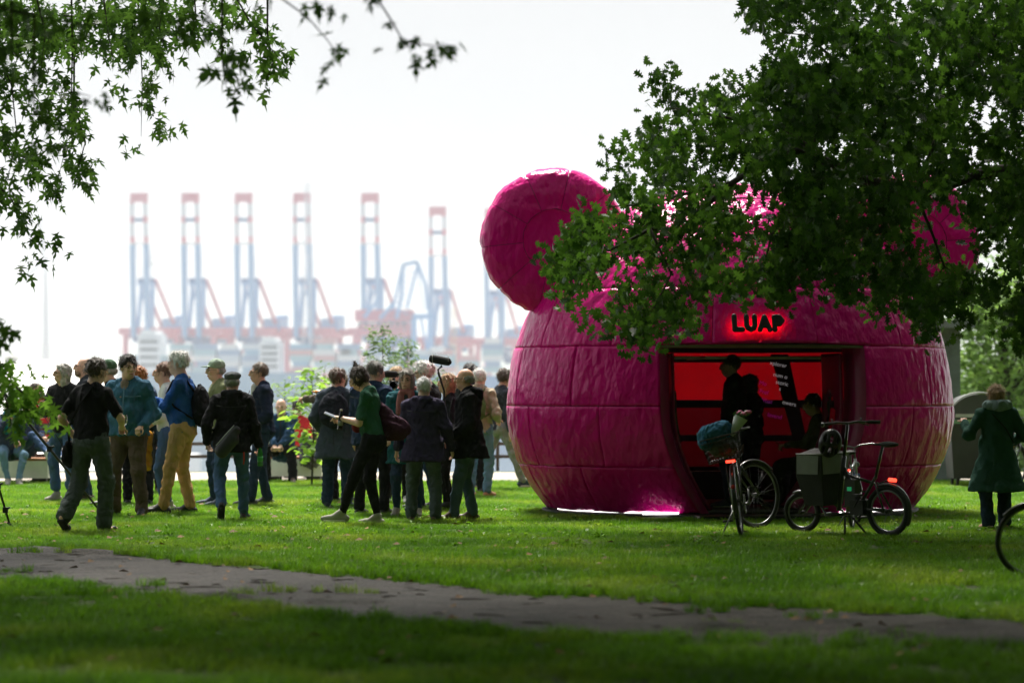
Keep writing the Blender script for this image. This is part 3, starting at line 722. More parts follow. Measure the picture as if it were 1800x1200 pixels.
def grow(nodes, rads, targets, mb, bend=.06, maxseg=.5):
    """join every target to the nearest node already in the tree; returns twig ends"""
    N = [np.array(p) for p in nodes]; Rr = list(rads)
    A = np.array(N); T = np.array(targets); d = np.array([np.min(np.linalg.norm(A - t, axis=1)) for t in T])
    for i in np.argsort(d):
        t = T[i]; A = np.array(N); D = np.linalg.norm(A - t, axis=1); k = int(np.argmin(D)); p = A[k]; L = D[k]
        r0 = min(Rr[k] * .75, .004 + .012 * L); nseg = max(2, int(L / .12)); pts = []; rr = []
        off = np.array([rnd.gauss(0, 1), rnd.gauss(0, 1), abs(rnd.gauss(0, 1))]) * L * .12
        for s in range(nseg + 1):
            u = s / nseg; q = p + (t - p) * u + off * math.sin(math.pi * u) + np.array([rnd.gauss(0, .008) for _ in range(3)]) * (0 < s)
            pts.append(q); rr.append(r0 * (1 - u) + .0018)
        mb.tube(pts, rr, 4, cap=False)
        for q, r in zip(pts[1:], rr[1:]): N.append(q); Rr.append(r)
def leaf_field(parent, centers, per, spread, size, shape, m, droop=0, single=300, name='leaf', stuff='foliage', flat=.6):
    P = []; ROT = []; S = []
    for c in centers:
        c = np.array(c); k = rnd.randint(int(per * .7), int(per * 1.3))
        for _ in range(k):
            v = nr.normal(0, 1, 3); v /= np.linalg.norm(v); p = c + v * spread * rnd.random() ** .6
            P.append(p); a = math.atan2(-v[0], v[1]) + rnd.gauss(0, .6)
            if droop: ROT.append((-rnd.gauss(1.3, .4), rnd.gauss(0, .55), rnd.gauss(0, .75) + rnd.choice((0, 3.14))))
            else: ROT.append((rnd.gauss(1.2, .6) * rnd.choice((-1, 1, 1)), rnd.gauss(0, 1.1), rnd.gauss(0, .8)))
            S.append(size * rnd.uniform(.6, 1.2))
    P = np.array(P); ROT = np.array(ROT); S = np.array(S)
    if single:
        pxx = 900 + P[:, 0] / P[:, 1] * FP; pyy = HY - (P[:, 2] - HC) / P[:, 1] * FP
        vis = (pxx > 0) & (pxx < 1800) & (pyy > 0); key = np.where(vis, P[:, 1] / S, 1e9); ix = np.argsort(key)[:min(single, int(vis.sum()))]
        me = np_mesh_poly(name, *shape); me.materials.append(m)
        for i in ix:
            o = bpy.data.objects.new(name, me); SC.collection.objects.link(o); o.parent = parent
            o.location = P[i]; o.rotation_euler = ROT[i]; o.scale = (S[i],) * 3
        keep = np.ones(len(P), bool); keep[ix] = False; P, ROT, S = P[keep], ROT[keep], S[keep]
    o = scatter(stuff, shape[0], shape[1], P, ROT, S, m, parent); o['kind'] = 'stuff'; return o
def np_mesh_poly(name, V, F):
    me = bpy.data.meshes.new(name); me.from_pydata([tuple(v) for v in V], [], [tuple(f) for f in F]); me.update(); return me
def pl(pts, Y0, Y1, step=.15):
    """polyline given in photo pixels, running from distance Y0 to Y1"""
    L = [W(p[0], p[1], Y0 + (Y1 - Y0) * i / (len(pts) - 1)) for i, p in enumerate(pts)]; o = []
    for a, b in zip(L, L[1:]):
        n = max(1, int((b - a).length / step))
        for k in range(n): o.append(a.lerp(b, k / n))
    o.append(L[-1]); return o
# --- the oak whose boughs hang in front of the pavilion; trunk stands outside the frame on the right
oak = empty('oak_tree', (0, 0, 0), 'big oak with lobed dark green leaves hanging over the right half of the lawn', 'tree')
POLY = [(1130, 148), (1160, 138), (1185, 182), (1240, 182), (1262, 158), (1300, 165), (1335, 150), (1345, 110), (1340, 40), (1300, -5), (1810, -25), (2380, -120), (2420, 380), (2200, 520), (2000, 480), (1860, 610), (1775, 600), (1765, 570), (1790, 500), (1760, 470),
        (1775, 420), (1745, 400), (1735, 470), (1738, 520), (1700, 560), (1660, 575), (1600, 592), (1572, 560), (1530, 530), (1480, 522), (1430, 532), (1380, 528), (1330, 535), (1290, 525), (1250, 522), (1222, 575),
        (1175, 605), (1100, 608), (1085, 575), (1035, 590), (1050, 540), (1110, 515), (1120, 470), (1060, 490), (1000, 522), (958, 470), (985, 440), (968, 385), (1010, 385), (1045, 345), (1080, 360), (1105, 300), (1120, 270), (1055, 285), (1042, 262), (1068, 232), (1140, 240), (1155, 200)]
HOLES = [([(1270, 330), (1400, 320), (1400, 400), (1330, 440), (1270, 390)], .25), ([(1580, 350), (1690, 340), (1725, 420), (1690, 500), (1600, 490)], .07), ([(1340, 60), (1460, 75), (1440, 110), (1350, 115)], .25),
         ([(1695, 170), (1760, 175), (1765, 260), (1715, 270)], .2), ([(1690, 320), (1735, 330), (1740, 350), (1690, 345)], .1), ([(1045, 215), (1130, 200), (1130, 225), (1060, 230)], 0), ([(1230, 470), (1300, 440), (1300, 500), (1240, 510)], .5)]
cent = []
for layer in range(4):
    y = -110
    while y < 612:
        x = 940 + rnd.uniform(0, 30)
        while x < 2420:
            px, py = x + rnd.uniform(-15, 15), y + rnd.uniform(-13, 13); pr = .80 if px > 1330 else .64
            if inpoly(px, py, POLY):
                for H_, q in HOLES:
                    if inpoly(px, py, H_): pr *= q
                if rnd.random() < pr * (.62 + .7 * noise.noise(Vector((px / 55, py / 55, layer * 3)))): cent.append(W(px, py, 22.0 + layer * 1.0 + rnd.uniform(-.5, .5)))
            x += 37
        y += 31
LIMBS = [([(2300, 330), (2000, 320), (1800, 305), (1764, 300), (1707, 312), (1640, 331), (1608, 338), (1530, 320), (1450, 285), (1400, 269), (1356, 278), (1286, 321), (1243, 360), (1200, 400), (1143, 400), (1070, 440)], 24, 22.6, .11, .012),
         ([(2200, -80), (1900, -90), (1780, 0), (1743, 67), (1707, 119), (1681, 181), (1660, 207), (1640, 258), (1629, 290), (1608, 341), (1640, 414), (1660, 465)], 23.5, 23.5, .09, .010),
         ([(1450, 285), (1400, 351), (1356, 412), (1343, 470)], 23, 22.7, .03, .008), ([(1286, 321), (1200, 340), (1143, 360), (1070, 364)], 22.9, 22.5, .022, .006),
         ([(1640, 258), (1560, 190), (1480, 120), (1420, 60)], 23.6, 24, .04, .01), ([(1450, 285), (1380, 230), (1290, 210), (1180, 190)], 23, 23.5, .03, .006), ([(1143, 400), (1180, 480), (1150, 540)], 22.6, 22.4, .015, .006)]
nodes = []; rads = []
for pts, Y0, Y1, r0, r1 in LIMBS:
    L = pl(pts, Y0, Y1); rr = [r0 + (r1 - r0) * (i / (len(L) - 1)) ** .8 for i in range(len(L))]
    L = [p + Vector((0, 0, .04 * noise.noise(p * 1.7))) for p in L]
    mb = MB(); mb.tube(L, rr, 8); mb.build('branch', M_BARK, oak); nodes += L; rads += rr
tb = Vector((9.6, 24.5, 0)); mb = MB()
mb.tube([tb + Vector((0, 0, -.2)), tb + Vector((.1, 0, .5)), tb + Vector((0, .1, 2)), tb + Vector((-.2, 0, 4)), tb + Vector((.1, .2, 7)), tb + Vector((.3, .2, 10))], [.62, .46, .38, .34, .26, .12], 14)
a_ = W(2300, 330, 24); mb.tube([tb + Vector((-.1, 0, 2.6)), (tb + a_) / 2 + Vector((0, 0, 1.9)), a_], [.2, .15, .11], 8)
a_ = W(2200, -80, 23.5); mb.tube([tb + Vector((0, 0, 4)), (tb + a_) / 2 + Vector((0, 0, 2.9)), a_], [.2, .14, .09], 8)
mb.build('trunk', M_BARK, oak)
mb = MB(); grow(nodes, rads, [tuple(c) for c in cent], mb); tw = mb.build('twigs', M_BARK, oak); tw['kind'] = 'stuff'
leaf_field(oak, cent, 34, .20, .122, OAK, M_OAK, flat=1.0)
# upper crown above the picture: shades the lawn and the front of the pavilion
def crown_shade(parent, n, fn, size, m=M_OAK, shape=PLAIN, name='upper_foliage'):
    P = []
    while len(P) < n:
        p = fn()
        if p is None: continue
        c = noise.noise(Vector(p) * .55)
        if c > -.12: P.append(p)
    k = len(P); o = scatter(name, shape[0], shape[1], np.array(P), nr.uniform(-1, 1, (k, 3)) * np.array([.9, .9, 3.14]), nr.uniform(.7, 1.3, k) * size, m, parent); o['kind'] = 'stuff'
def top(Y): return HC + .1624 * Y + .35
def f_oak():
    x, y = rnd.uniform(-1.5, 15), rnd.uniform(10, 33); z = top(y) + rnd.uniform(0, 4.0)
    if ((x - 8) / 9.8) ** 2 + ((y - 21.5) / 11.5) ** 2 > 1: return None
    return (x, y, z)
crown_shade(oak, 7500, f_oak, .36)
# --- silver maple on the left
maple = empty('maple_tree', (0, 0, 0), 'silver maple with deeply cut leaves on drooping twigs, upper left corner', 'tree')
def strand(pts, Y0, Y1, wpx, step=.085):
    L = pl(pts, Y0, Y1, step); o = []
    for i, p in enumerate(L):
        for _ in range(1): o.append(p + Vector((rnd.gauss(0, 1) * wpx / FP * p.y * .5, rnd.gauss(0, .15), rnd.gauss(0, .03))))
    return L, o
ST = [([(125, -30), (127, 80), (125, 200), (115, 260), (95, 345)], 23, 23, 60), ([(130, 180), (150, 250), (130, 320)], 23.2, 23, 44), ([(240, -30), (246, 60), (250, 140), (248, 240)], 24, 24, 46),
      ([(-20, 60), (20, 150), (30, 240), (10, 330)], 22, 22, 56), ([(-30, 300), (20, 350), (45, 400), (75, 448)], 22.5, 22.5, 30), ([(-10, 100), (60, 170), (110, 220)], 22.6, 22.6, 50), ([(-30, 220), (30, 270), (80, 300)], 22.6, 22.6, 46),
      ([(340, -30), (345, 40), (320, 100)], 23, 23, 50), ([(400, -30), (440, 40), (480, 90), (505, 120)], 22, 22, 40), ([(470, 60), (480, 110), (470, 140)], 22, 22, 34), ([(180, -20), (190, 60), (200, 110)], 22.4, 22, 60),
      ([(60, -20), (80, 60), (70, 130)], 22.4, 22, 60), ([(290, -20), (280, 50), (290, 90)], 22.4, 22, 56), ([(-20, 20), (150, 30), (300, 20), (360, 10)], 23.4, 23.4, 90, .05), ([(0, 60), (150, 75), (320, 55)], 23.8, 23.8, 80, .06),
      ([(390, 100), (397, 150)], 17, 17, 14), ([(-25, 560), (5, 600)], 17, 17, 16)]
ST += [([(-220 + 55 * i, -60), (-215 + 52 * i, 60), (-225 + 55 * i, 180 + 60 * (i % 3)), (-210 + 55 * i, 300 + 50 * (i % 2))], 23 - .3 * i, 23 - .3 * i, 60, .12) for i in range(4)] + [([(-260, -20 + 30 * k), (-120, 10 + 30 * k), (0, 5 + 20 * k)], 23, 23, 80, .1) for k in range(3)]
NEARS = [([(470, -20), (540, 30), (575, 70), (600, 105)], 14.5, 14.5, 46, .10), ([(655, -15), (690, 40), (710, 75), (760, 80), (785, 88)], 14, 14, 18, .12), ([(360, 20), (400, 75), (370, 120)], 14.5, 14.5, 40, .14), ([(20, 90), (90, 150), (160, 170)], 15, 15, 40, .12), ([(-20, 10), (120, 40), (230, 50)], 15, 15, 90, .10), ([(60, 195), (90, 230), (75, 250)], 15, 15, 30, .12)]
nodes = []; rads = []; cs = []; ns = []
mbt = MB()
for s in ST + NEARS:
    L, o = strand(*s); r = .006 if s in ST else .004
    L = [L[0] + Vector((0, 0, .6))] + L; mbt.tube(L, [r * 1.6 * (1 - i / len(L)) + .0015 for i in range(len(L))], 5, cap=False)
    (cs if s in ST else ns).extend(o)
tw = mbt.build('twigs', M_BARK, maple); tw['kind'] = 'stuff'
leaf_field(maple, cs, 8, .17, .120, MAPLE, M_MAPLE, droop=1, single=230)
leaf_field(maple, ns, 5, .12, .095, MAPLE, M_MAPLE, droop=1, single=70, stuff='near_foliage')
mb = MB(); tb = Vector((-8.2, 20, 0)); mb.tube([tb + Vector((0, 0, -.2)), tb + Vector((0, 0, 1)), tb + Vector((.2, .1, 4)), tb + Vector((.3, .5, 9))], [.45, .36, .3, .2], 12); mb.build('trunk', M_BARK, maple)
for a, b in (((-7.9, 20.1, 4.2), W(200, -60, 23)), ((-7.9, 20.1, 4.1), W(-150, -60, 22.5)), ((-7.9, 20.1, 4.6), W(420, -60, 22)), ((-8, 20, 3.6), W(-40, 20, 23)), ((-7.9, 20, 5), W(640, -40, 14.2))):
    a, b = Vector(a), Vector(b); mb = MB(); mb.tube([a, a.lerp(b, .5) + Vector((0, 0, .9)), b], [.12, .07, .02], 8); mb.build('branch', M_BARK, maple)
def f_map():
    x, y = rnd.uniform(-13, 3), rnd.uniform(7, 31.5); z = top(y) + rnd.uniform(0.1, 4.0)
    if ((x + 5.5) / 9) ** 2 + ((y - 19) / 12.5) ** 2 > 1: return None
    return (x, y, z)
crown_shade(maple, 7000, f_map, .36, M_MAPLE)
# low bright maple spray at the left edge
spr = empty('maple_bough', (0, 0, 0), 'low hanging bough of bright green cut leaves at the left edge', 'bough')
L1 = pl([(-60, 610), (0, 655), (30, 700), (60, 735), (78, 755)], 19.5, 19.5, .06); L2 = pl([(0, 655), (40, 690), (75, 720)], 19.6, 19.6, .06); L3 = pl([(-20, 650), (10, 700), (20, 745), (5, 765)], 19.3, 19.3, .06)
mb = MB(); c_ = []
for L in (L1, L2, L3): mb.tube(L, [.012 * (1 - i / len(L)) + .002 for i in range(len(L))], 6); c_ += [p + Vector((rnd.gauss(0, .07), rnd.gauss(0, .1), rnd.gauss(0, .05))) for p in L]
mb.build('twig', M_BARK, spr)
leaf_field(spr, c_, 9, .13, .10, MAPLE, leaf_mat('fresh_maple_leaf', (.06, .17, .015), (.13, .30, .03), .5, .45), droop=1, single=250)
def f_low():
    x = rnd.uniform(-11, 7.5); y = rnd.uniform(1, 21 if x < 0 else 17); return (x, y, top(y) + rnd.uniform(.2, 4.5))
crown_shade(maple, 17000, f_low, .42, M_MAPLE, name='unseen_shade_foliage')  # unseen foliage overhead, added to darken the foreground
# --- unseen trees added behind and beside the camera to keep the near side of everything dark
for i, (x, y, h, r) in enumerate([(-8, -6, 15, 8), (7, -7, 16, 8.5), (16, 6, 15, 7.5), (-16, 4, 14, 7), (0, -16, 18, 11), (0, 3.0, 15, 6.5)]):
    t = empty('unseen_shade_tree', (x + (0 if y != 3.0 else 7), y, 0), None, None)
    tag(t, ['tall unseen shade tree behind the viewer on the left', 'tall unseen shade tree behind the viewer on the right', 'unseen shade tree beside the path to the right of the view', 'unseen shade tree to the left of the view', 'farthest unseen shade tree behind the viewer', 'broad unseen shade tree spreading over the viewer'][i], 'tree')
    mb = MB(); mb.tube([(0, 0, -.2), (0, 0, 1), (.2, .1, h * .35), (.1, .3, h * .8)], [.5, .4, .3, .1], 10)
    for k in range(6):
        a = k * 1.05; mb.tube([(.1, 0, h * .3), (math.cos(a) * r * .4, math.sin(a) * r * .4, h * .5), (math.cos(a) * r * .75, math.sin(a) * r * .75, h * .62)], [.16, .1, .04], 6)
    mb.build('trunk', M_BARK, t)
    ox = 0 if y != 3.0 else -7
    def fb():
        v = nr.normal(0, 1, 3); v /= np.linalg.norm(v); q = v * rnd.uniform(.55, 1)
        p = (ox + q[0] * r, q[1] * r, h * .52 + q[2] * h * .42)
        return p if p[2] + 0 > max(1.0, HC + .1624 * max(0, p[1] + y) + .5) else None
    crown_shade(t, 9000, fb, .6, M_MAPLE, name='crown')
# --- unseen dense woods, added behind the viewer and at both sides to darken reflections
def wood(name, fn, n, size):
    P = np.array([fn() for _ in range(n)]); o = scatter(name, PLAIN[0], PLAIN[1], P, nr.uniform(-1, 1, (n, 3)) * np.array([1.5, 1.5, 3.14]), nr.uniform(.7, 1.3, n) * size, M_MAPLE); tag(o, kind='stuff')
wood('unseen_back_wood', lambda: (rnd.uniform(-48, 48), rnd.uniform(-34, -22), 17 * rnd.random() ** 1.1), 15000, 1.7)
wood('unseen_right_wood', lambda: (rnd.uniform(24, 34), rnd.uniform(-24, 46), 15 * rnd.random() ** 1.1), 11000, 1.5)
wood('unseen_left_wood', lambda: (rnd.uniform(-40, -30), rnd.uniform(-24, 12), 14 * rnd.random() ** 1.1), 6000, 1.5)
# --- trees beyond the lawn on the right
def far_tree(x, y, z0, h, r, n, size, m, label, seed, trunk=.1):
    t = empty('broadleaf_tree', (x, y, z0), label, 'tree', 'trees beyond the lawn on the right')
    q = random.Random(seed); mb = MB(); mb.tube([(0, 0, -.3), (.1, 0, h * .4), (-.1, .1, h * .85)], [trunk, trunk * .7, .03], 8); ends = []
    P = []
    for k in range(26):
        a = q.uniform(0, 6.28); el = q.uniform(.25, .95); rr = r * q.uniform(.45, 1) * math.sin(math.pi * min(1, el * 1.0 + .05)) ** .5
        e = Vector((math.cos(a) * rr, math.sin(a) * rr, h * el)); s = Vector((0, 0, h * el * .7)); mb.tube([s, s.lerp(e, .5) + Vector((0, 0, .15)), e], [.03, .02, .008], 5); ends.append(e)
        for _ in range(n // 26):
            v = nr.normal(0, 1, 3) * np.array([.30, .30, .20]) * r * .75; P.append(np.array(e) + v)
    mb.build('trunk', M_BARK, t); k = len(P)
    o = scatter('crown', PLAIN[0], PLAIN[1], np.array(P), nr.uniform(-1, 1, (k, 3)) * np.array([.8, .8, 3.14]), nr.uniform(.7, 1.3, k) * size, m, t); o['kind'] = 'stuff'
c = W(1770, 690, 52); far_tree(c.x, 52, -1.5, 5.4, 1.8, 9000, .15, M_PALE, 'light green tree behind the woman in the green coat, leftmost of two', 1)
c = W(1880, 690, 58); far_tree(c.x, 58, -3, 8.2, 2.7, 10000, .17, M_MIDL, 'taller loose green tree at the right edge beyond the lawn', 2)
# --- young plants behind the crowd
def sapling(px, base_py, top_py, Y, r, n, size, m, label, seed, zb=None, cat='sapling'):
    c = W(px, 690, Y); zt = HC + (HY - top_py) / FP * Y; zb = ground_z(c.x, Y) if zb is None else zb
    t = empty('sapling', (c.x, Y, zb), label, cat, 'young plants behind the crowd'); h = zt - zb; q = random.Random(seed); mb = MB()
    mb.tube([(0, 0, 0), (.03, 0, h * .5), (0, .02, h * .95)], [.018, .012, .004], 6); P = []; RT = []
    lo = max(.25, 1 - (1.6 * r * 3) / h)
    for k in range(24):
        el = lo + (1 - lo) * k / 23; a = k * 2.4; rr = r * (1.25 - abs(el - (lo + 1) / 2) / (1 - lo) * 1.5) ; e = Vector((math.cos(a) * rr, math.sin(a) * rr, h * el + .05)); s = Vector((0, 0, h * el - .1))
        mb.tube([s, e], [.006, .002], 4)
        for _ in range(n // 24):
            u = q.uniform(.3, 1); p = s.lerp(e, u); P.append((p.x + q.gauss(0, r * .16), p.y + q.gauss(0, r * .16), p.z + q.gauss(0, r * .16))); RT.append((q.uniform(-.8, .3), q.gauss(0, .4), math.atan2(-e.x, e.y) + q.gauss(0, .7)))
    mb.build('stem', M_BARK, t); k = len(P)
    o = scatter('leaves', PLAIN[0], PLAIN[1], np.array(P), np.array(RT), nr.uniform(.6, 1.2, k) * size, m, t); o['kind'] = 'stuff'
M_LIME = leaf_mat('lime_leaf', (.13, .30, .025), (.24, .42, .05), .5, .5)
sapling(548, 830, 655, 36.5, .36, 260, .16, M_LIME, 'bright lime green sapling between the seated men and the crowd', 5)
sapling(570, 830, 645, 41, .32, 300, .09, M_MIDL, 'small darker green sapling behind the lime green one', 6)
sapling(672, 830, 582, 40.5, .33, 1200, .085, M_MIDL, 'tallest green sapling above the man in the navy suit', 7)
sapling(716, 830, 603, 42, .20, 600, .08, M_MIDL, 'narrow green sapling right of the tallest one', 8)
sapling(770, 830, 655, 41, .26, 500, .08, M_MIDL, 'low green sapling beside the pole of the microphone', 9)
sapling(500, 830, 672, 42.5, .36, 300, .09, M_PALE, 'pale green shrub rising behind the bench of the seated men', 10)
sapling(515, 830, 700, 42.6, .45, 360, .09, M_PALE, 'low pale shrub with white blossoms behind the seated men', 12)
# ------------------------------------------------------------ the container harbour across the river
M_CB = mat('crane_blue', (.17, .33, .54), .5, var=.1); M_CR = mat('crane_red', (.52, .14, .19), .5, var=.1); M_CW = mat('crane_white', (.55, .56, .58), .5, var=.05)  # paints kept pale, some of the distance haze is put into the colours
M_CG = mat('crane_dark_blue', (.05, .12, .28), .5); M_GLASS = mat('dark_glass', (.03, .05, .07), .15)
YC = 1200.0; S_ = YC / FP
def cz(py): return HC + (HY - py) * S_
def copy_tree(o, parent=None):
    c = o.copy(); SC.collection.objects.link(c); c.parent = parent
    for ch in o.children: copy_tree(ch, c)
    return c
def crane():
    t = empty('gantry_crane', (0, YC, -23), 'x', 'crane', 'row of gantry cranes across the river', rz=R(-11)); b0 = cz(582) + 23
    def Z(py): return cz(py) + 23
    for x in (-10, 10):
        for y, m in ((0, M_CR), (30, M_CR)):
            mb = MB(); mb.beam((x, y, 0), (x * .95, y, b0), 2.4, 2.0); mb.build('leg', m, t)
        mb = MB(); mb.beam((x, 0, b0 - 2), (x, 30, b0 - 2), 2, 3); mb.build('side_beam', M_CR, t)
        mb = MB(); mb.beam((x, 1, b0 * .48), (x, 29, b0 - 4), 1.2, 1.2); mb.build('brace', M_CR, t)
        mb = MB(); mb.beam((x, 0, 3), (x, 30, 3), 2, 3); mb.build('sill_beam', M_CG, t)
    for y in (0, 30): mb = MB(); mb.beam((-13, y, b0), (15, y, b0), 2.2, 3.6); mb.build('portal_beam', M_CR, t)
    for x in (-3.9, 3.4):
        mb = MB(); mb.beam((x, -4, b0 - 3), (x * .98, -6, Z(430)), 2.3, 2.4, up=(0, 1, 0)); mb.build('boom_girder', M_CB, t)
        mb = MB(); mb.beam((x * .98, -6, Z(430)), (x * .98, -6.2, Z(417)), 1.6, 2.2, up=(0, 1, 0)); mb.build('red_boom_band', M_CR, t)
        mb = MB(); mb.beam((x * .98, -6.2, Z(417)), (x * .96, -6.6, Z(393)), 1.9, 1.8, up=(0, 1, 0)); mb.build('white_boom_band', M_CW, t)
        mb = MB(); mb.beam((x * .96, -6.6, Z(393)), (x * .96, -6.7, Z(382)), 1.7, 2.2, up=(0, 1, 0)); mb.build('red_boom_band', M_CR, t)
        mb = MB(); mb.beam((x * .96, -6.7, Z(382)), (x * .95, -7, Z(360)), 1.9, 1.8, up=(0, 1, 0)); mb.build('white_boom_band', M_CW, t)
        mb = MB(); mb.beam((x * .95, -7, Z(360)), (x * .9, -7, Z(352)), 1.5, 2.2, up=(0, 1, 0)); mb.build('red_boom_band', M_CR, t)
        mb = MB(); mb.beam((x, 2, b0), (x * .8, 6, Z(492)), 1.7, 1.6, up=(0, 1, 0)); mb.build('mast', M_CB, t)
        mb = MB(); mb.beam((x * .8 + 1, 6, Z(490)), (x + 3, 30, b0 + 2), 1.5, 1.2); mb.build('backstay', M_CR, t)
        mb = MB(); mb.beam((x * .8, 5, Z(545)), (x - 3.2, 0, b0), .8, .8); mb.build('front_brace', M_CR, t)
        mb = MB(); mb.beam((x, -4, b0 - 4), (x, 48, b0 - 4), 1.4, 3); mb.build('rear_girder', M_CG, t)
        mb = MB(); mb.beam((x * .8, 6, Z(492)), (x * .95, -6.3, Z(400)), .25, .25); mb.build('forestay', M_CW, t)
    for py, h, m in ((349, 4.4, M_CR), (388, 1.8, M_CG), (430, .8, M_CW), (492, 2.2, M_CG), (498, 1.6, M_CB)):
        y = -6.6 if py < 450 else 4; mb = MB(); mb.box((-.2, y, Z(py)), (8.6, 1.8, h)); mb.build('cross_tie', m, t)
    for i in range(7):
        py = 505 + i * 9; mb = MB(); mb.beam((-3.2, 3, Z(py)), (3, 3, Z(py + 9)), .35, .35); mb.build('lattice_bar', M_CB, t)
    mb = MB()
    pts = [Vector((-3.2 + 6.4 * i / 8, 5, Z(500) - 7 * (1 - math.sin(math.pi * i / 8)) - 2)) for i in range(9)]; mb.tube(pts, .7, 5); mb.build('arch', M_CB, t)
    mb = MB(); mb.box((4.5, 34, b0 + 4), (9, 14, 6.5)); mb.box((6, 40, b0 + 8), (5, 6, 2)); mb.build('machine_house', M_CB, t)
    mb = MB(); mb.box((0, 10, b0 - 7), (9, 4, 5)); mb.box((3, 18, b0 - 9), (4, 3, 5)); mb.build('trolley', M_CG, t)
    mb = MB(); mb.box((-1, 4, b0 - 9), (2.6, 2.6, 3)); mb.build('driver_cab', M_CW, t)
    return t
c0 = crane()
pos = ['leftmost crane of the row', 'second crane of the row from the left', 'third crane of the row from the left', 'fourth crane of the row, behind the white lattice mast', 'fifth crane of the row, behind the red portal block', 'sixth of the row, right of the blue one', 'rightmost, half hidden by pink ear']
for i, (px, dy) in enumerate(((253, 0), (343, 0), (436, 0), (538, 0), (657, 0), (775, 14), (872, 16))):
    o = c0 if i == 0 else copy_tree(c0)
    Yq = YC + dy * 3; o.location = ((px - 900) / FP * Yq, Yq, -23 - dy * .25); o['label'] = 'hazy blue and red gantry crane with raised boom, ' + pos[i]
    if len(o['label'].split()) > 16: o['label'] = 'hazy gantry crane with raised boom, ' + pos[i]
def far(px, py, Y=YC): return W(px, py, Y)
# blue lattice crane with a red portal block
t = empty('blue_lattice_crane', far(700, 690, 1120), 'bent light blue lattice crane between the fifth and sixth gantry cranes', 'crane')
o0 = t.location
def rel(px, py, dy=0): v = W(px, py, 1120 + dy); return v - o0
for pts, nm, w_ in (([(697, 560), (706, 520), (708, 466), (733, 460), (748, 500), (752, 545)], 'jib', 1.6), ([(708, 466), (690, 545)], 'strut', 1.2), ([(735, 462), (716, 540)], 'strut', 1.2), ([(733, 462), (744, 548)], 'stay', .6), ([(640, 558), (668, 522)], 'arm', 1.6), ([(668, 560), (694, 530)], 'arm', 1.6), ([(757, 545), (754, 690)], 'leg', 2.6), ([(728, 560), (727, 690)], 'leg', 2.6), ([(725, 556), (765, 556)], 'beam', 2.4), ([(765, 690), (740, 560)], 'brace', 1.2)):
    for k in range(len(pts) - 1): mb = MB(); mb.beam(rel(*pts[k]), rel(*pts[k + 1]), w_, w_); mb.build(nm, M_CB, t)
for k in range(8):
    a = rel(707 - k * 2, 470 + k * 10, 3); b_ = rel(733 - k * 2.2, 475 + k * 10, 3); mb = MB(); mb.beam(a, b_ - Vector((0, 0, 2)), .5, .5); mb.build('lattice_bar', M_CB, t)
t = empty('red_portal_block', far(677, 690, 1130), 'hazy red harbour machine house on stilts in front of the fifth gantry crane', 'harbour crane'); o0 = t.location
def rel(px, py, dy=0): v = W(px, py, 1130 + dy); return v - o0
for (x0, x1, y0, y1, m, nm) in ((625, 728, 545, 565, M_CR, 'upper_house'), (630, 722, 568, 578, M_CR, 'gallery'), (626, 700, 580, 590, M_CR, 'girder'), (660, 722, 592, 612, M_CG, 'winch_room'), (626, 634, 590, 690, M_CR, 'leg'), (716, 722, 590, 690, M_CR, 'leg')):
    a, b_ = rel(x0, y0), rel(x1, y1); mb = MB(); mb.box(((a.x + b_.x) / 2, 0, (a.z + b_.z) / 2), (abs(b_.x - a.x), 12, abs(a.z - b_.z))); mb.build(nm, m, t)
for k in range(8):
    a = rel(634 + k * 11, 571); mb = MB(); mb.box((a.x, -6.1, a.z), (1.4, .3, 1.6)); mb.build('window', M_GLASS, t)
# white lattice mast and a yellow one, wind turbines
def mast(px, top_, Y, w_, m, label):
    b0 = W(px, 690, Y); b0.z = -23; H = W(px, top_, Y).z + 23; t = empty('lattice_mast', b0, label, 'mast')
    for a in ((-1, -1), (1, -1), (1, 1), (-1, 1)): mb = MB(); mb.beam((a[0] * w_, a[1] * w_, 0), (a[0] * w_ * .35, a[1] * w_ * .35, H), .35, .35); mb.build('corner_post', m, t)
    n = 20
    for k in range(n):
        f = 1 - .65 * k / n; g = 1 - .65 * (k + 1) / n; s = 1 if k % 2 else -1
        mb = MB(); mb.beam((-w_ * f * s, -w_ * f, H * k / n), (w_ * g * s, -w_ * g, H * (k + 1) / n), .3, .3); mb.build('lattice_bar', m, t)
mast(540, 322, 1150, 2.4, M_CW, 'faint white lattice mast in front of the fourth gantry crane')
mast(798, 540, 1140, 2.0, mat('crane_yellow', (.7, .45, .2), .5), 'faint yellowish lattice mast below the sixth gantry crane')
M_TW = mat('turbine_white', (.50, .53, .56), .5, var=0)
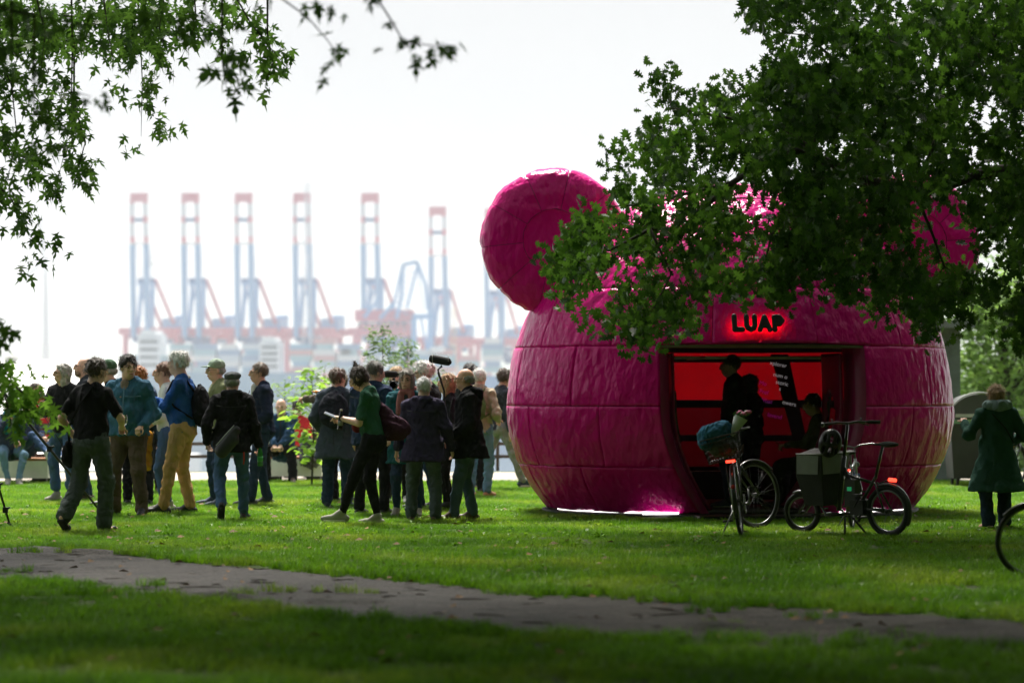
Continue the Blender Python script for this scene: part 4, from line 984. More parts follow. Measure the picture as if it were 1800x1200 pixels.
def turbine(px, py, Y, blades, label, bw=1.0):
    h = W(px, py, Y); t = empty('wind_turbine', (h.x, h.y, -20), label, 'wind turbine'); z = h.z + 20
    mb = MB(); mb.tube([(0, 3, 0), (0, 3, z)], [3.2 * bw, 1.4 * bw], 12); mb.build('tower', M_TW, t)
    mb = MB(); mb.tube([(0, -3, z), (0, -1, z), (0, 8, z)], [.6 * bw, 1.9 * bw, 1.7 * bw], 10); mb.build('nacelle', M_TW, t)
    for bx, by in blades:
        d = W(bx, by, Y) - h; mb = MB(); L = d.length; dn = d.normalized(); sd_ = dn.cross(Vector((0, 1, 0)))
        V = []; pr = [(0, .9), (.12, 2.1), (.35, 1.7), (.7, 1.0), (1, .2)]
        for u, ww in pr:
            c = Vector((0, -2, z)) + d * u
            for s, th in ((-.35, 0), (0, -.35), (.65, 0), (0, .35)): V.append(c + sd_ * ww * s * 1.3 * bw + Vector((0, th * ww * bw, 0)))
        F = [(i * 4 + j, i * 4 + (j + 1) % 4, (i + 1) * 4 + (j + 1) % 4, (i + 1) * 4 + j) for i in range(4) for j in range(4)]
        mb.add(V, F + [(16, 17, 18, 19)], True); mb.build('blade', M_TW, t)
turbine(79, 451, 1500, ((167, 484), (72, 362), (20, 520)), 'large faint white wind turbine left of the cranes')
turbine(267, 461, 2100, ((322, 467), (272, 418), (240, 485)), 'small faint wind turbine seen through the leftmost gantry crane', .9)
# ships and stacked containers
M_HULL = mat('ship_hull', (.16, .30, .42), .5); M_DECKW = mat('ship_white', (.75, .76, .78), .5, var=.05)
def ship(x0, x1, py, Y, label, m, houses):
    a, b_ = W(x0, py, Y), W(x1, py, Y); L = b_.x - a.x; h = a.z + 27.5; t = empty('container_ship', ((a.x + b_.x) / 2, Y, -27.5), label, 'ship')
    V = []; n = 14
    for z, f in ((0, .9), (h, 1)):
        for i in range(n + 1):
            u = -1 + 2 * i / n; wd = 16 * (1 - abs(u) ** 5) * f + .2
            V += [(u * L / 2 * (f if u > 0 else 1), -wd, z), (u * L / 2 * (f if u > 0 else 1), wd, z)]
    k = (n + 1) * 2; F = []
    for i in range(n):
        F += [(2 * i, 2 * i + 2, k + 2 * i + 2, k + 2 * i), (2 * i + 1, k + 2 * i + 1, k + 2 * i + 3, 2 * i + 3), (k + 2 * i, k + 2 * i + 2, k + 2 * i + 3, k + 2 * i + 1)]
    F += [(0, k, k + 1, 1), (2 * n, 2 * n + 1, k + 2 * n + 1, k + 2 * n)]
    mb = MB(); mb.add(V, F); mb.build('hull', m, t)
    for x, top_, w_ in houses:
        c = W(x, top_, Y).x - t.location.x; zz = W(x, top_, Y).z + 27.5; mb = MB(); mb.box((c, 0, (h + zz) / 2), (w_, 22, zz - h)); mb.box((c, 0, zz + .6), (w_ * .6, 30, 2.4)); db = mb.build('deck_house', M_DECKW, t)
        for q in range(4): mb = MB(); mb.box((c, -11.1, h + (zz - h) * (.2 + .2 * q)), (w_ * .8, .4, 1.3)); mb.build('window_row', M_GLASS, db)
    return t
ship(228, 560, 655, 1080, 'pale blue container ship lying below the left gantry cranes', M_HULL, ((268, 588, 10), (478, 600, 9)))
ship(590, 960, 660, 1085, 'pale blue container ship lying below the right gantry cranes', mat('ship_hull_blue', (.10, .25, .48), .5), ((610, 622, 9), (770, 618, 10)))
cols = [(.5, .55, .6), (.18, .35, .5), (.55, .3, .3), (.3, .45, .5), (.65, .65, .65), (.2, .3, .45)]
for i in range(16):
    px = 236 + i * 42; 
    if 470 < px < 490: continue
    Y = 1076 + (i % 3); h = rnd.randint(3, 6); nm = 'container_stack'; c = W(px, 655, Y)
    t = empty(nm, (c.x, c.y, c.z), 'x', 'containers', 'container stacks on the ships')
    mb = MB(); 
    for k in range(h): mb.cur = (i + k * 2) % 3; mb.box((0, 0, 1.3 + 2.55 * k), (9.5 if (k + i) % 4 else 7, 12, 2.5))
    mb.build('container', [mat('container_%d' % ((i + j) % 6), cols[(i + j) % 6], .6) for j in range(3)], t)
    t['label'] = 'hazy stack of shipping containers on a ship, number %d from the left' % (i + 1) if False else 'hazy %s container stack on the ship below %s' % (('low', 'middling', 'high', 'tall')[h - 3], ('the leftmost crane', 'the gap right of the leftmost crane', 'the second crane', 'the third crane', 'the gap left of the fourth crane', 'the fourth crane', 'the lattice mast', 'the gap right of the mast', 'the red machine house, left end', 'the fifth crane', 'the red machine house, right end', 'the blue lattice crane', 'the sixth crane', 'the yellowish mast', 'the gap before the pink pavilion', 'the seventh crane')[i])
# the harbour lies a good kilometre and a half away
for o in list(SC.objects):
    if o.parent is None and o.type == 'EMPTY' and o.get('category') in ('crane', 'harbour crane', 'mast', 'wind turbine', 'ship', 'containers'):
        o.location = Vector((0, 0, HC)) + (o.location - Vector((0, 0, HC))) * 1.25; o.scale = (1.25,) * 3
# long white hall on the near bank, left
t = empty('white_hall', W(20, 690, 330), 'long white hall with sun catching pitched roof at the river below the terrace, left edge', 'building'); o0 = t.location
top_ = W(0, 634, 330).z; xr = W(214, 0, 330).x
M_WH = mat('white_wall', (.88, .88, .87), .6, var=.03)
xl = -90.0; cx_ = (xl + xr) / 2 - o0.x; wx = xr - xl; ze = -9 - o0.z; zr_ = W(0, 634, 372).z - o0.z
mb = MB(); mb.box((cx_, 42, (ze - 29) / 2 - o0.z / 2), (wx, 84, ze + 29 + o0.z)); mb.build('wall', M_WH, t)
xr = W(214, 0, 372).x; x0_, x1_ = xl - o0.x, xr - o0.x; mb = MB()
mb.add([(x0_, -.5, ze), (x1_, -.5, ze), (x1_, 42, zr_), (x0_, 42, zr_), (x0_, 84, ze), (x1_, 84, ze), (x0_, -.5, ze - .5), (x1_, -.5, ze - .5)], [(0, 1, 2, 3), (3, 2, 5, 4), (6, 7, 1, 0), (1, 5, 2), (0, 3, 4)]); rf = mb.build('roof', M_WH, t)  # roof pitched towards the camera so that sun and sky brighten it
M_GD = mat('grey_dome', (.4, .4, .38), .6)
c = W(20, 637, 372) - o0; mb = MB(); mb.lathe([(1.15, 0), (1.1, .5), (.8, .95), (.4, 1.15), (0, 1.2)], c=c, n=16); mb.build('dome', M_GD, t)
c = W(116, 637, 372) - o0; mb = MB(); mb.tube([c, c + Vector((0, 0, .9))], .06, 6); mb.lathe([(0, 0), (.3, .15), (.3, .4), (0, .6)], c=c + Vector((0, 0, .7)), n=12); mb.build('radar_post', M_WH, t)
for k in range(34):
    px = -120 + k * 10; c = W(px, 676, 329.5) - o0; mb = MB(); mb.box((c.x, -.1, -12 - o0.z), (.55, .1, 1.5)); mb.build('window', mat('grey_window', (.45, .48, .5), .3), t)
# ------------------------------------------------------------ people
def M3(yaw, pitch=0, roll=0): return Matrix.Rotation(yaw, 3, 'Z') @ Matrix.Rotation(pitch, 3, 'X') @ Matrix.Rotation(roll, 3, 'Y')
def skin(tone=1, warm=0): return mat('skin_%d_%d' % (int(tone * 100), warm), (min(.72 * tone, .8), .44 * tone * (1 - .06 * warm), .33 * tone * (1 - .12 * warm)), .5, var=.08, vscale=20, sss=.15)
def fabric(name, c, rough=.85, sheen=.15, folds=.5):
    if 'cloth_' + name in _M: return _M['cloth_' + name]
    m = mat('cloth_' + name, c, rough, var=.14, vscale=9, spec=.12); nt = m.node_tree; b = nt.nodes['Principled BSDF']
    b1 = nt.nodes.new('ShaderNodeBump'); b1.inputs['Strength'].default_value = min(1, folds * 1.8); b1.inputs['Distance'].default_value = .055
    nt.links.new(tex(nt, 7, 2, stretch=(1, 1, .6), dist=1.6, rough=.45), b1.inputs['Height'])
    b2 = nt.nodes.new('ShaderNodeBump'); b2.inputs['Strength'].default_value = .4; b2.inputs['Distance'].default_value = .01
    nt.links.new(tex(nt, 30, 2, dist=.8), b2.inputs['Height']); nt.links.new(b1.outputs[0], b2.inputs['Normal']); nt.links.new(b2.outputs[0], b.inputs['Normal']); return m
def ik(a, b, l1, l2, hint):
    a, b = Vector(a), Vector(b); d = b - a; L = min(d.length, (l1 + l2) * .999); dn = d.normalized(); b = a + dn * L
    x = (l1 * l1 - l2 * l2 + L * L) / (2 * L); h = math.sqrt(max(0, l1 * l1 - x * x)); hv = Vector(hint); hv = (hv - dn * hv.dot(dn)).normalized()
    return a + dn * x + hv * h, b
HUMANS = []
def person(label, px, py, H, yaw, top, legs, shoes, hair=('short', (.05, .03, .02)), feet=None, hands=None, lean=0, head=(0, 0), build=1.0, tone=1.0, warm=0, hipz=None, Y=None, z0=0, res=.0135,
           hat=None, glasses=None, scarf=None, sleeve='long', hem=.50, hood=False, collar=None, skirt=0, belly=0, flare=0, cuffs=False, beard=None, grip=(0, 0), elbow=None, inner=None, group=None, stripes=None, rise=0, name='person', open_=False, under=None):
    """yaw in degrees: 0 looks away from the camera, 90 looks to the left, 180 towards the camera, -90 to the right. H body height"""
    loc = G(px, py) if Y is None else Vector(((px - 900) / FP * Y, Y, z0))
    t = empty(name, loc, label, 'person', group, rz=R(yaw)); B = build; sk = skin(tone, warm); sd_ = len(HUMANS); HUMANS.append(t)
    fw = Vector((0, 1, 0)); pz = (hipz if hipz is not None else .525 * H); pel = Vector((0, 0, pz)); Rl = Matrix.Rotation(-R(lean), 3, 'X')
    def T(x, y, z): return pel + Rl @ Vector((x * H, y * H, z * H + (0) - .525 * H))
    feet = feet or ((-.075, .02, 0, 8), (.075, -.02, 0, -8)); hands = hands or ((-.155, .02, .46), (.155, .02, .46))
    res_c = res; k = .02 * H
    # skeleton
    hips = [pel + Vector((s * .052 * H, 0, 0)) for s in (-1, 1)]; kn = []; an = []
    for i, s in enumerate((-1, 1)):
        f = feet[i]; a = Vector((f[0] * H if abs(f[0]) < 1 else f[0], f[1] * H, f[2] * H + .045 * H)); K, A = ik(hips[i], a, .246 * H, .242 * H, (s * .25, 1, .15)); kn.append(K); an.append(A)
    sh = [T(s * .094 * B ** .7, 0, .798) for s in (-1, 1)]; el = []; wr = []
    for i, s in enumerate((-1, 1)):
        h = hands[i]; tgt = Vector((h[0] * H, h[1] * H, h[2] * H + (pz - .525 * H) * 1)); hint = (elbow[i] if elbow and elbow[i] else (s * .5, -1, -.3))
        E_, W_ = ik(sh[i], tgt, .172 * H, .150 * H, hint); el.append(E_); wr.append(W_)
    nk = T(0, .005, .845); hc = T(0, .018 + .012 * (lean < 0), .928); hy, hp = R(head[0]), R(head[1]); Rh = Rl @ M3(hy, hp)
    hc = nk + Rl @ Vector((0, .013 * H, 0)) + (Rh @ Vector((0, .010 * H, .074 * H)))
    tup = lambda v: (v[0], v[1], v[2])
    Rn = np.array([list(r) for r in Rl])
    # body -----------------------------------------------------
    a = []
    ap = a.append
    ap(RC(T(0, .0, .745), T(0, 0, .58), .058 * H * B, .050 * H * B, k, (1.3, .9, 1))); ap(EL(pel, (.070 * H * B, .052 * H * B, .06 * H), k)); ap(RC(T(0, -.005, .80), nk + (hc - nk) * .35, .046 * H, .034 * H, k))
    for i, s in enumerate((-1, 1)):
        ap(RC(T(s * .03, 0, .82), sh[i], .026 * H, .025 * H, k)); ap(RC(sh[i], el[i], .024 * H * B, (.023 if sleeve != 'long' else .019) * H, k)); ap(RC(el[i], wr[i], (.023 if sleeve != 'long' else .019) * H, .0150 * H, .01))
        ap(RC(hips[i], kn[i], .040 * H, .026 * H, k)); ap(RC(kn[i], an[i], .025 * H, .018 * H, k)); ap(RC(kn[i] + (an[i] - kn[i]) * .25 + Vector((0, -.012 * H, 0)), kn[i] + (an[i] - kn[i]) * .5, .02 * H, .016 * H, k))
    parts = [sdf(a, .016)]
    # head
    hh = .129 * H; Rm = [list(r) for r in Rh]
    def hp_(x, y, z): return hc + Rh @ Vector((x * hh, y * hh, z * hh))
    def he(x, y, z, r, kk=.02, op=1): return EL(hp_(x, y, z), tuple(q * hh for q in r), kk * hh, Rm, op)
    a = [he(0, -.06, .14, (.335, .42, .40)), he(0, .10, -.10, (.275, .32, .40), .12), he(0, .19, -.36, (.17, .19, .14), .12), he(0, .36, .06, (.24, .10, .10), .08), he(0, .44, -.02, (.065, .10, .16), .05), he(0, .50, -.10, (.085, .07, .055), .05),
         he(0, .36, -.27, (.14, .08, .075), .05), he(.14, .33, -.09, (.11, .08, .09), .08), he(-.14, .33, -.09, (.11, .08, .09), .08),
         he(.15, .435, .03, (.085, .055, .05), .05, -1), he(-.15, .435, .03, (.085, .055, .05), .05, -1), he(0, .475, -.285, (.11, .05, .012), .02, -1),
         he(.345, -.02, -.02, (.04, .09, .13), .03), he(-.345, -.02, -.02, (.04, .09, .13), .03), RC(hp_(0, -.05, -.30), nk + Vector((0, 0, -.02 * H)), .038 * H, .042 * H, .02)]
    parts.append(sdf(a, .0068))
    for i, s in enumerate((-1, 1)):   # hands
        d = (wr[i] - el[i]).normalized(); up = Vector((0, 0, 1)) if abs(d.z) < .75 else fw
        sidev = d.cross(up).normalized() * (1 if abs(d.z) < .75 else 1); pn = sidev.cross(d).normalized()   # pn: back of the hand
        if abs(d.z) >= .75: sidev, pn = fw.copy(), Vector((s, 0, 0)); sidev = (sidev - d * sidev.dot(d)).normalized(); pn = (pn - d * pn.dot(d)).normalized()
        else: sidev = sidev * -s * -1; sidev = sidev if s > 0 else sidev
        g = grip[i]; L = .105 * H / 1.0; c0_ = wr[i] + d * .018; a = [RC(wr[i] - d * .03, wr[i] + d * .01, .0155 * H, .0155 * H, .008)]
        pk = wr[i] + d * L * .42
        a.append(RC(wr[i] + d * .02, pk - d * .004, .021, .024, .012, (1, 1, 1)) if False else BX((wr[i] + pk) / 2 + d * .006, (.026, .006, L * .20), .008, .01, [[sidev[q], pn[q], d[q]] for q in range(3)]))
        for f in range(4):
            u = -.024 + .016 * f; fl = L * (.44, .5, .46, .36)[3 - f if s > 0 else f] * .95; p = pk + sidev * u; c1 = .35 + 1.0 * g + .06 * f; c2 = c1 + .6 + .8 * g
            q1 = p + (d * math.cos(c1) - pn * math.sin(c1)) * fl * .5; q2 = q1 + (d * math.cos(c2) - pn * math.sin(c2)) * fl * .5
            a += [RC(p - d * .01, q1, .0088, .0080, .004), RC(q1, q2, .0080, .0066, .003)]
        tb_ = wr[i] + d * .030 + sidev * .022; t1_ = tb_ + (d * .6 + sidev * .7 - pn * (.25 + .5 * g)).normalized() * L * .26; t2_ = t1_ + (d * .85 + sidev * (.2 - .5 * g) - pn * (.3 + .5 * g)).normalized() * L * .2
        a += [RC(tb_, t1_, .0115, .0095, .008), RC(t1_, t2_, .0092, .0075, .004)]
        parts.append(sdf(a, .0058))
    v, f = join(*parts); bo = link('body', np_mesh('body', v, f), t, sk)
    # eyes, brows and lips
    if top is not None:
        for s in (-1, 1):
            q = MB(); q.lathe([(0, -.055 * hh), (.042 * hh, -.03 * hh), (.055 * hh, 0), (.042 * hh, .03 * hh), (0, .055 * hh)], c=(0, 0, 0), n=10); q.build('eye', mat('eye', (.17, .13, .11), .2, var=0), t, loc=hp_(s * .15, .375, .03))
            q = MB(); q.tube([hp_(s * .06, .455, .115), hp_(s * .14, .455, .14), hp_(s * .24, .40, .115)], [.016 * hh, .02 * hh, .01 * hh], 5); q.build('eyebrow', fabric('brow', (.07, .045, .03)), t)
        q = MB(); q.tube([hp_(-.11, .415, -.285), hp_(0, .447, -.275), hp_(.11, .415, -.285)], [.012 * hh, .028 * hh, .012 * hh], 6); q.build('lips', mat('lips', (.36, .11, .09), .5, var=0), t)
    # trousers -------------------------------------------------
    lg, lc = legs; a = [RC(T(0, 0, .60), pel + Vector((0, 0, -.01 * H)), .058 * H * B, .062 * H * B, k, (1.32, 1.08, 1)), EL(pel + Vector((0, -.018 * H, -.015 * H)), (.088 * H * B, .072 * H, .068 * H), k)]
    tight = 1.0 if lg != 'slim' else .82; wide = {'slim': (.036, .0245), 'straight': (.040, .0335), 'wide': (.046, .047), 'loose': (.045, .041)}[lg]
    for i, s in enumerate((-1, 1)):
        lo = an[i] + (kn[i] - an[i]).normalized() * (.0 + .16 * H * (cuffs or 0) * .25) + Vector((0, 0, .004 * H)); lo += (kn[i] - an[i]).normalized() * rise * H
        a += [RC(hips[i], kn[i], .060 * H * (B * .5 + .5) * (.9 if lg == 'slim' else 1), wide[0] * H, k), RC(kn[i], lo, wide[0] * H, (wide[1] + flare) * H, k)]
        if cuffs: a.append(RC(lo, lo + (kn[i] - an[i]).normalized() * .03 * H, (wide[1] + .006) * H, (wide[1] + .006) * H, .003))
    sobj('trousers', a, res_c, lc, t, wr=.0095, wf=26, seed=sd_, ws=(.7, .7, 1.1))
    # shoes ----------------------------------------------------
    for i, s in enumerate((-1, 1)):
        f = feet[i]; A = an[i]; ty = R(f[3]); tp = R(f[4]) if len(f) > 4 else 0; Mf = M3(ty, tp); fr = Mf @ fw; up_ = Mf @ Vector((0, 0, 1))
        kind, sm, sole = shoes; b0 = A - up_ * .030 * H
        a = [RC(b0 - fr * .026 * H, b0 + fr * .085 * H - up_ * .002, .022 * H, .020 * H, .01), RC(A + up_ * .006 * H, b0 + fr * .06 * H, .027 * H, .021 * H, .02), RC(b0 + fr * .08 * H, b0 + fr * .118 * H - up_ * .003 * H, .022 * H, .0165 * H, .01)]
        if kind == 'sandal': a = [RC(b0 + fr * .02 * H, b0 + fr * .03 * H + up_ * .02 * H, .022 * H, .02 * H, .01), RC(b0 + fr * .07 * H, b0 + fr * .075 * H, .019 * H, .019 * H, .01)]
        hd = sobj('shoe', a, .0095, sm, t)
        q = [BX(b0 + fr * .044 * H - up_ * .018 * H, (.015 * H, .062 * H, .0015 * H), .0085 * H, .004, [[(Mf @ Vector((1, 0, 0)))[r], fr[r], up_[r]] for r in range(3)])]
        sobj('sole', q, .0075, sole, hd)
        if kind == 'sandal': a = [RC(b0 - fr * .02 * H, b0 + fr * .09 * H, .016 * H, .013 * H, .01), RC(A, b0, .022 * H, .018 * H, .01)]; sobj('foot', a, .008, sk, hd)
        if kind == 'sneaker':
            q = MB()
            for r in range(3): c_ = b0 + fr * (.045 + .014 * r) * H + up_ * (.021 - .004 * r) * H; sx = Mf @ Vector((.012 * H, 0, 0)); q.tube([c_ - sx, c_ + up_ * .003, c_ + sx], .0028, 5)
            q.build('laces', sole, hd)
    # top ------------------------------------------------------
    if top is not None:
        tn, tc = top; th = {'shirt': .003, 'tee': .003, 'sweater': .006, 'jacket': .012, 'coat': .016}[tn] * H
        a = [RC(T(0, .0, .755), T(0, .006, .60), .064 * H * B + th, .061 * H * B + th, k, (1.34, .98, 1)), RC(T(0, -.004, .828), T(0, -.004, .79), .034 * H + th * .7, .048 * H + th, .035 * H, (1.25, 1, 1))]
        if belly: a.append(EL(T(0, .028, .64), (.08 * H * B, .07 * H * (1 + belly), .09 * H), k, Rn))
        fl_ = skirt * .25
        a.append(RC(T(0, .0, .60), T(0, -.004 if hipz is None else .0, hem), .062 * H * B + th, (.066 + fl_) * H * B + th, k, (1.36, 1.08, 1)))
        if hem < .46 and hipz is None:
            a.append(RC(T(0, 0, .52), T(0, -.01, hem), .07 * H * B + th, (.072 + skirt) * H * B + th, k, (1.34, 1.08, 1)))
            a.append(BX(T(0, -.005, hem - .12), (.5, .5, .12 * H), 0, .003, Rn, op=-1))
        else: a.append(BX(T(0, 0, hem - .105), (.14 * H, .5, .10 * H), 0, .003, Rn, op=-1) if hipz is None else EL(T(0, 0, .52), (.01, .01, .01), .01))
        for i, s in enumerate((-1, 1)):
            a.append(RC(T(s * .03, -.002, .826), sh[i], .027 * H + th * .8, .031 * H * B ** .6 + th * .8, .03 * H))
            ux = (.031 if tn in ('jacket', 'coat') else .028) * H * (B * .4 + .6)
            if sleeve == 'long':
                e_ = wr[i] - (wr[i] - el[i]).normalized() * .012 * H; a += [RC(sh[i], el[i], ux + th * .8, .028 * H + th * .8, k), RC(el[i], e_, .029 * H + th * .8, .0205 * H + th * .7, k)]
            elif sleeve == 'three':
                e_ = el[i].lerp(wr[i], .35); a += [RC(sh[i], el[i], ux, .028 * H, k), RC(el[i], e_, .029 * H, .026 * H, k)]
            else: e_ = sh[i].lerp(el[i], .72); a += [RC(sh[i], e_, ux + .004, .034 * H, k)]
        ob = sobj({'tee': 'tee_shirt'}.get(tn, tn), a, res_c, tc, t, wr=.0115 if tn in ('jacket', 'coat') else .009, wf=24, seed=sd_ + 50, ws=(.8, .8, .9))
        if stripes:
            for zz in np.arange(.56, .82, .018):
                q = MB(); q.ring((0, 0, 0), 1, .012, 'z', 24, 4); me = q.mesh('stripe'); r_ = (.070 * H * B + th) * 1.0; me.transform(Matrix.Diagonal((r_ * 1.36, r_ * 1.0, .3, 1))); link('stripe', me, t, stripes, loc=T(0, 0.003, zz)).rotation_euler = (-R(lean), 0, 0)
        if collar:
            cc = []; 
            for q_ in range(9): an_ = R(-150 + 300 * q_ / 8); cc.append(T(.042 * math.sin(an_), .002 + .040 * math.cos(an_ + math.pi), .838 + .012 * math.cos(an_ / 2)))
            cc = [T(.036 * math.sin(R(x)), -.038 * math.cos(R(x)) + .002, .842 - .018 * abs(x) / 150) for x in range(-150, 151, 30)]
            sobj('collar', [RC(cc[j], cc[j + 1], .013 * H, .013 * H, .01) for j in range(len(cc) - 1)], .009, collar, t)
        if hood:
            a = [RC(T(-.05, -.045, .845), T(.05, -.045, .845), .024 * H, .024 * H, .03), RC(T(0, -.06, .83), T(0, -.068, .80), .036 * H, .028 * H, .03), RC(T(-.052, -.03, .85), T(-.045, .03, .838), .019 * H, .014 * H, .02), RC(T(.052, -.03, .85), T(.045, .03, .838), .019 * H, .014 * H, .02)]
            sobj('hood', a, .011, tc, ob, wr=.006, wf=25, seed=sd_)
        if inner:   # shirt showing at the open front
            a = [RC(T(0, .045 + .012, .825), T(0, .062 + .014 * B, .72), .024 * H, .012 * H, .01, (1.2, .8, 1))]; sobj('shirt_front', a, .009, inner, t)
        if open_:
            q = MB(); q.tube([T(0, .052 + th / H * .6, .83), T(0, .078 * B + th / H, .74), T(0, .074 * B + th / H, .60), T(0, .078 * B + th / H, max(hem, .40))], .006, 5); q.build('zip', M_BLACK, ob)
        if under:  # pouch pocket seams
            for s in (-1, 1): q = MB(); q.box(T(s * .06, .075 * B + th / H, .58), (.07, .01, .08)); q.build('pocket', under, ob)
    if scarf:
        sw = scarf[2] if len(scarf) > 2 else 1
        u_ = .026 * H * sw; a = [RC(T(-.045 * sw, -.01, .852), T(0, .055 * sw, .84), u_, u_, .02), RC(T(0, .055 * sw, .84), T(.045 * sw, -.01, .855), u_, u_, .02), RC(T(.045 * sw, -.01, .855), T(0, -.05 * sw, .858), u_, u_, .02), RC(T(0, -.05 * sw, .858), T(-.045 * sw, -.01, .852), u_, u_, .02)]
        if scarf[1]: a += [RC(T(.03, .06, .83), T(.05, .085, .70), .026 * H, .022 * H, .02), RC(T(-.03, .06, .83), T(-.05, .085, .66), .026 * H, .022 * H, .02)]
        sobj('scarf', a, .010, scarf[0], t, wr=.006, wf=40, seed=sd_)
    # hair -----------------------------------------------------
    hs, hcx = hair
    if hs:
        hm = mat('hair_%d_%d_%d' % tuple(int(x * 100) for x in hcx), hcx, .5, var=.35, vscale=30, bump=1, bscale=60, bstretch=(1, 1, .2), sheen=.1)
        face = [he(0, .40, -.10, (.30, .24, .42), .04, -1), he(0, .1, -.62, (.4, .6, .28), .04, -1)]
        a = [he(0, -.085, .19, (.375, .455, .425), .03)]
        if hs == 'fringe': a = [he(0, -.14, .02, (.375, .40, .26), .03)]; face = [he(0, .34, .06, (.40, .28, .5), .04, -1), he(0, .1, -.62, (.4, .6, .33), .04, -1), he(0, 0, .42, (.3, .38, .24), .04, -1)]
        if hs == 'full': a += [he(0, -.10, .24, (.41, .48, .42), .05), he(0, .10, .46, (.28, .26, .14), .08)]
        if hs == 'bob': a += [he(0, -.10, -.05, (.41, .40, .40), .06), he(.26, .02, -.16, (.12, .22, .30), .05), he(-.26, .02, -.16, (.12, .22, .30), .05), he(0, -.28, -.2, (.3, .18, .28), .05), he(0, .18, .40, (.27, .22, .12), .08)]; face = [he(0, .40, -.10, (.24, .26, .44), .04, -1)]
        if hs == 'long': a += [he(0, -.12, -.05, (.42, .40, .42), .06), he(.24, -.06, -.38, (.16, .22, .42), .06), he(-.24, -.06, -.38, (.16, .22, .42), .06), he(0, -.26, -.42, (.34, .20, .45), .06), he(0, .16, .42, (.25, .2, .1), .08)]; face = [he(0, .42, -.12, (.24, .27, .46), .04, -1)]
        if hs == 'bun': a += [he(0, -.46, .22, (.17, .16, .16), .04), he(0, -.2, .1, (.37, .38, .36), .05)]
        if hs == 'topknot': a += [he(0, -.12, -.02, (.40, .40, .36), .06), he(.25, .0, -.12, (.12, .24, .26), .05), he(-.25, .0, -.12, (.12, .24, .26), .05), he(0, -.14, .66, (.09, .10, .13), .03), he(.03, -.16, .80, (.06, .05, .09), .03)]; face = [he(0, .42, -.12, (.25, .24, .46), .04, -1)]
        if hs == 'curly': a += [he(0, -.08, .2, (.50, .50, .46), .05), he(.3, -.1, -.1, (.22, .28, .34), .06), he(-.3, -.1, -.1, (.22, .28, .34), .06), he(0, -.3, -.2, (.4, .24, .4), .06)]; face = [he(0, .48, -.10, (.24, .27, .44), .04, -1)]
        hv, hf = sdf(a + face, .0072, wr=.008 if hs not in ('curly', 'full') else .014, wf=55, seed=sd_ + 9, ws=(1, 1, .35) if hs != 'curly' else (1, 1, 1))
        q_ = np.random.RandomState(sd_); cen = np.array(hc); ns = 620 if hs != 'fringe' else 260; ix = q_.randint(0, len(hv), ns); p0 = hv[ix]; nn = p0 - cen; nn /= np.linalg.norm(nn, axis=1)[:, None]
        dn_ = np.array([0, 0, -1.0]) + q_.normal(0, .45 if hs != 'curly' else 1.0, (ns, 3)); dn_ -= nn * (dn_ * nn).sum(1)[:, None]; dn_ /= np.linalg.norm(dn_, axis=1)[:, None]
        Ls = q_.uniform(.018, .045, ns)[:, None] * {'short': .75, 'fringe': .6, 'full': 1.1, 'curly': 1.0}.get(hs, 1.2); sd3 = np.cross(dn_, nn) * .0022; lift = q_.uniform(.15, .55, ns)[:, None]
        p1 = p0 + dn_ * Ls * .5 + nn * Ls * lift; p2 = p0 + dn_ * Ls + nn * Ls * lift * .7
        SV = np.stack([p0 - sd3, p0 + sd3, p1 + sd3, p1 - sd3, p2, p2 + sd3 * .3], 1).reshape(-1, 3); b6 = (np.arange(ns) * 6)[:, None]
        SF = np.concatenate([b6 + np.array([[0, 1, 2, 3]]), b6 + np.array([[3, 2, 5, 4]])])
        hv, hf = join((hv, hf), (SV, SF)); link('hair', np_mesh('hair', hv, hf), t, hm)
        if beard: sobj('beard', [he(0, .20, -.34, (.25, .25, .22), .04), he(0, .42, -.22, (.12, .06, .04), .03), he(0, .47, -.30, (.10, .05, .02), .03, -1)], .0072, hm, t, wr=.005, wf=60)
    if hat:
        hk, hcol = hat
        if hk == 'cap':   a = [he(0, -.06, .30, (.40, .47, .36), .04), he(0, .50, .22, (.27, .30, .035), .06), he(0, 0, -.1, (.6, .7, .27), .02, -1)]
        elif hk == 'flat': a = [he(0, -.02, .36, (.43, .55, .22), .04), he(0, .44, .24, (.28, .2, .04), .05), he(0, -.1, .24, (.40, .46, .12), .03), he(0, 0, -.1, (.6, .7, .25), .02, -1)]
        elif hk == 'knit': a = [he(0, -.06, .28, (.40, .47, .42), .04), he(0, 0, -.15, (.6, .7, .27), .02, -1)]
        sobj('cap', a, .008, hcol, t)
    if glasses:
        q = MB()
        for s in (-1, 1):
            pts = [hp_(s * .155 + .105 * math.cos(x), .475 - .03 * abs(math.cos(x)) * (1 if s * math.cos(x) > 0 else 0), .03 + .078 * math.sin(x)) for x in [2 * math.pi * j / 12 for j in range(13)]]
            q.tube(pts, .0014, 5, cap=False); q.tube([hp_(s * .26, .45, .05), hp_(s * .345, .20, .05), hp_(s * .36, .0, .05)], .0018, 5)
        q.tube([hp_(-.05, .48, .05), hp_(.05, .48, .05)], .0028, 5); q.build('glasses', glasses, t)
    if under is None: pass
    Mw = Matrix.Translation(loc) @ Matrix.Rotation(R(yaw), 4, 'Z')
    return dict(t=t, T=lambda x, y, z: Mw @ T(x, y, z), wr=[Mw @ x for x in wr], el=[Mw @ x for x in el], sh=[Mw @ x for x in sh], hand=[Mw @ (wr[i] + (wr[i] - el[i]).normalized() * .07) for i in (0, 1)], Mw=Mw, H=H, Tl=T, wl=wr, ll=el, sl=sh, hl=[wr[i] + (wr[i] - el[i]).normalized() * .07 for i in (0, 1)], hpl=hp_, hip=[Mw @ x for x in hips], yaw=yaw, hp=lambda x, y, z: Mw @ hp_(x, y, z), loc=loc)
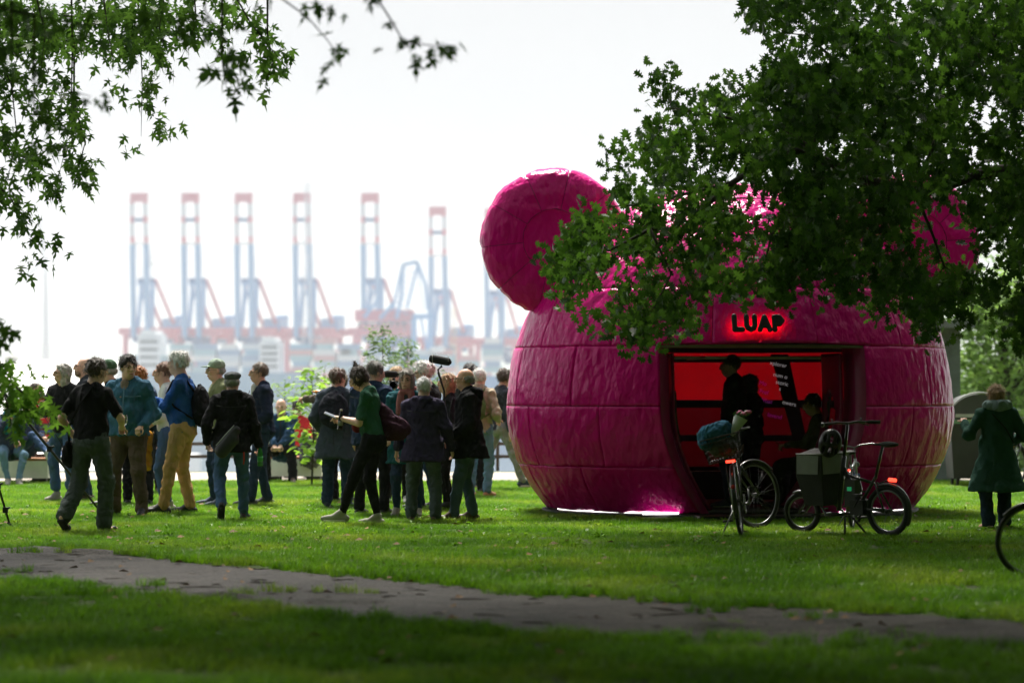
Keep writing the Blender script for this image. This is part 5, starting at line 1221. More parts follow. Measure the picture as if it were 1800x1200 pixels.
# ------------------------------------------------------------ the crowd, from left to right
BLACKC = fabric('black', (.012, .012, .015)); NAVY = fabric('navy', (.018, .028, .060)); DENIM = fabric('denim', (.062, .115, .235)); DENIMD = fabric('dark_denim', (.028, .050, .10)); DENIML = fabric('light_denim', (.13, .23, .33))
CORD = fabric('brown_corduroy', (.105, .075, .055)); GREYG = fabric('grey_green', (.075, .092, .090)); KHAKI = fabric('khaki', (.52, .32, .13)); BLUE = fabric('blue_knit', (.020, .085, .28)); WHITE = fabric('white', (.72, .72, .74)); OCHRE = fabric('ochre', (.55, .26, .025))
ANTH = fabric('anthracite', (.035, .04, .052)); PURP = fabric('dusk_purple', (.035, .028, .062)); GREENT = fabric('bottle_green', (.035, .11, .075)); TEAL = fabric('teal', (.01, .20, .26)); OLIVE = fabric('olive', (.10, .15, .055)); COAT = fabric('green_wool', (.035, .095, .075), folds=.3)
GREYT = fabric('light_grey', (.33, .34, .36)); STEELB = fabric('steel_blue', (.075, .115, .155)); SCARFG = fabric('grey_wool', (.22, .30, .31)); SCARFP = fabric('patterned_scarf', (.30, .12, .12)); CAPG = fabric('pale_green_cap', (.33, .42, .34)); CAPF = fabric('grey_flat_cap', (.11, .12, .13)); RED = fabric('red', (.50, .03, .04)); PURPB = fabric('aubergine_bag', (.050, .016, .035)); BEIGE = fabric('beige', (.40, .34, .25)); LEATH = mat('brown_leather', (.07, .04, .025), .5); BLKSH = mat('black_shoe', (.012, .012, .014), .5); GREYSH = mat('grey_suede', (.32, .31, .27), .9); WHSOLE = mat('pale_sole', (.6, .58, .52), .8); DKSOLE = mat('dark_sole', (.02, .02, .02), .8); NAVSH = mat('navy_shoe', (.03, .05, .09), .7); WHSH = mat('white_shoe', (.65, .65, .65), .7)
GL = mat('dark_frame', (.01, .01, .012), .3); COL = fabric('pale_blue_shirt', (.40, .48, .58))
def P(label, px, py, topy, yaw, top, legs, shoes, **kw):
    H = (py - topy) / FP * GY(py) * .985; return person(label, px, py, H, yaw, top, legs, shoes, **kw)
BR = (.055, .032, .02); DK = (.02, .014, .012); GR = (.30, .29, .28); WH = (.72, .71, .69); LG = (.45, .43, .41); BL = (.45, .28, .13)
sn = lambda a, b=WHSOLE: ('sneaker', a, b); sh = lambda a=BLKSH: ('shoe', a, DKSOLE)
p_tee = P('person in black tee shirt and grey green trousers with a wine glass, back turned', 160, 935, 624, -28, ('tee', BLACKC), ('wide', GREYG), ('sandal', BLKSH, DKSOLE), hair=('full', BR), sleeve='short', build=1.14, hem=.535, feet=((-.055, -.17, .055, 10, -40), (.055, .05, 0, -10)), hands=((-.16, .05, .545), (.09, .17, .60)), grip=(.3, .9), head=(-12, -4), lean=2, elbow=(None, (1, -.6, -.5)))
p_grey = P('woman with long wavy grey hair in black jacket and rolled jeans, glass in hand', 113, 880, 634, 158, ('jacket', BLACKC), ('straight', DENIM), sn(GREYSH), hair=('long', LG), cuffs=True, rise=.02, hands=((-.16, .06, .52), (.05, .20, .70)), grip=(.2, .9), head=(-40, 4), hem=.50, glasses=GL)
p_bald = P('bald bearded man with glasses behind the person in the black tee', 152, 878, 622, 108, ('jacket', ANTH), ('straight', DENIMD), sh(LEATH), hair=('fringe', (.25, .16, .10)), beard=1, glasses=GL, head=(0, 6))
p_gcap = P('man in green cap between the black tee shirt and the denim jacket', 196, 888, 628, 100, ('jacket', BLACKC), ('straight', NAVY), sn(BLKSH), hair=('fringe', GR), hat=('cap', fabric('green_cap', (.07, .13, .08))))
p_den = P('large man in blue denim jacket and brown corduroys, glasses and dark hair', 227, 906, 620, 162, ('jacket', fabric('denim_jacket', (.04, .125, .205))), ('loose', CORD), sh(), hair=('full', DK), glasses=GL, build=1.24, belly=.25, hem=.505, hands=((-.14, .11, .56), (.165, .04, .55)), grip=(.6, .4), head=(48, 0), inner=fabric('beige_shirt', (.26, .20, .17)), collar=fabric('denim_collar', (.05, .13, .20)), feet=((-.10, .02, 0, 18), (.10, .0, 0, -14)))
P('person with bushy red hair behind the man in denim', 243, 886, 640, 10, ('jacket', DENIMD), ('straight', BLACKC), sh(), hair=('curly', (.42, .14, .03)))
P('young woman with long dark hair and striped top, farther back', 264, 866, 676, 186, ('tee', fabric('stripe_dark', (.045, .045, .055))), ('straight', BLACKC), sn(LEATH), hair=('long', DK), sleeve='long', hem=.55, stripes=fabric('stripe_grey', (.22, .22, .24)), hands=((-.05, .13, .60), (.05, .13, .61)), head=(0, 0), build=.9)
p_wt = P('woman in white top holding a folded ochre coat, looking left', 293, 897, 631, 100, ('tee', WHITE), ('slim', DENIM), sn(GREYSH), hair=('short', (.20, .09, .05)), sleeve='three', hem=.54, build=.92, hands=((-.03, .15, .545), (.10, .14, .56)), grip=(.6, .7), glasses=None, warm=1, head=(-6, 2))
p_blu = P('tall white haired man in blue sweater and khaki trousers with arms crossed', 321, 902, 613, 84, ('sweater', BLUE), ('straight', KHAKI), sn(BLKSH, DKSOLE), hair=('full', WH), collar=WHITE, belly=.12, build=1.08, hem=.505, hands=((.06, .155, .675), (-.06, .165, .70)), elbow=((-.8, .1, -1), (.8, .1, -1)), grip=(.5, .5), head=(0, 0), feet=((-.08, .10, 0, 10), (.08, -.03, 0, -6)))
P('man in pale green baseball cap and glasses behind the flat cap', 386, 888, 627, 112, ('jacket', fabric('beige_green', (.20, .22, .12))), ('straight', DENIMD), sn(NAVSH), hair=('fringe', GR), hat=('cap', CAPG), glasses=GL, feet=((-.12, .02, 0, 15), (.12, .0, 0, -10)), build=1.05)
p_flat = P('man in grey flat cap and black hooded jacket walking away', 408, 913, 647, 4, ('jacket', BLACKC), ('straight', DENIM), sh(), hair=('fringe', GR), hat=('flat', CAPF), glasses=GL, hood=True, hem=.455, feet=((-.065, -.17, .06, 8, -52), (.075, .06, 0, -14)), hands=((-.17, .03, .52), (.185, .02, .455)), grip=(.3, .9), head=(-18, 0), build=1.12)
p_nav = P('man with glasses in navy bomber jacket and open collar, looking left', 461, 887, 632, 104, ('jacket', NAVY), ('straight', DENIMD), sh(fabric('grey_shoe', (.10, .10, .11))), hair=('short', (.15, .11, .08)), glasses=GL, collar=COL, inner=WHITE, hands=((-.10, .10, .545), (.11, .10, .55)), head=(4, 2), feet=((-.08, .09, 0, 10), (.08, -.05, 0, -6)), hem=.50)
p_long = P('person with tousled brown hair in long slate raincoat seen from behind', 592, 890, 644, -8, ('coat', fabric('slate_coat', (.050, .066, .092))), ('loose', DENIMD), sn(NAVSH), hair=('full', (.12, .07, .045)), hem=.35, skirt=.03, build=1.1, hands=((-.13, .08, .55), (.13, .10, .56)), head=(-30, 0))
P('person in khaki cap behind the long raincoat raising an orange bottle', 602, 882, 652, 60, ('jacket', fabric('taupe', (.12, .10, .08))), ('straight', BLACKC), sh(), hair=('short', BR), hat=('cap', fabric('khaki_cap', (.45, .40, .28))), hands=((-.05, .34, .80), (.14, .08, .55)), elbow=((-1, .3, -.6), None), grip=(.9, .3))
p_suit = P('grey haired man in navy suit jacket seen from behind', 652, 905, 629, -28, ('jacket', fabric('suit_navy', (.020, .036, .082))), ('straight', BLACKC), sh(), hair=('short', (.11, .10, .09)), hem=.455, build=1.14, head=(-30, -10), hands=((-.16, .06, .48), (.15, .08, .5)), feet=((-.11, .03, 0, 8), (.10, 0, 0, -8)))
p_grn = P('woman in green tee shirt and black jeans looking at her phone', 654, 922, 634, 78, ('tee', GREENT), ('slim', BLACKC), sn(GREYSH), hair=('topknot', (.045, .02, .015)), sleeve='short', hem=.545, build=.93, lean=4, head=(0, -24), hands=((-.05, .19, .66), (.07, .20, .655)), elbow=((-.4, -.6, -1), (.4, -.8, -1)), grip=(.7, .8), feet=((-.05, .19, 0, 6), (.06, -.02, 0, -10)))
P('blonde woman holding a video camera to her face behind the crowd', 698, 884, 640, 172, ('jacket', TEAL), ('straight', BLACKC), sn(WHSH), hair=('bob', (.60, .42, .22)), hands=((-.06, .20, .86), (.08, .20, .84)), grip=(.8, .8), warm=1)
p_scf = P('woman with grey bob, glasses and patterned scarf in teal coat', 716, 908, 643, 176, ('coat', fabric('dark_teal', (.012, .085, .11))), ('slim', DENIMD), sn(GREYSH), hair=('bob', (.24, .21, .185)), glasses=GL, scarf=(SCARFP, True), hem=.36, skirt=.02, head=(-6, -2), hands=((-.13, .10, .56), (.12, .12, .55)), inner=ANTH)
P('white haired man in black shirt behind the woman with the scarf', 752, 894, 632, 62, ('shirt', BLACKC), ('straight', DENIMD), sn(BLKSH), hair=('full', WH), build=1.15, glasses=GL, head=(25, 0))
p_prp = P('short white haired person in dark purple hooded jacket seen from behind', 744, 916, 658, -6, ('jacket', PURP), ('loose', fabric('slate_trousers', (.085, .105, .125))), sh(LEATH), hair=('short', (.66, .65, .67)), hood=True, hem=.415, skirt=.022, build=1.2, head=(-6, -4), hands=((-.19, .05, .49), (.19, .05, .50)), collar=fabric('olive_collar', (.08, .10, .06)), feet=((-.09, .03, 0, 14), (.085, .01, 0, -22)))
P('woman with curly blonde hair in black top and trousers, looking left', 790, 896, 652, 96, ('shirt', BLACKC), ('slim', BLACKC), ('sneaker', BLKSH, fabric('red_sole', (.5, .06, .03))), hair=('long', BL), build=.9, head=(-4, 8), hands=((-.09, .13, .60), (.10, .11, .58)), warm=1)
p_blk = P('balding man with glasses in long black jacket, jeans and brown shoes', 824, 914, 641, 86, ('coat', BLACKC), ('straight', STEELB), sh(LEATH), hair=('fringe', (.34, .31, .29)), glasses=GL, hood=True, hem=.405, skirt=.015, build=1.12, head=(0, 0), warm=1, hands=((-.10, .10, .545), (.14, .06, .50)), feet=((-.08, .09, 0, 8), (.08, -.02, 0, -6)))
p_bpk = P('white haired person with olive backpack behind the black jacket', 842, 872, 643, -20, ('jacket', BEIGE), ('straight', DENIML), ('shoe', mat('tan_shoe', (.35, .16, .07), .6), WHSOLE), hair=('short', WH), hands=((-.12, .10, .6), (.12, .1, .6)))
P('dark haired person at the back beside the boom microphone', 828, 866, 636, 20, ('jacket', ANTH), ('straight', BLACKC), sh(), hair=('full', (.06, .06, .06)))
P('man in dark jacket and grey jeans striding off towards the pink pavilion', 878, 860, 645, -62, ('jacket', ANTH), ('straight', GREYT), ('sneaker', NAVSH, WHSOLE), hair=('full', (.09, .06, .045)), feet=((-.05, -.20, .04, 0, -35), (.05, .20, 0, 0)), hands=((-.15, .06, .50), (.16, .02, .48)), head=(20, 0), lean=3)
p_coat = P('woman in long green wool coat and big grey scarf, hair in a bun', 1752, 930, 672, 8, ('coat', COAT), ('wide', DENIMD), ('shoe', mat('pink_shoe', (.45, .25, .20), .7), WHSOLE), hair=('bun', BL), hem=.265, skirt=.055, build=1.10, scarf=(SCARFG, False, 1.5), hands=((-.185, .13, .735), (.15, .10, .60)), elbow=((-.6, -.2, -1), (.6, -.6, -.8)), grip=(.25, .5), head=(6, 4), feet=((-.06, .0, 0, 8), (.075, .05, 0, -8)), warm=1)
# --- inside the pavilion: the low tone puts the indoor shade into their skin
def PI(label, px, Y, H, yaw, *a, **kw): return person(label, px, 0, H, yaw, *a, Y=Y, z0=.09, **kw)
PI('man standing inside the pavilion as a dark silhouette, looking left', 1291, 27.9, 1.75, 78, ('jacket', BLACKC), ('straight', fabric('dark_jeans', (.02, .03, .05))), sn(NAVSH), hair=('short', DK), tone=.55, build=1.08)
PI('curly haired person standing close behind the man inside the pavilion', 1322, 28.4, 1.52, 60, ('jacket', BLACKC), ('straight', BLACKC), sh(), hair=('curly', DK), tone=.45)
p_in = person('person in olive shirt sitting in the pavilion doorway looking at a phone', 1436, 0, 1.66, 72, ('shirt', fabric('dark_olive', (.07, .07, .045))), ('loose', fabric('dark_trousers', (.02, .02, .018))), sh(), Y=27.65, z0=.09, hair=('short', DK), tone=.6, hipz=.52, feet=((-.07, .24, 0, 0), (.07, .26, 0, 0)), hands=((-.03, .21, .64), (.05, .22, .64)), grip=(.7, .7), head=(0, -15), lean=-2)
# --- seated at the back
YB = 37.0
def SIT(label, px, Y, H, yaw, *a, **kw): return person(label, px, 0, H, yaw, *a, Y=Y, **kw)
SIT('older man in navy jacket sitting on the white bench, hands clasped', 497, 37.9, 1.76, 176, ('jacket', fabric('royal_navy', (.022, .06, .13))), ('loose', BLACKC), sh(LEATH), hair=('fringe', LG), hipz=.50, feet=((-.14, .30, 0, 12), (.10, .26, 0, -12)), hands=((-.03, .27, .575), (.03, .27, .575)), grip=(.7, .7), elbow=((-1, -.4, -.6), (1, -.4, -.6)), lean=10, build=1.1, open_=True)
SIT('person in red shirt and black cap sitting with back turned behind the bench', 523, 39.6, 1.70, 8, ('tee', RED), ('loose', BLACKC), sh(), sleeve='short', hair=('short', DK), hat=('cap', fabric('black_cap', (.02, .022, .025))), hipz=.46, feet=((-.1, .28, 0, 0), (.1, .28, 0, 0)), hands=((-.12, .2, .58), (.12, .2, .58)))
SIT('woman in quilted navy jacket and jeans sitting at the left bench, hand at her mouth', 18, 36.9, 1.68, 200, ('jacket', fabric('slate_quilt', (.030, .045, .085))), ('slim', DENIML), sn(GREYSH), hair=('short', (.16, .09, .06)), hipz=.53, feet=((-.03, .30, 0, 5), (.06, .26, 0, -8)), hands=((-.04, .20, .60), (.05, .13, .80)), grip=(.4, .8), elbow=(None, (1, .2, -1)), scarf=(TEAL, True), head=(-30, 0), lean=6, warm=1)
SIT('second woman on the left bench with her jeans legs stretched along the seat', 47, 37.3, 1.66, 236, ('jacket', fabric('slate_quilt', (.030, .045, .085))), ('slim', DENIM), sn(WHSH), hair=('short', (.22, .12, .07)), hipz=.55, feet=((-.02, .44, .19, 4, 55), (.12, .38, .24, -4, 60)), hands=((-.05, .17, .62), (.06, .20, .62)), grip=(.5, .5), head=(20, 0), lean=-4, warm=1)
SIT('person lying back on the far slatted seat in red and blue clothes', 84, 39.5, 1.70, 250, ('tee', RED), ('straight', fabric('bright_blue', (.04, .09, .30))), sh(), sleeve='short', hair=('short', BR), hipz=.80, feet=((-.05, .45, .38, 0, 50), (.05, .46, .40, 0, 50)), hands=((-.14, .10, .66), (.13, .10, .66)), lean=-22)
# seams, pockets, buttons and collars on the clothes seen from near
def seam(p, piece, pts, m, r=.004, name='seam'):
    par = next(c for c in p['t'].children if c.name.split('.')[0] == piece); q = MB(); q.tube([p['Tl'](*x) for x in pts], r, 5); q.build(name, m, par)
def patch_(p, piece, c, d, m, name='pocket'):
    par = next(c_ for c_ in p['t'].children if c_.name.split('.')[0] == piece); q = MB(); q.box(p['Tl'](*c), d); q.build(name, m, par)
SD = fabric('denim_seam', (.10, .20, .28)); SKN = fabric('black_seam', (.035, .035, .04)); BTN = mat('copper_button', (.40, .20, .12), .4)
seam(p_den, 'jacket', [(-.03, .125, .80), (-.035, .150, .70), (-.035, .158, .60), (-.035, .140, .52)], SD, .007, 'placket')
for s in (-1, 1): seam(p_den, 'jacket', [(s * .13, .10, .745), (s * .08, .138, .742), (s * .045, .148, .745)], SD, .004, 'pocket_seam')
q = None
for zz in (.74, .68, .62, .56):
    par = next(c for c in p_den['t'].children if c.name.startswith('jacket')); q = MB(); q.lathe([(0, -.006), (.009, -.006), (.009, .006), (0, .008)], c=p_den['Tl'](-.02, .155, zz), n=8); q.build('button', BTN, par)
for p_, nm in ((p_flat, 'jacket'), (p_prp, 'jacket'), (p_long, 'coat'), (p_suit, 'jacket')):
    seam(p_, nm, [(-.10, -.085, .765), (-.05, -.103, .757), (.0, -.108, .755), (.05, -.103, .757), (.10, -.085, .765)], SKN, .0035)
    seam(p_, nm, [(0, -.108, .60), (0, -.112, .53), (0, -.118, .45)], SKN, .003)
for p_ in (p_tee, p_flat, p_prp, p_long): 
    for s in (-1, 1): seam(p_, 'trousers', [(s * .045, -.095, .505), (s * .075, -.088, .50)], SKN, .0035, 'back_pocket')
seam(p_blk, 'coat', [(.0, .105, .80), (.0, .125, .72), (.0, .128, .62), (.0, .128, .50), (.0, .130, .42)], SKN, .005, 'zip')
seam(p_nav, 'jacket', [(-.02, .09, .80), (-.02, .118, .72), (-.02, .118, .60), (-.02, .118, .52)], SKN, .005, 'zip')
# ------------------------------------------------------------ things carried and held
def worn(p, name, label, cat, prims, m, res=.011, **kw):
    v, f = sdf(prims, res, **kw); o = link(name, np_mesh(name, v, f), None, m); o.location = p['loc']; o.rotation_euler = (0, 0, R(p['yaw'])); return tag(o, label, cat)
def strap(p, o, pts, m, w_=.012):
    q = MB(); q.tube(pts, w_ * .6, 6); c = q.build('strap', m, o); return c
def pack(p, name, label, cat, m, z=.68, w_=.10, d=.055, h=.12, y=-.12, straps=True):
    T = p['Tl']; H = p['H']; a = [EL(T(0, y, z), (w_ * H, d * H, h * H), .03), EL(T(0, y - .02, z - h * .35), (w_ * .9 * H, d * 1.1 * H, h * .6 * H), .04), RC(T(-.02, y + .01, z + h), T(.02, y + .01, z + h), .01 * H, .01 * H, .02)]
    o = worn(p, name, label, cat, a, m, wr=.008, wf=22, seed=int(z * 100))
    if straps:
        for s in (-1, 1): strap(p, o, [T(s * .05, y + .03, z + h * .7), T(s * .058, -.03, .835), T(s * .062, .045, .82), T(s * .075, .083, .74), T(s * .10, .03, .66), T(s * .08, y + .03, z - h * .6)], m, .022)
    return o
pack(p_blu, 'backpack', 'black backpack on the back of the man in the blue sweater', 'backpack', BLACKC, z=.66, w_=.085, h=.13, y=-.115)
pack(p_long, 'backpack', 'dark backpack on the back of the slate raincoat', 'backpack', fabric('ink', (.018, .02, .032)), z=.70, w_=.11, h=.13, y=-.105)
pack(p_bpk, 'backpack', 'olive green backpack worn over a beige jacket', 'backpack', OLIVE, z=.70, w_=.10, h=.13, y=-.115)
T = p_tee['Tl']; H = p_tee['H']
o = worn(p_tee, 'shoulder_bag', 'black shoulder bag hanging at the hip of the person in the black tee', 'bag', [EL(T(-.125, -.03, .44), (.03 * H, .065 * H, .075 * H), .02), RC(T(-.115, -.06, .50), T(-.12, .02, .50), .022 * H, .022 * H, .03)], BLACKC, wr=.008, wf=30)
strap(p_tee, o, [T(-.115, -.05, .50), T(-.10, -.082, .60), T(-.02, -.092, .72), T(.05, -.06, .83), T(.06, .03, .82), T(-.02, .09, .70), T(-.11, .02, .52)], BLACKC, .022)
T = p_flat['Tl']; H = p_flat['H']
o = worn(p_flat, 'sling_bag', 'black sling bag with pale zip across the back of the flat cap man', 'bag', [RC(T(-.07, -.12, .47), T(.03, -.125, .60), .040 * H, .032 * H, .02, (1, .8, 1)), RC(T(-.06, -.13, .45), T(.02, -.13, .54), .035 * H, .035 * H, .03, (1, .8, 1))], mat('black_nylon', (.02, .022, .026), .45))
q = MB(); q.tube([T(-.10, -.152, .50), T(-.04, -.165, .57), T(.02, -.155, .635)], .0045, 5); q.build('zip', mat('pale_zip', (.45, .47, .47), .6), o)
q = MB(); q.tube([T(.082, -.095, .455), T(.083, -.10, .40), T(.08, -.09, .375)], .008, 5, flat=1); q.build('red_strap', fabric('red_strap', (.5, .04, .02)), o)
strap(p_flat, o, [T(.04, -.12, .62), T(.09, -.06, .76), T(.09, .03, .82)], BLACKC, .02)
T = p_grn['Tl']; H = p_grn['H']
o = worn(p_grn, 'shoulder_bag', 'large slouchy aubergine bag on the shoulder of the woman in green', 'bag', [EL(T(.06, -.125, .585), (.05 * H, .105 * H, .075 * H), .05), RC(T(.055, -.06, .68), T(.06, -.16, .58), .035 * H, .055 * H, .06), RC(T(.04, .0, .80), T(.06, -.10, .68), .012 * H, .03 * H, .03)], PURPB, wr=.009, wf=26)
strap(p_grn, o, [T(.055, -.06, .70), T(.045, -.02, .84), T(.03, .035, .82), T(-.0, .07, .70), T(-.03, .085, .62)], fabric('wine_strap', (.22, .02, .035)), .018)
worn(p_grn, 'belt_bag', 'small wine red pouch at the belly of the woman in green', 'bag', [EL(T(-.02, .085, .615), (.05 * H, .032 * H, .04 * H), .02)], fabric('wine', (.20, .02, .035)))
T = p_coat['Tl']; H = p_coat['H']
o = worn(p_coat, 'hanging_scarf', 'blue fringed scarf hanging at the right side of the green coat', 'scarf', [RC(T(.10, .03, .62), T(.115, .02, .46), .016 * H, .022 * H, .01, (1, .5, 1)), RC(T(.10, .03, .62), T(.06, .02, .66), .016 * H, .016 * H, .02)], fabric('sea_blue', (.05, .16, .24)))
for k in range(9): q = MB(); q.tube([T(.098 + .004 * k, .025 - .0 * k, .455), T(.100 + .0045 * k, .02, .395 + .006 * (k % 3))], .0028, 4); q.build('fringe', SCARFG, o)
o = worn(p_coat, 'crossbody_strap', 'thin dark strap crossing the back of the green coat', 'strap', [RC(T(-.06, -.075, .80), T(.03, -.098, .70), .006, .006, .002), RC(T(.03, -.098, .70), T(.115, -.05, .58), .006, .006, .002)], BLACKC, res=.006)
# folded ochre coat over the forearm
T = p_wt['Tl']; H = p_wt['H']; h0 = (p_wt['wl'][0] + p_wt['wl'][1]) / 2
worn(p_wt, 'folded_coat', 'ochre yellow coat folded over the forearm of the woman in white', 'coat', [RC(h0 + Vector((.02, .0, 0)), h0 + Vector((0, .05, -.16)), .05, .07, .04), RC(h0 + Vector((0, .05, -.16)), h0 + Vector((0, .03, -.38)), .065, .055, .04, (.8, 1, 1)), RC(h0 + Vector((.03, -.05, -.08)), h0 + Vector((.04, -.04, -.46)), .045, .04, .03)], OCHRE, wr=.016, wf=30)
# glasses of wine
M_G = bpy.data.materials.new('clear_glass'); M_G.use_nodes = True; b_ = M_G.node_tree.nodes['Principled BSDF']; b_.inputs['Transmission Weight'].default_value = 1; b_.inputs['Roughness'].default_value = .03; b_.inputs['IOR'].default_value = 1.3
M_ROSE = mat('rose_wine', (.75, .20, .10), .2, var=0)
def wineglass(c, label, wine=True, tilt=0):
    t = empty('wine_glass', c - Vector((0, 0, .14)), label, 'wine glass'); t.rotation_euler = (0, R(tilt), 0)
    q = MB(); q.lathe([(0, 0), (.034, .001), (.034, .004), (.006, .008), (.004, .05), (.005, .085), (.02, .095), (.034, .12), (.037, .15), (.031, .20), (.029, .20), (.034, .15), (.031, .12), (.004, .097)], n=18); q.build('glass', M_G, t)
    if wine: q = MB(); q.lathe([(0, .098), (.018, .10), (.030, .121), (.0325, .14), (0, .14)], n=16); q.build('wine', M_ROSE, t)
h = p_tee['hand'][1]; wineglass(h + Vector((.02, 0, .09)), 'wine glass held low by the person in the black tee', False)
h = p_grey['hand'][1]; wineglass(h + Vector((.0, -.02, .07)), 'glass of rose wine held by the grey haired woman')
def bottle(c, label, m, k=1.0, rot=(0, 0, 0), cap=None, lab=None):
    t = empty('bottle', c, label, 'bottle'); t.rotation_euler = rot; s = k
    q = MB(); q.lathe([(0, -.12 * s), (.030 * s, -.12 * s), (.031 * s, -.11 * s), (.031 * s, .02 * s), (.024 * s, .055 * s), (.0125 * s, .085 * s), (.0125 * s, .12 * s), (0, .12 * s)], n=16); q.build('glass', m, t)
    q = MB(); q.lathe([(.0315 * s, -.07 * s), (.0322 * s, -.07 * s), (.0322 * s, -.01 * s), (.0315 * s, -.01 * s)], n=16); q.build('paper_label', lab or WHSOLE, t)
    q = MB(); q.lathe([(.0135 * s, .105 * s), (.015 * s, .105 * s), (.015 * s, .124 * s), (0, .126 * s)], n=12); q.build('cap', cap or WHSOLE, t)
h = p_flat['hand'][1]; bottle(h + Vector((.0, -.02, -.02)), 'green beer bottle in the hand of the man with the flat cap', mat('green_glass', (.01, .20, .03), .1, var=0, spec=.8), 1.0, (R(8), 0, 0), lab=mat('green_label', (.05, .35, .08), .5))
h = p_grn['hand'][0]; bottle(h + Vector((.06, -.045, -.03)), 'dark cola bottle with white cap held beside the phone', mat('dark_bottle', (.012, .008, .008), .12, var=0), .9, (0, R(4), 0), lab=mat('grey_label', (.25, .25, .26), .5))
t = empty('phone', h + Vector((-.05, -.03, .02)), 'pale phone held by the woman in the green tee shirt', 'phone'); t.rotation_euler = (R(20), R(22), 0)
q = MB(); q.box((0, 0, 0), (.135, .066, .009)); q.build('case', mat('pale_case', (.3, .3, .32), .4), t); q = MB(); q.box((0, 0, .0055), (.125, .06, .002)); q.build('screen', mat('phone_screen', (.10, .11, .13), .1, var=0, emit=(.7, .8, .9, .1)), t)
h = W(562, 689, GY(884)); bottle(h, 'orange juice bottle raised on its side above the raincoat shoulder', mat('orange_juice', (.80, .26, .01), .3, var=0), .85, (0, R(-86), 0), lab=mat('orange_label', (.85, .42, .05), .4))
h = (p_in['hand'][0] + p_in['hand'][1]) / 2; t = empty('phone', h, 'dark phone of the person sitting in the pavilion', 'phone'); t.rotation_euler = (0, R(30), 0); q = MB(); q.box((0, 0, 0), (.14, .07, .009)); q.build('case', M_BLACK, t); q = MB(); q.box((0, 0, .0055), (.13, .06, .002)); q.build('screen', mat('dim_screen', (.02, .02, .02), .1), t)
# microphone in a wind shield on its arm, and the video camera
t = empty('boom_microphone', W(775, 634, 27.5), 'black microphone in a long wind shield on an angled arm above the crowd', 'microphone'); q = MB()
M_FO = mat('black_foam', (.02, .02, .022), .95, bump=.5, bscale=120)
q.tube([(-.135, 0, .03), (-.13, 0, .029), (-.10, 0, .024), (.07, 0, -.01), (.10, 0, -.016), (.122, 0, -.02)], [.012, .036, .047, .046, .040, .012], 14); q.build('wind_shield', M_FO, t)
q = MB(); q.ring((0, 0, 0), .046, .004, 'x', 24, 6); me = q.mesh('ring'); 
for x in (-.095, .085): link('ring', me, t, mat('grey_ring', (.35, .35, .36), .5), loc=(x, 0, .024 - .04 * (x + .1) * 1.1))
q = MB(); q.tube([(0, 0, -.05), (.01, 0, -.065), (-.035, 0, -.10), (0, 0, -.22), (.035, .03, -.34), (.05, .08, -.8)], [.012, .012, .010, .011, .012, .012], 8); q.build('arm', M_BLACK, t)
q = MB(); q.tube([(-.02, -.02, -.09), (-.035, -.02, -.14), (.0, -.02, -.24), (.02, -.02, -.30)], .006, 6); q.build('cable', M_RUB, t)
t = empty('video_camera', W(692, 672, 29.5), 'black video camera with fluffy microphone in front of the blonde woman', 'camera')
q = MB(); q.box((0, .05, -.03), (.10, .18, .10)); q.box((0, .05, .04), (.03, .14, .03)); q.build('camera_body', M_BLACK, t)
q = MB(); q.lathe([(0, 0), (.048, 0), (.052, .02), (.046, .10), (.040, .10)], c=(0, -.04, -.03), n=20, M=Matrix.Rotation(R(90), 3, 'X')); q.build('lens', mat('lens_black', (.01, .012, .014), .2), t)
q = MB(); q.tube([(-.14, -.02, .10), (-.13, -.02, .10), (-.08, -.02, .105), (.03, -.02, .098), (.06, -.02, .09)], [.01, .035, .045, .042, .015], 12); q.build('wind_shield', M_FO, t)
q = MB(); q.box((.09, -.03, .10), (.05, .04, .05)); q.build('green_light', mat('green_plastic', (.02, .22, .14), .4), t)
# ------------------------------------------------------------ bicycles
M_CHR = mat('bike_metal', (.20, .20, .21), .35, metal=.9); M_FR = mat('bike_frame_black', (.018, .018, .02), .3, coat=.5); M_TAIL = mat('red_tail_light', (.8, .02, .01), .3, var=0, emit=(1, .04, .02, 2.2)); M_REFL = mat('red_reflector', (.45, .01, .01), .3)
_sp = {}
def wheel(parent, c, r, spokes=28, steer=0, fat=.019, name='wheel'):
    w_ = bpy.data.objects.new(name, None); SC.collection.objects.link(w_); w_.parent = parent; w_.location = c; w_.rotation_euler = (0, 0, steer)
    q = MB(); q.ring((0, 0, 0), r - fat, fat, 'x', 56, 8); q.build('tyre', M_RUB, w_)
    q = MB(); q.ring((0, 0, 0), r - fat * 2.2, .011, 'x', 48, 6, .8); q.build('rim', M_CHR, w_)
    q = MB(); q.tube([(-.045, 0, 0), (-.03, 0, 0), (.03, 0, 0), (.045, 0, 0)], [.01, .022, .022, .01], 10); q.build('hub', M_BLACK, w_)
    k = round(r, 3)
    if k not in _sp:
        q = MB(); q.tube([(.022, .018, 0), (.004, .03, r - fat * 2.4)], .0009, 4); _sp[k] = q.mesh('spoke'); _sp[k].materials.append(M_CHR)
    for i in range(spokes):
        o = bpy.data.objects.new('spoke', _sp[k]); SC.collection.objects.link(o); o.parent = w_; o.rotation_euler = (2 * math.pi * i / spokes, 0, 0); o.scale = (1 if i % 2 else -1, 1 if (i // 2) % 2 else -1, 1)
    return w_
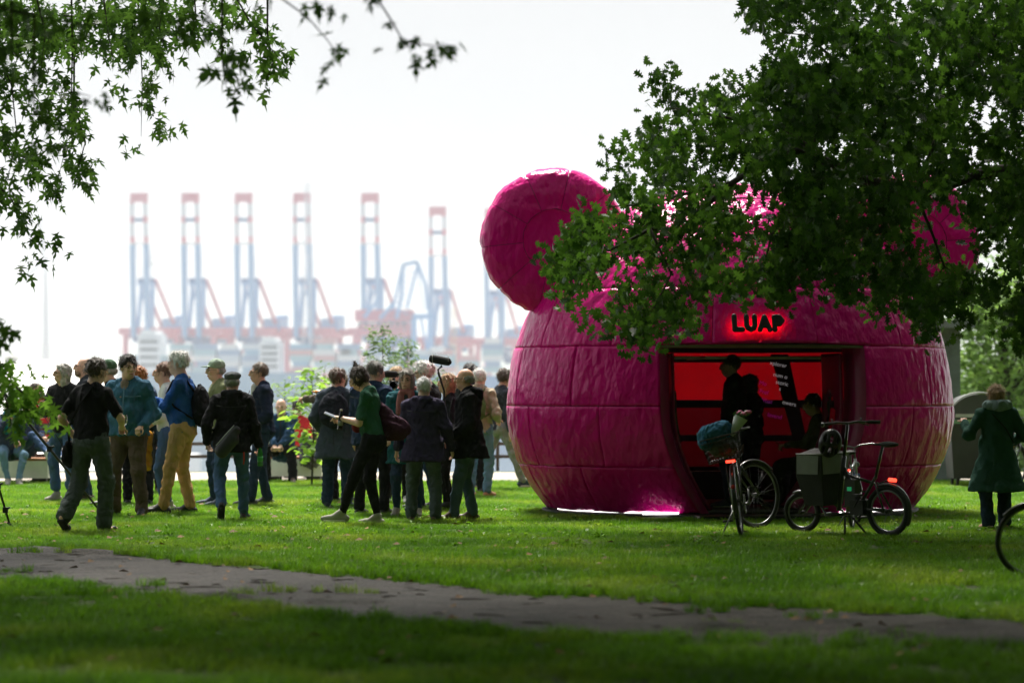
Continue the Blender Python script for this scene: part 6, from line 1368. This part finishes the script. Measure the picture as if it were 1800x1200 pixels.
def fender(parent, c, r, a0, a1, steer=0, m=None, name='mudguard'):
    q = MB(); V = []; n = 26
    for i in range(n + 1):
        a = R(a0 + (a1 - a0) * i / n)
        for x, dr in ((-.028, -.012), (-.018, .002), (0, .006), (.018, .002), (.028, -.012)):
            v = Vector((x, (r + .016 + dr) * math.sin(a), (r + .016 + dr) * math.cos(a))); V.append(Matrix.Rotation(steer, 3, 'Z') @ v + Vector(c))
    q.add(V, [(i * 5 + j, i * 5 + j + 1, (i + 1) * 5 + j + 1, (i + 1) * 5 + j) for i in range(n) for j in range(4)], True); o = q.build(name, m or M_FR, parent); o.modifiers.new('t', 'SOLIDIFY').thickness = .003; return o
def grip(q, p, d, L=.11): q.tube([p, p + d * L], .0165, 8)
def city_bike(loc, yaw, lean, label, steer=0, basket=False, scale=1, group=None, r=.345):
    t = empty('bicycle', loc, label, 'bicycle', group); t.rotation_euler = (0, R(lean), R(yaw)); t.scale = (scale,) * 3
    wb = 1.08; rw = Vector((0, -wb / 2, r)); fwh = Vector((0, wb / 2, r)); bbk = Vector((0, -.09, .29)); st = Vector((0, -.22, .80)); hd = Vector((0, .32, .86)); hb = Vector((0, .36, .66)); S = Matrix.Rotation(R(steer), 3, 'Z')
    wheel(t, rw, r); fo = hb.copy(); fw_ = hb + S @ (fwh - hb); wheel(t, fw_, r, steer=R(steer))
    fender(t, rw, r, -115, 45); fender(t, fw_, r, -75, 50, R(steer))
    q = MB(); q.tube([bbk, hb], .019, 8); q.tube([bbk, st], .016, 8); q.tube([st.lerp(bbk, .12), hd.lerp(hb, .15)], .015, 8); q.tube([hd, hb], .019, 8)
    for s in (-1, 1): q.tube([bbk + Vector((s * .02, 0, 0)), rw + Vector((s * .055, 0, 0))], .010, 6); q.tube([st.lerp(bbk, .15) + Vector((s * .015, 0, 0)), rw + Vector((s * .055, 0, 0))], .008, 6)
    q.build('frame', M_FR, t)
    q = MB()
    for s in (-1, 1): q.tube([hb + S @ Vector((s * .03, 0, 0)), hb + S @ Vector((s * .05, .02, -.08)), fw_ + S @ Vector((s * .05, 0, 0))], [.014, .013, .009], 6)
    q.build('fork', M_FR, t)
    q = MB(); top_ = hd + Vector((0, -.02, .14)); q.tube([hd, top_], .012, 8)
    for s in (-1, 1): q.tube([top_, top_ + S @ Vector((s * .10, .03, .03)), top_ + S @ Vector((s * .24, -.02, .04)), top_ + S @ Vector((s * .27, -.14, .03))], .011, 6)
    hb_ = q.build('handlebar', M_CHR, t); q = MB()
    for s in (-1, 1): grip(q, top_ + S @ Vector((s * .27, -.14, .03)), S @ Vector((s * .15, -1, 0)).normalized())
    q.build('grip', M_RUB, hb_)
    q = MB(); q.tube([st, st + Vector((0, -.03, .13))], .013, 8); q.build('seat_post', M_CHR, t)
    a = [EL(st + Vector((0, -.08, .15)), (.085, .10, .028), .02), RC(st + Vector((0, -.04, .155)), st + Vector((0, .12, .15)), .04, .018, .03, (1, 1, .6))]; sobj('saddle', a, .009, M_RUB, t)
    q = MB(); q.tube([(0.03, bbk.y, bbk.z), (.09, bbk.y, bbk.z)], .012, 6); q.tube([(.09, bbk.y, bbk.z), (.09, bbk.y + .06, bbk.z + .15)], .009, 6); q.tube([(-.09, bbk.y, bbk.z), (-.09, bbk.y - .06, bbk.z - .15)], .009, 6); q.ring((.045, bbk.y, bbk.z), .09, .006, 'x', 30, 5); cr = q.build('crank', M_CHR, t)
    for s in (-1, 1):
        c = Vector((s * .14, bbk.y + s * .06, bbk.z + s * .15)); q = MB()
        for y in (-.035, .035): q.beam(c + Vector((-.045, y, 0)), c + Vector((.045, y, 0)), .01, .018)
        for x in (-.045, .045): q.beam(c + Vector((x, -.035, 0)), c + Vector((x, .035, 0)), .01, .018)
        q.build('pedal', M_BLACK, t)
    q = MB(); q.tube([(.045, bbk.y, bbk.z + .09), (.045, rw.y, rw.z + .03)], .004, 4); q.tube([(.045, bbk.y, bbk.z - .09), (.045, rw.y, rw.z - .03)], .004, 4); q.build('chain', M_BLACK, t)
    q = MB(); zr = r * 2 + .06
    for s in (-1, 1): q.tube([(s * .05, rw.y + .22, zr), (s * .06, rw.y, zr), (s * .06, rw.y - .22, zr)], .006, 6); q.tube([(s * .06, rw.y - .05, zr), (s * .06, rw.y, rw.z)], .005, 6)
    for y in (-.2, -.08, .05, .18): q.tube([(-.06, rw.y + y, zr), (.06, rw.y + y, zr)], .005, 6)
    q.build('luggage_rack', M_FR, t)
    q = MB(); q.box((0, rw.y - .235, zr - .01), (.09, .02, .025)); q.build('tail_light', M_TAIL, t); q = MB(); q.lathe([(0, 0), (.022, 0), (.022, .012), (0, .014)], c=(-.0, rw.y - .33, rw.z + .15), n=12, M=Matrix.Rotation(R(90), 3, 'X')); q.build('reflector', M_REFL, t)
    q = MB(); q.tube([(-.05, rw.y + .12, .26), (-.20, rw.y + .05, .01)], .008, 6); q.build('kickstand', M_CHR, t)
    q = MB(); q.lathe([(0, 0), (.035, .01), (.04, .05), (.03, .055)], c=hb + Vector((0, .07, .12)), n=12, M=Matrix.Rotation(R(-90), 3, 'X')); q.build('headlight', M_CHR, t)
    q = MB(); q.tube([top_ + Vector((.08, .03, .03)), hd + Vector((.03, .08, -.04)), hb + Vector((.03, .04, -.1))], .003, 4); q.tube([top_ + Vector((-.08, .03, .03)), hd + Vector((-.05, .05, 0)), st + Vector((-.02, .1, -.08))], .003, 4); q.build('brake_cable', M_RUB, t)
    return t, rw, zr
v = G(1303, 941); d_ = Matrix.Rotation(R(-9), 3, 'Z') @ Vector((0, .54, 0))
bk, rw, zr = city_bike(v + d_, -9, -7, 'black city bicycle with a loaded wire basket on its rack in front of the doorway', steer=-42)
Mb = Matrix.Translation(bk.location) @ bk.rotation_euler.to_matrix().to_4x4()
ba = empty('bicycle_basket', Mb @ Vector((-.06, rw.y - .02, zr + .012)), 'dark wire basket on the rack of the black city bicycle', 'basket'); ba.rotation_euler = (R(3), R(-14), R(-9))
q = MB()
def bpt(u, s, z): return None
for z in (0, .05, .10, .15, .20, .24):
    k = .84 + .16 * z / .24; w2, l2 = .185 * k, .215 * k; q.tube([(-w2, -l2, z), (w2, -l2, z), (w2, l2, z), (-w2, l2, z), (-w2, -l2, z)], .0045 if z not in (0, .24) else .007, 5)
for i in range(-6, 7):
    q.tube([(.155 * i / 6, -.18, 0), (.185 * i / 6, -.215, .24)], .0025, 4); q.tube([(.155 * i / 6, .18, 0), (.185 * i / 6, .215, .24)], .0025, 4)
    q.tube([(-.155, .18 * i / 6, 0), (-.185, .215 * i / 6, .24)], .0025, 4); q.tube([(.155, .18 * i / 6, 0), (.185, .215 * i / 6, .24)], .0025, 4); q.tube([(.155 * i / 6, -.18, 0), (.155 * i / 6, .18, 0)], .0025, 4)
q.build('wire', M_BLACK, ba)
def inb(x, y, z): return ba.matrix_basis @ Vector((x, y, z))
bpy.context.view_layer.update()
def loose(name, label, cat, prims, m, res=.010, **kw): v_, f_ = sdf(prims, res, **kw); return tag(link(name, np_mesh(name, v_, f_), None, m), label, cat)
loose('bag', 'dark carrier bag stuffed into the bicycle basket', 'bag', [EL(inb(0, -.02, .13), (.15, .17, .11), .04), EL(inb(.10, .05, .17), (.08, .1, .09), .04)], mat('dark_olive_bag', (.035, .042, .03), .5), wr=.014, wf=35)
loose('cloth_bundle', 'blue denim jacket bundled on top of the bicycle basket', 'jacket', [EL(inb(-.05, -.06, .27), (.16, .15, .095), .05), EL(inb(-.14, -.10, .20), (.08, .10, .07), .05), EL(inb(.04, -.02, .30), (.10, .11, .08), .05)], fabric('bundle_denim', (.03, .125, .22)), wr=.018, wf=32, seed=4)
fl = empty('flower_bouquet', inb(.13, -.05, .26), 'bouquet of pink flowers in clear wrap sticking out of the basket', 'flowers'); q = MB(); Vd = Vector((.55, 0, .8)).normalized()
q.tube([(0, 0, -.05), Vd * .16], [.018, .075], 12, cap=False); wr_ = q.build('wrap', mat('clear_wrap', (.55, .6, .55), .15, var=0), fl)
q = MB()
for i in range(9): a = i * 2.4; q.tube([(0, 0, 0), Vd * .19 + Vector((.045 * math.cos(a), .045 * math.sin(a), 0))], .004, 4)
q.build('stem', mat('flower_stem', (.06, .16, .03), .6), fl)
for i in range(7):
    a = i * 2.4; c = Vd * (.20 + .02 * (i % 2)) + Vector((.05 * math.cos(a) * (i > 0), .05 * math.sin(a) * (i > 0), .0)); sobj('blossom', [EL(c + Vector((.012 * math.cos(b_), .012 * math.sin(b_), .004 * (k % 2))), (.016, .016, .014), .004) for k, b_ in enumerate(np.linspace(0, 5.2, 6))], .006, mat('pink_petal', (.75, .16, .35), .6) if i % 3 else mat('white_petal', (.7, .68, .6), .6), fl)
q = MB()
for i in range(8):
    a = i * .8 + .3; c = Vd * .15 + Vector((.06 * math.cos(a), .06 * math.sin(a), .01)); q.add([c, c + Vector((.02, .01, .04)), c + Vd * .08 + Vector((.03 * math.cos(a), .03 * math.sin(a), 0)), c + Vector((-.02, -.01, .03))], [(0, 1, 2), (0, 2, 3)])
q.build('leaf', mat('bouquet_leaf', (.10, .22, .06), .6), fl)
# cargo bicycle with fabric box
rear = G(1562, 944); rear.z = 0; frp = G(1411, 936); dv = (frp - rear); yaw = math.degrees(math.atan2(-dv.x, dv.y)); Lw = dv.length
t = empty('cargo_bicycle', rear, 'black cargo bicycle with a grey and black fabric box, right of the doorway', 'bicycle'); t.rotation_euler = (0, R(-2), R(yaw))
r1, r2 = .255, .205; rw = Vector((0, 0, r1)); fw_ = Vector((0, Lw, r2)); wheel(t, rw, r1, 24, fat=.026); wheel(t, fw_, r2, 20, steer=R(12), fat=.024); fender(t, rw, r1, -120, 30)
fender(t, fw_, r2, -70, 25, R(12), M_CHR)
bb_ = Vector((0, .34, .30)); st = Vector((0, .14, .58)); hd = Vector((0, .52, .78)); q = MB()
for s in (-1, 1):
    q.tube([rw + Vector((s * .06, 0, 0)), bb_ + Vector((s * .03, 0, -.02))], .013, 6); q.tube([rw + Vector((s * .06, 0, 0)), st + Vector((s * .02, 0, -.05))], .010, 6)
    q.tube([bb_ + Vector((s * .03, .06, -.08)), (s * .15, .62, .20), (s * .15, Lw - .42, .20), (s * .05, Lw - .20, .42)], .014, 8); q.tube([(s * .15, .62, .27), (s * .15, Lw - .40, .27)], .010, 6)
q.tube([bb_, st], .018, 8); q.tube([bb_, hd + Vector((0, 0, -.12))], .024, 8); q.tube([st.lerp(bb_, .2), hd + Vector((0, 0, -.18))], .016, 8); q.tube([hd, (0, .60, .24)], .024, 8); q.tube([(0, Lw - .22, .50), (0, Lw - .17, .36)], .022, 8)
for y in (.66, .82, Lw - .48): q.tube([(-.15, y, .20), (.15, y, .20)], .009, 6)
q.build('frame', M_FR, t)
q = MB()
for s in (-1, 1): q.tube([(s * .02, Lw - .18, .44), (s * .05, Lw - .14, .36), (s * .05, Lw, r2)], .011, 6)
q.build('fork', M_FR, t)
q = MB(); q.tube([hd, hd + Vector((0, -.05, .32))], .017, 8); T0 = hd + Vector((0, -.05, .32)); S = Matrix.Rotation(R(-18), 3, 'Z')
q.tube([T0 + S @ Vector((-.32, -.06, .0)), T0 + S @ Vector((-.12, 0, .012)), T0, T0 + S @ Vector((.12, 0, .012)), T0 + S @ Vector((.32, -.06, .0))], .013, 8); hb_ = q.build('handlebar', M_FR, t)
for s in (-1, 1):
    q = MB(); q.tube([T0 + S @ Vector((s * .22, -.03, .006)), T0 + S @ Vector((s * .34, -.065, .0))], .018, 8); q.build('grip', M_RUB, hb_)
    q = MB(); q.tube([T0 + S @ Vector((s * .16, .03, 0)), T0 + S @ Vector((s * .27, .03, -.03))], .006, 5); q.tube([T0 + S @ Vector((s * .17, 0, 0)), T0 + S @ Vector((s * .17, .02, .05))], .009, 5); q.build('brake_lever', M_BLACK, hb_)
q = MB(); q.lathe([(.020, -.006), (.024, 0), (.020, .006)], c=T0 + S @ Vector((-.335, -.065, 0)), n=14, M=Matrix.Rotation(R(90), 3, 'Y')); q.build('bar_end', WHSH, hb_)
q = MB(); q.tube([st, st + Vector((0, -.09, .30))], .015, 8); q.build('seat_post', M_FR, t)
sc_ = st + Vector((0, -.11, .32)); sobj('saddle', [EL(sc_ + Vector((0, -.07, 0)), (.075, .09, .026), .02), RC(sc_ + Vector((0, -.03, .004)), sc_ + Vector((0, .13, 0)), .036, .016, .03, (1, 1, .6))], .009, M_RUB, t)
q = MB(); q.box((0, .43, .42), (.085, .13, .26)); q.build('battery', mat('battery_case', (.03, .03, .032), .4), t); q = MB(); q.box((-.045, .43, .46), (.01, .05, .04)); q.build('battery_display', mat('green_display', (.02, .2, .08), .3, var=0, emit=(.05, .9, .35, .08)), t)
q = MB(); q.box((0, .34, .285), (.12, .16, .14)); q.build('motor', M_BLACK, t)
q = MB(); q.ring((.07, .34, .29), .075, .006, 'x', 28, 5); q.tube([(.09, .34, .29), (.09, .42, .17)], .009, 6); q.tube([(-.09, .34, .29), (-.09, .26, .41)], .009, 6); q.build('crank', M_BLACK, t)
for s, c in ((1, (.14, .42, .17)), (-1, (-.14, .26, .41))): q = MB(); q.box(c, (.09, .07, .018)); q.build('pedal', M_BLACK, t)
q = MB()
for s in (-1, 1): q.tube([(s * .06, .48, .17), (s * .17, .40, .01)], .012, 6)
q.build('centre_stand', M_BLACK, t)
q = MB(); q.tube([(0, -.10, .555), (0, -.02, .56)], .018, 8); q.build('tail_light', M_TAIL, t)
q = MB(); q.tube([(0, -.03, .56), (0, .10, .52)], .007, 6); q.build('light_bracket', M_BLACK, t)
# box
M_BXB = mat('black_canvas', (.022, .022, .024), .75, bump=.3, bscale=60); M_BXG = mat('grey_canvas', (.27, .28, .29), .7, bump=.3, bscale=60)
q = MB(); y0, y1 = .66, Lw - .10; zb, zt = .29, .80; a_, c_ = .155, .225
V = [(-a_, y0, zb), (a_, y0, zb), (a_, y1 - .06, zb), (-a_, y1 - .06, zb), (-c_, y0 - .03, zt), (c_, y0 - .03, zt), (c_, y1 - .02, zt), (-c_, y1 - .02, zt), (-c_ * .92, y0 - .02, zb + .30), (c_ * .92, y0 - .02, zb + .30), (c_ * .92, y1 + .01, zb + .30), (-c_ * .92, y1 + .01, zb + .30)]
q.add(V, [(0, 3, 2, 1), (0, 1, 9, 8), (1, 2, 10, 9), (2, 3, 11, 10), (3, 0, 8, 11), (8, 9, 5, 4), (9, 10, 6, 5), (10, 11, 7, 6), (11, 8, 4, 7)]); q.add([V[4], V[5], V[6], V[7], (0, y0 + .02, zt + .05), (0, y1 - .06, zt + .05)], [(0, 1, 4), (1, 2, 5, 4), (2, 3, 5), (3, 0, 4, 5)])
bx = q.build('cargo_box', M_BXB, t)
m_ = bx.modifiers.new('b', 'BEVEL'); m_.width = .012; m_.segments = 2
for off in (-.006,):
    q = MB(); q.add([(-c_ * .96 + off, y0 + .02, zb + .315), (-c_ * .96 + off, y1 - .02, zb + .315), (-c_ + off, y1 - .03, zt - .01), (-c_ + off, y0 + .0, zt - .01)], [(0, 1, 2, 3)]); q.build('grey_side_panel', M_BXG, bx)
    q = MB(); q.add([(-c_ * .86, y0 - .028, zb + .315), (c_ * .86, y0 - .028, zb + .315), (c_ * .96, y0 - .036, zt - .01), (-c_ * .96, y0 - .036, zt - .01)], [(0, 1, 2, 3)]); q.build('grey_front_panel', M_BXG, bx)
q = MB(); q.tube([(-c_, y0 - .03, zt + .002), (-c_, y1 - .02, zt + .002)], .008, 5); q.tube([(-c_, y0 - .03, zt + .002), (c_, y0 - .03, zt + .002)], .008, 5); q.build('piping', mat('grey_piping', (.3, .3, .3), .5), bx)
Mt = Matrix.Translation(rear) @ t.rotation_euler.to_matrix().to_4x4()
hl = empty('bicycle_helmet', Mt @ (T0 + Vector((-.13, .12, -.19))), 'black vented helmet hanging from the cargo bicycle handlebar', 'helmet'); hl.rotation_euler = (R(100), R(10), 0)
hpz = [EL((0, 0, 0), (.115, .145, .10), .01), EL((0, 0, -.035), (.088, .115, .095), .004, op=-1)] + [EL((x, y, .085), (.016, .045, .05), .004, op=-1) for x in (-.06, 0, .06) for y in (-.065, .06)]
sobj('shell', hpz, .0065, mat('helmet_black', (.012, .012, .014), .3), hl)
q = MB(); 
for s in (-1, 1): q.tube([(s * .09, .05, -.03), (s * .07, .0, -.12), (0, 0.02, -.19)], .006, 5); q.tube([(s * .09, -.06, -.03), (s * .07, .0, -.12)], .005, 5)
q.tube([(0, .02, -.19), (.01, .03, -.28)], .007, 5); q.build('strap', M_RUB, hl)
# silver and blue bicycle half hidden behind the cargo bicycle
v = G(1497, 929); t2, _, _ = city_bike(v + Vector((.12, .45, 0)), -14, -4, 'silver bicycle with blue frame tube and red grips standing behind the cargo bicycle', steer=20, scale=.82)
M_SB = mat('silver_frame', (.45, .47, .5), .3, metal=.6); M_BB = mat('blue_frame', (.03, .15, .42), .3, coat=.4)
for ch in t2.children:
    if ch.name.startswith('frame'): ch.data.materials[0] = M_SB
    if ch.name.startswith('fork'): ch.data.materials[0] = M_BB
    if ch.name.startswith('handlebar'):
        for g_ in ch.children: g_.data.materials[0] = mat('red_rubber', (.5, .05, .02), .6)
# bicycle cut by the right edge, and one behind the woman in the coat
v = G(1813, 1016); city_bike(v + Vector((.455, 0, 0)), 90, -5, 'bicycle of which only the front wheel reaches into the right edge', scale=.83)
v = W(1822, 690, 36); v.z = 0; city_bike(v, 128, 4, 'parked bicycle far behind the green coat at the right edge')
# ------------------------------------------------------------ benches, bins, hut, tripod
M_WP = mat('white_planter', (.82, .83, .80), .6, var=.06); M_SEAT = mat('orange_wood', (.42, .17, .06), .6, var=.2, vscale=12); M_SLAT = mat('brown_slat', (.085, .055, .042), .6, var=.2)
def bench(x0, x1, Y, label, back=None, arm=None):
    a, b_ = (x0 - 900) / FP * Y, (x1 - 900) / FP * Y; L = b_ - a; t = empty('bench', ((a + b_) / 2, Y, 0), label, 'bench'); D = .62
    q = MB(); q.box((0, D / 2, .215), (L, D, .27)); q.build('plinth', M_WP, t)
    for i in range(5): q = MB(); q.box((0, D * (i + .5) / 5, .372), (L + .03, D / 5 - .012, .035)); q.build('seat_plank', M_SEAT, t)
    for s in (-1, 1):
        for y in (.08, D - .08): q = MB(); q.box((s * (L / 2 - .14), y, .04), (.22, .12, .08)); q.build('foot', M_BLACK, t)
    if back:
        c, d = (back[0] - 900) / FP * Y - t.location.x, (back[1] - 900) / FP * Y - t.location.x
        for i in range(8): q = MB(); q.box(((c + d) / 2, D + .06 + .012 * i, .42 + .068 * i), (d - c, .03, .045)); q.build('slat', M_SLAT, t)
        for x in (c + .04, (c + d) / 2, d - .04): q = MB(); q.box((x, D + .13, .48), (.06, .04, .96)); q.build('post', M_SLAT, t)
    if arm:
        c = (arm - 900) / FP * Y - t.location.x
        for y in (.1, D): q = MB(); q.box((c, y, .58), (.06, .06, .42)); q.build('arm_post', M_SLAT, t)
        q = MB(); q.box((c, D / 2, .80), (.09, D, .04)); q.build('armrest', M_SLAT, t)
    return t
bench(-70, 84, 37.3, 'white plinth bench with wooden seat and brown slatted back, left edge', back=(40, 168))
bench(462, 566, 38.2, 'white plinth bench with wooden seat under the older man in navy', arm=552)
q = sdf([EL(W(540, 790, 38.3), (.13, .13, .22), .03), EL(W(545, 808, 38.2), (.17, .14, .14), .05)], .014, wr=.02, wf=24); tag(link('bag', np_mesh('bag', *q), None, fabric('grey_bag', (.10, .10, .11))), 'slumped grey rucksack standing on the white bench beside the older man', 'bag')
# wooden fence rail along the walk behind
t = empty('railing', W(300, 690, 43.6), 'low dark railing along the gravel walk behind the crowd', 'railing'); t.location.z = 0; x0 = W(-100, 0, 43.6).x - t.location.x
for k in range(14): q = MB(); q.box((x0 + k * 1.25, 0, .42), (.06, .06, .86)); q.build('post', M_SLAT, t)
for z in (.25, .48): q = MB(); q.box((x0 + 8.2, .04, z), (16.6, .03, .06)); q.build('rail', M_SLAT, t)
# grey hut with graffiti
a, b_ = W(1555, 0, 38.2).x, W(1688, 0, 38.2).x; t = empty('park_hut', ((a + b_) / 2, 38.2, 0), 'grey green steel hut with pale green graffiti behind the pavilion', 'hut'); L = b_ - a; M_HUT = mat('hut_paint', (.13, .18, .17), .6, var=.2); HT = 2.42
q = MB(); q.box((0, 1.0, HT / 2), (L, 2.0, HT)); q.build('wall', M_HUT, t)
q = MB(); q.box((.07, .95, HT + .06), (L + .24, 2.4, .12)); q.build('roof', mat('hut_roof', (.16, .19, .20), .5), t)
for k in range(4): q = MB(); q.box((-L / 2 + L * (k + .5) / 4 , -.012, HT / 2), (.02, .02, HT - .1)); q.build('seam', M_HUT, t)
M_GRF = mat('spray_paint', (.16, .42, .30), .7); q = MB()
for cx, cz_, s in ((.38, .95, .13), (.20, .55, .16), (.48, .42, .10), (.05, .90, .14)):
    pts = [Vector((cx + s * math.cos(u) * (1 + .3 * math.sin(2 * u)), -.004, cz_ + s * 1.2 * math.sin(u * .9))) for u in [k * .4 for k in range(17)]]
    for p0, p1 in zip(pts, pts[1:]): q.beam(p0, p1, .006, .030, up=(0, 1, 0)) if False else q.beam(p0, p1, .03, .004, up=(0, 1, 0))
q.build('graffiti', M_GRF, t)
# refuse container with arched lid
c = W(1714, 0, 36.4); t = empty('refuse_container', (c.x, 36.4, 0), 'large dark refuse container with arched lid and pale slot, right of the pavilion', 'bin'); t.scale = (.72, .8, 1); M_BIN = mat('bin_plastic', (.030, .035, .036), .55); M_BIG = mat('bin_lid', (.055, .065, .065), .5)
q = MB(); V = []
for z, w_, d_ in ((.12, .52, .36), (.95, .60, .42)): V += [(-w_, -d_, z), (w_, -d_, z), (w_, d_, z), (-w_, d_, z)]
q.add(V, [(0, 1, 5, 4), (1, 2, 6, 5), (2, 3, 7, 6), (3, 0, 4, 7), (0, 3, 2, 1), (4, 5, 6, 7)]); q.build('tub', M_BIN, t)
q = MB(); V = []; n = 16
for y in (-.44, .44):
    for i in range(n + 1): a = math.pi * i / n; V.append((-.62 * math.cos(a), y, 1.0 + .38 * math.sin(a)))
q.add(V, [(i, i + 1, n + 1 + i + 1, n + 1 + i) for i in range(n)] + [tuple(range(n + 1)), tuple(range(2 * n + 1, n, -1))]); q.build('lid', M_BIG, t)
q = MB(); q.box((0, -.45, 1.06), (1.0, .02, .05)); q.build('slot', mat('pale_strip', (.45, .48, .48), .4), t)
q = MB(); q.box((0, -.43, .965), (1.22, .05, .05)); q.build('green_rim', mat('faded_green', (.14, .28, .17), .6), t)
q = MB(); pts = [(-.64 * math.cos(math.pi * i / 20), -.45, 1.0 + .40 * math.sin(math.pi * i / 20)) for i in range(21)]; q.tube(pts, .014, 6); q.build('lid_edge', mat('edge_grey', (.3, .32, .32), .5), t)
for x in (-.42, .42):
    for y in (-.28, .28): q = MB(); q.tube([(x - .02, y, .07), (x + .02, y, .07)], .07, 12); q.build('caster', M_RUB, t)
# tall black tripod on the left, its legs running into the picture
ap = W(-87, 575, 25.6); t = empty('tripod', (ap.x, ap.y, 0), 'tall black tripod whose thin legs slant into the left side', 'tripod'); al = ap - t.location
for ft, cl in ((G(193, 920), .50), (G(18, 926), .80), (ap + Vector((-.9, .9, -ap.z)), .5)):
    f_ = ft - t.location; f_.z = .01; q = MB(); q.tube([al, al.lerp(f_, .55), f_], [.020, .016, .011], 8); lg_ = q.build('leg', M_FR, t)
    for u in (cl + .12, .8): c = al.lerp(f_, u); q = MB(); q.box(c, (.05, .05, .06)); q.tube([c, c + Vector((.05, -.02, .03))], .010, 6); q.build('clamp', M_BLACK, lg_)
    q = MB(); q.tube([f_ + Vector((-.03, 0, .04)), f_ + Vector((.03, 0, -.005))], .012, 6); q.build('foot', M_RUB, lg_)
q = MB(); q.tube([al + Vector((0, 0, -.6)), al + Vector((0, 0, .5))], .024, 10); q.build('centre_column', M_FR, t); q = MB(); q.lathe([(0, -.06), (.06, -.05), (.06, .03), (0, .05)], c=al, n=14); q.build('crown', M_BLACK, t)
q = MB(); q.tube([W(68, 716, 25.4) - t.location, W(106, 776, 25.4) - t.location, W(140, 850, 25.4) - t.location], .004, 5); q.build('cable', M_RUB, t)
# ------------------------------------------------------------ the damp air over the river
mb = MB(); mb.box((0, 3250, 70), (5200, 6600, 222))
hz = mb.build('haze', None)
mh = bpy.data.materials.new('haze'); mh.use_nodes = True; nt = mh.node_tree; nt.nodes.clear()
o_ = nt.nodes.new('ShaderNodeOutputMaterial'); pv = nt.nodes.new('ShaderNodeVolumePrincipled')
pv.inputs['Density'].default_value = .00023; pv.inputs['Color'].default_value = (.93, .96, 1, 1); pv.inputs['Anisotropy'].default_value = 0
nt.links.new(pv.outputs[0], o_.inputs['Volume']); hz.data.materials.append(mh); hz['kind'] = 'stuff'
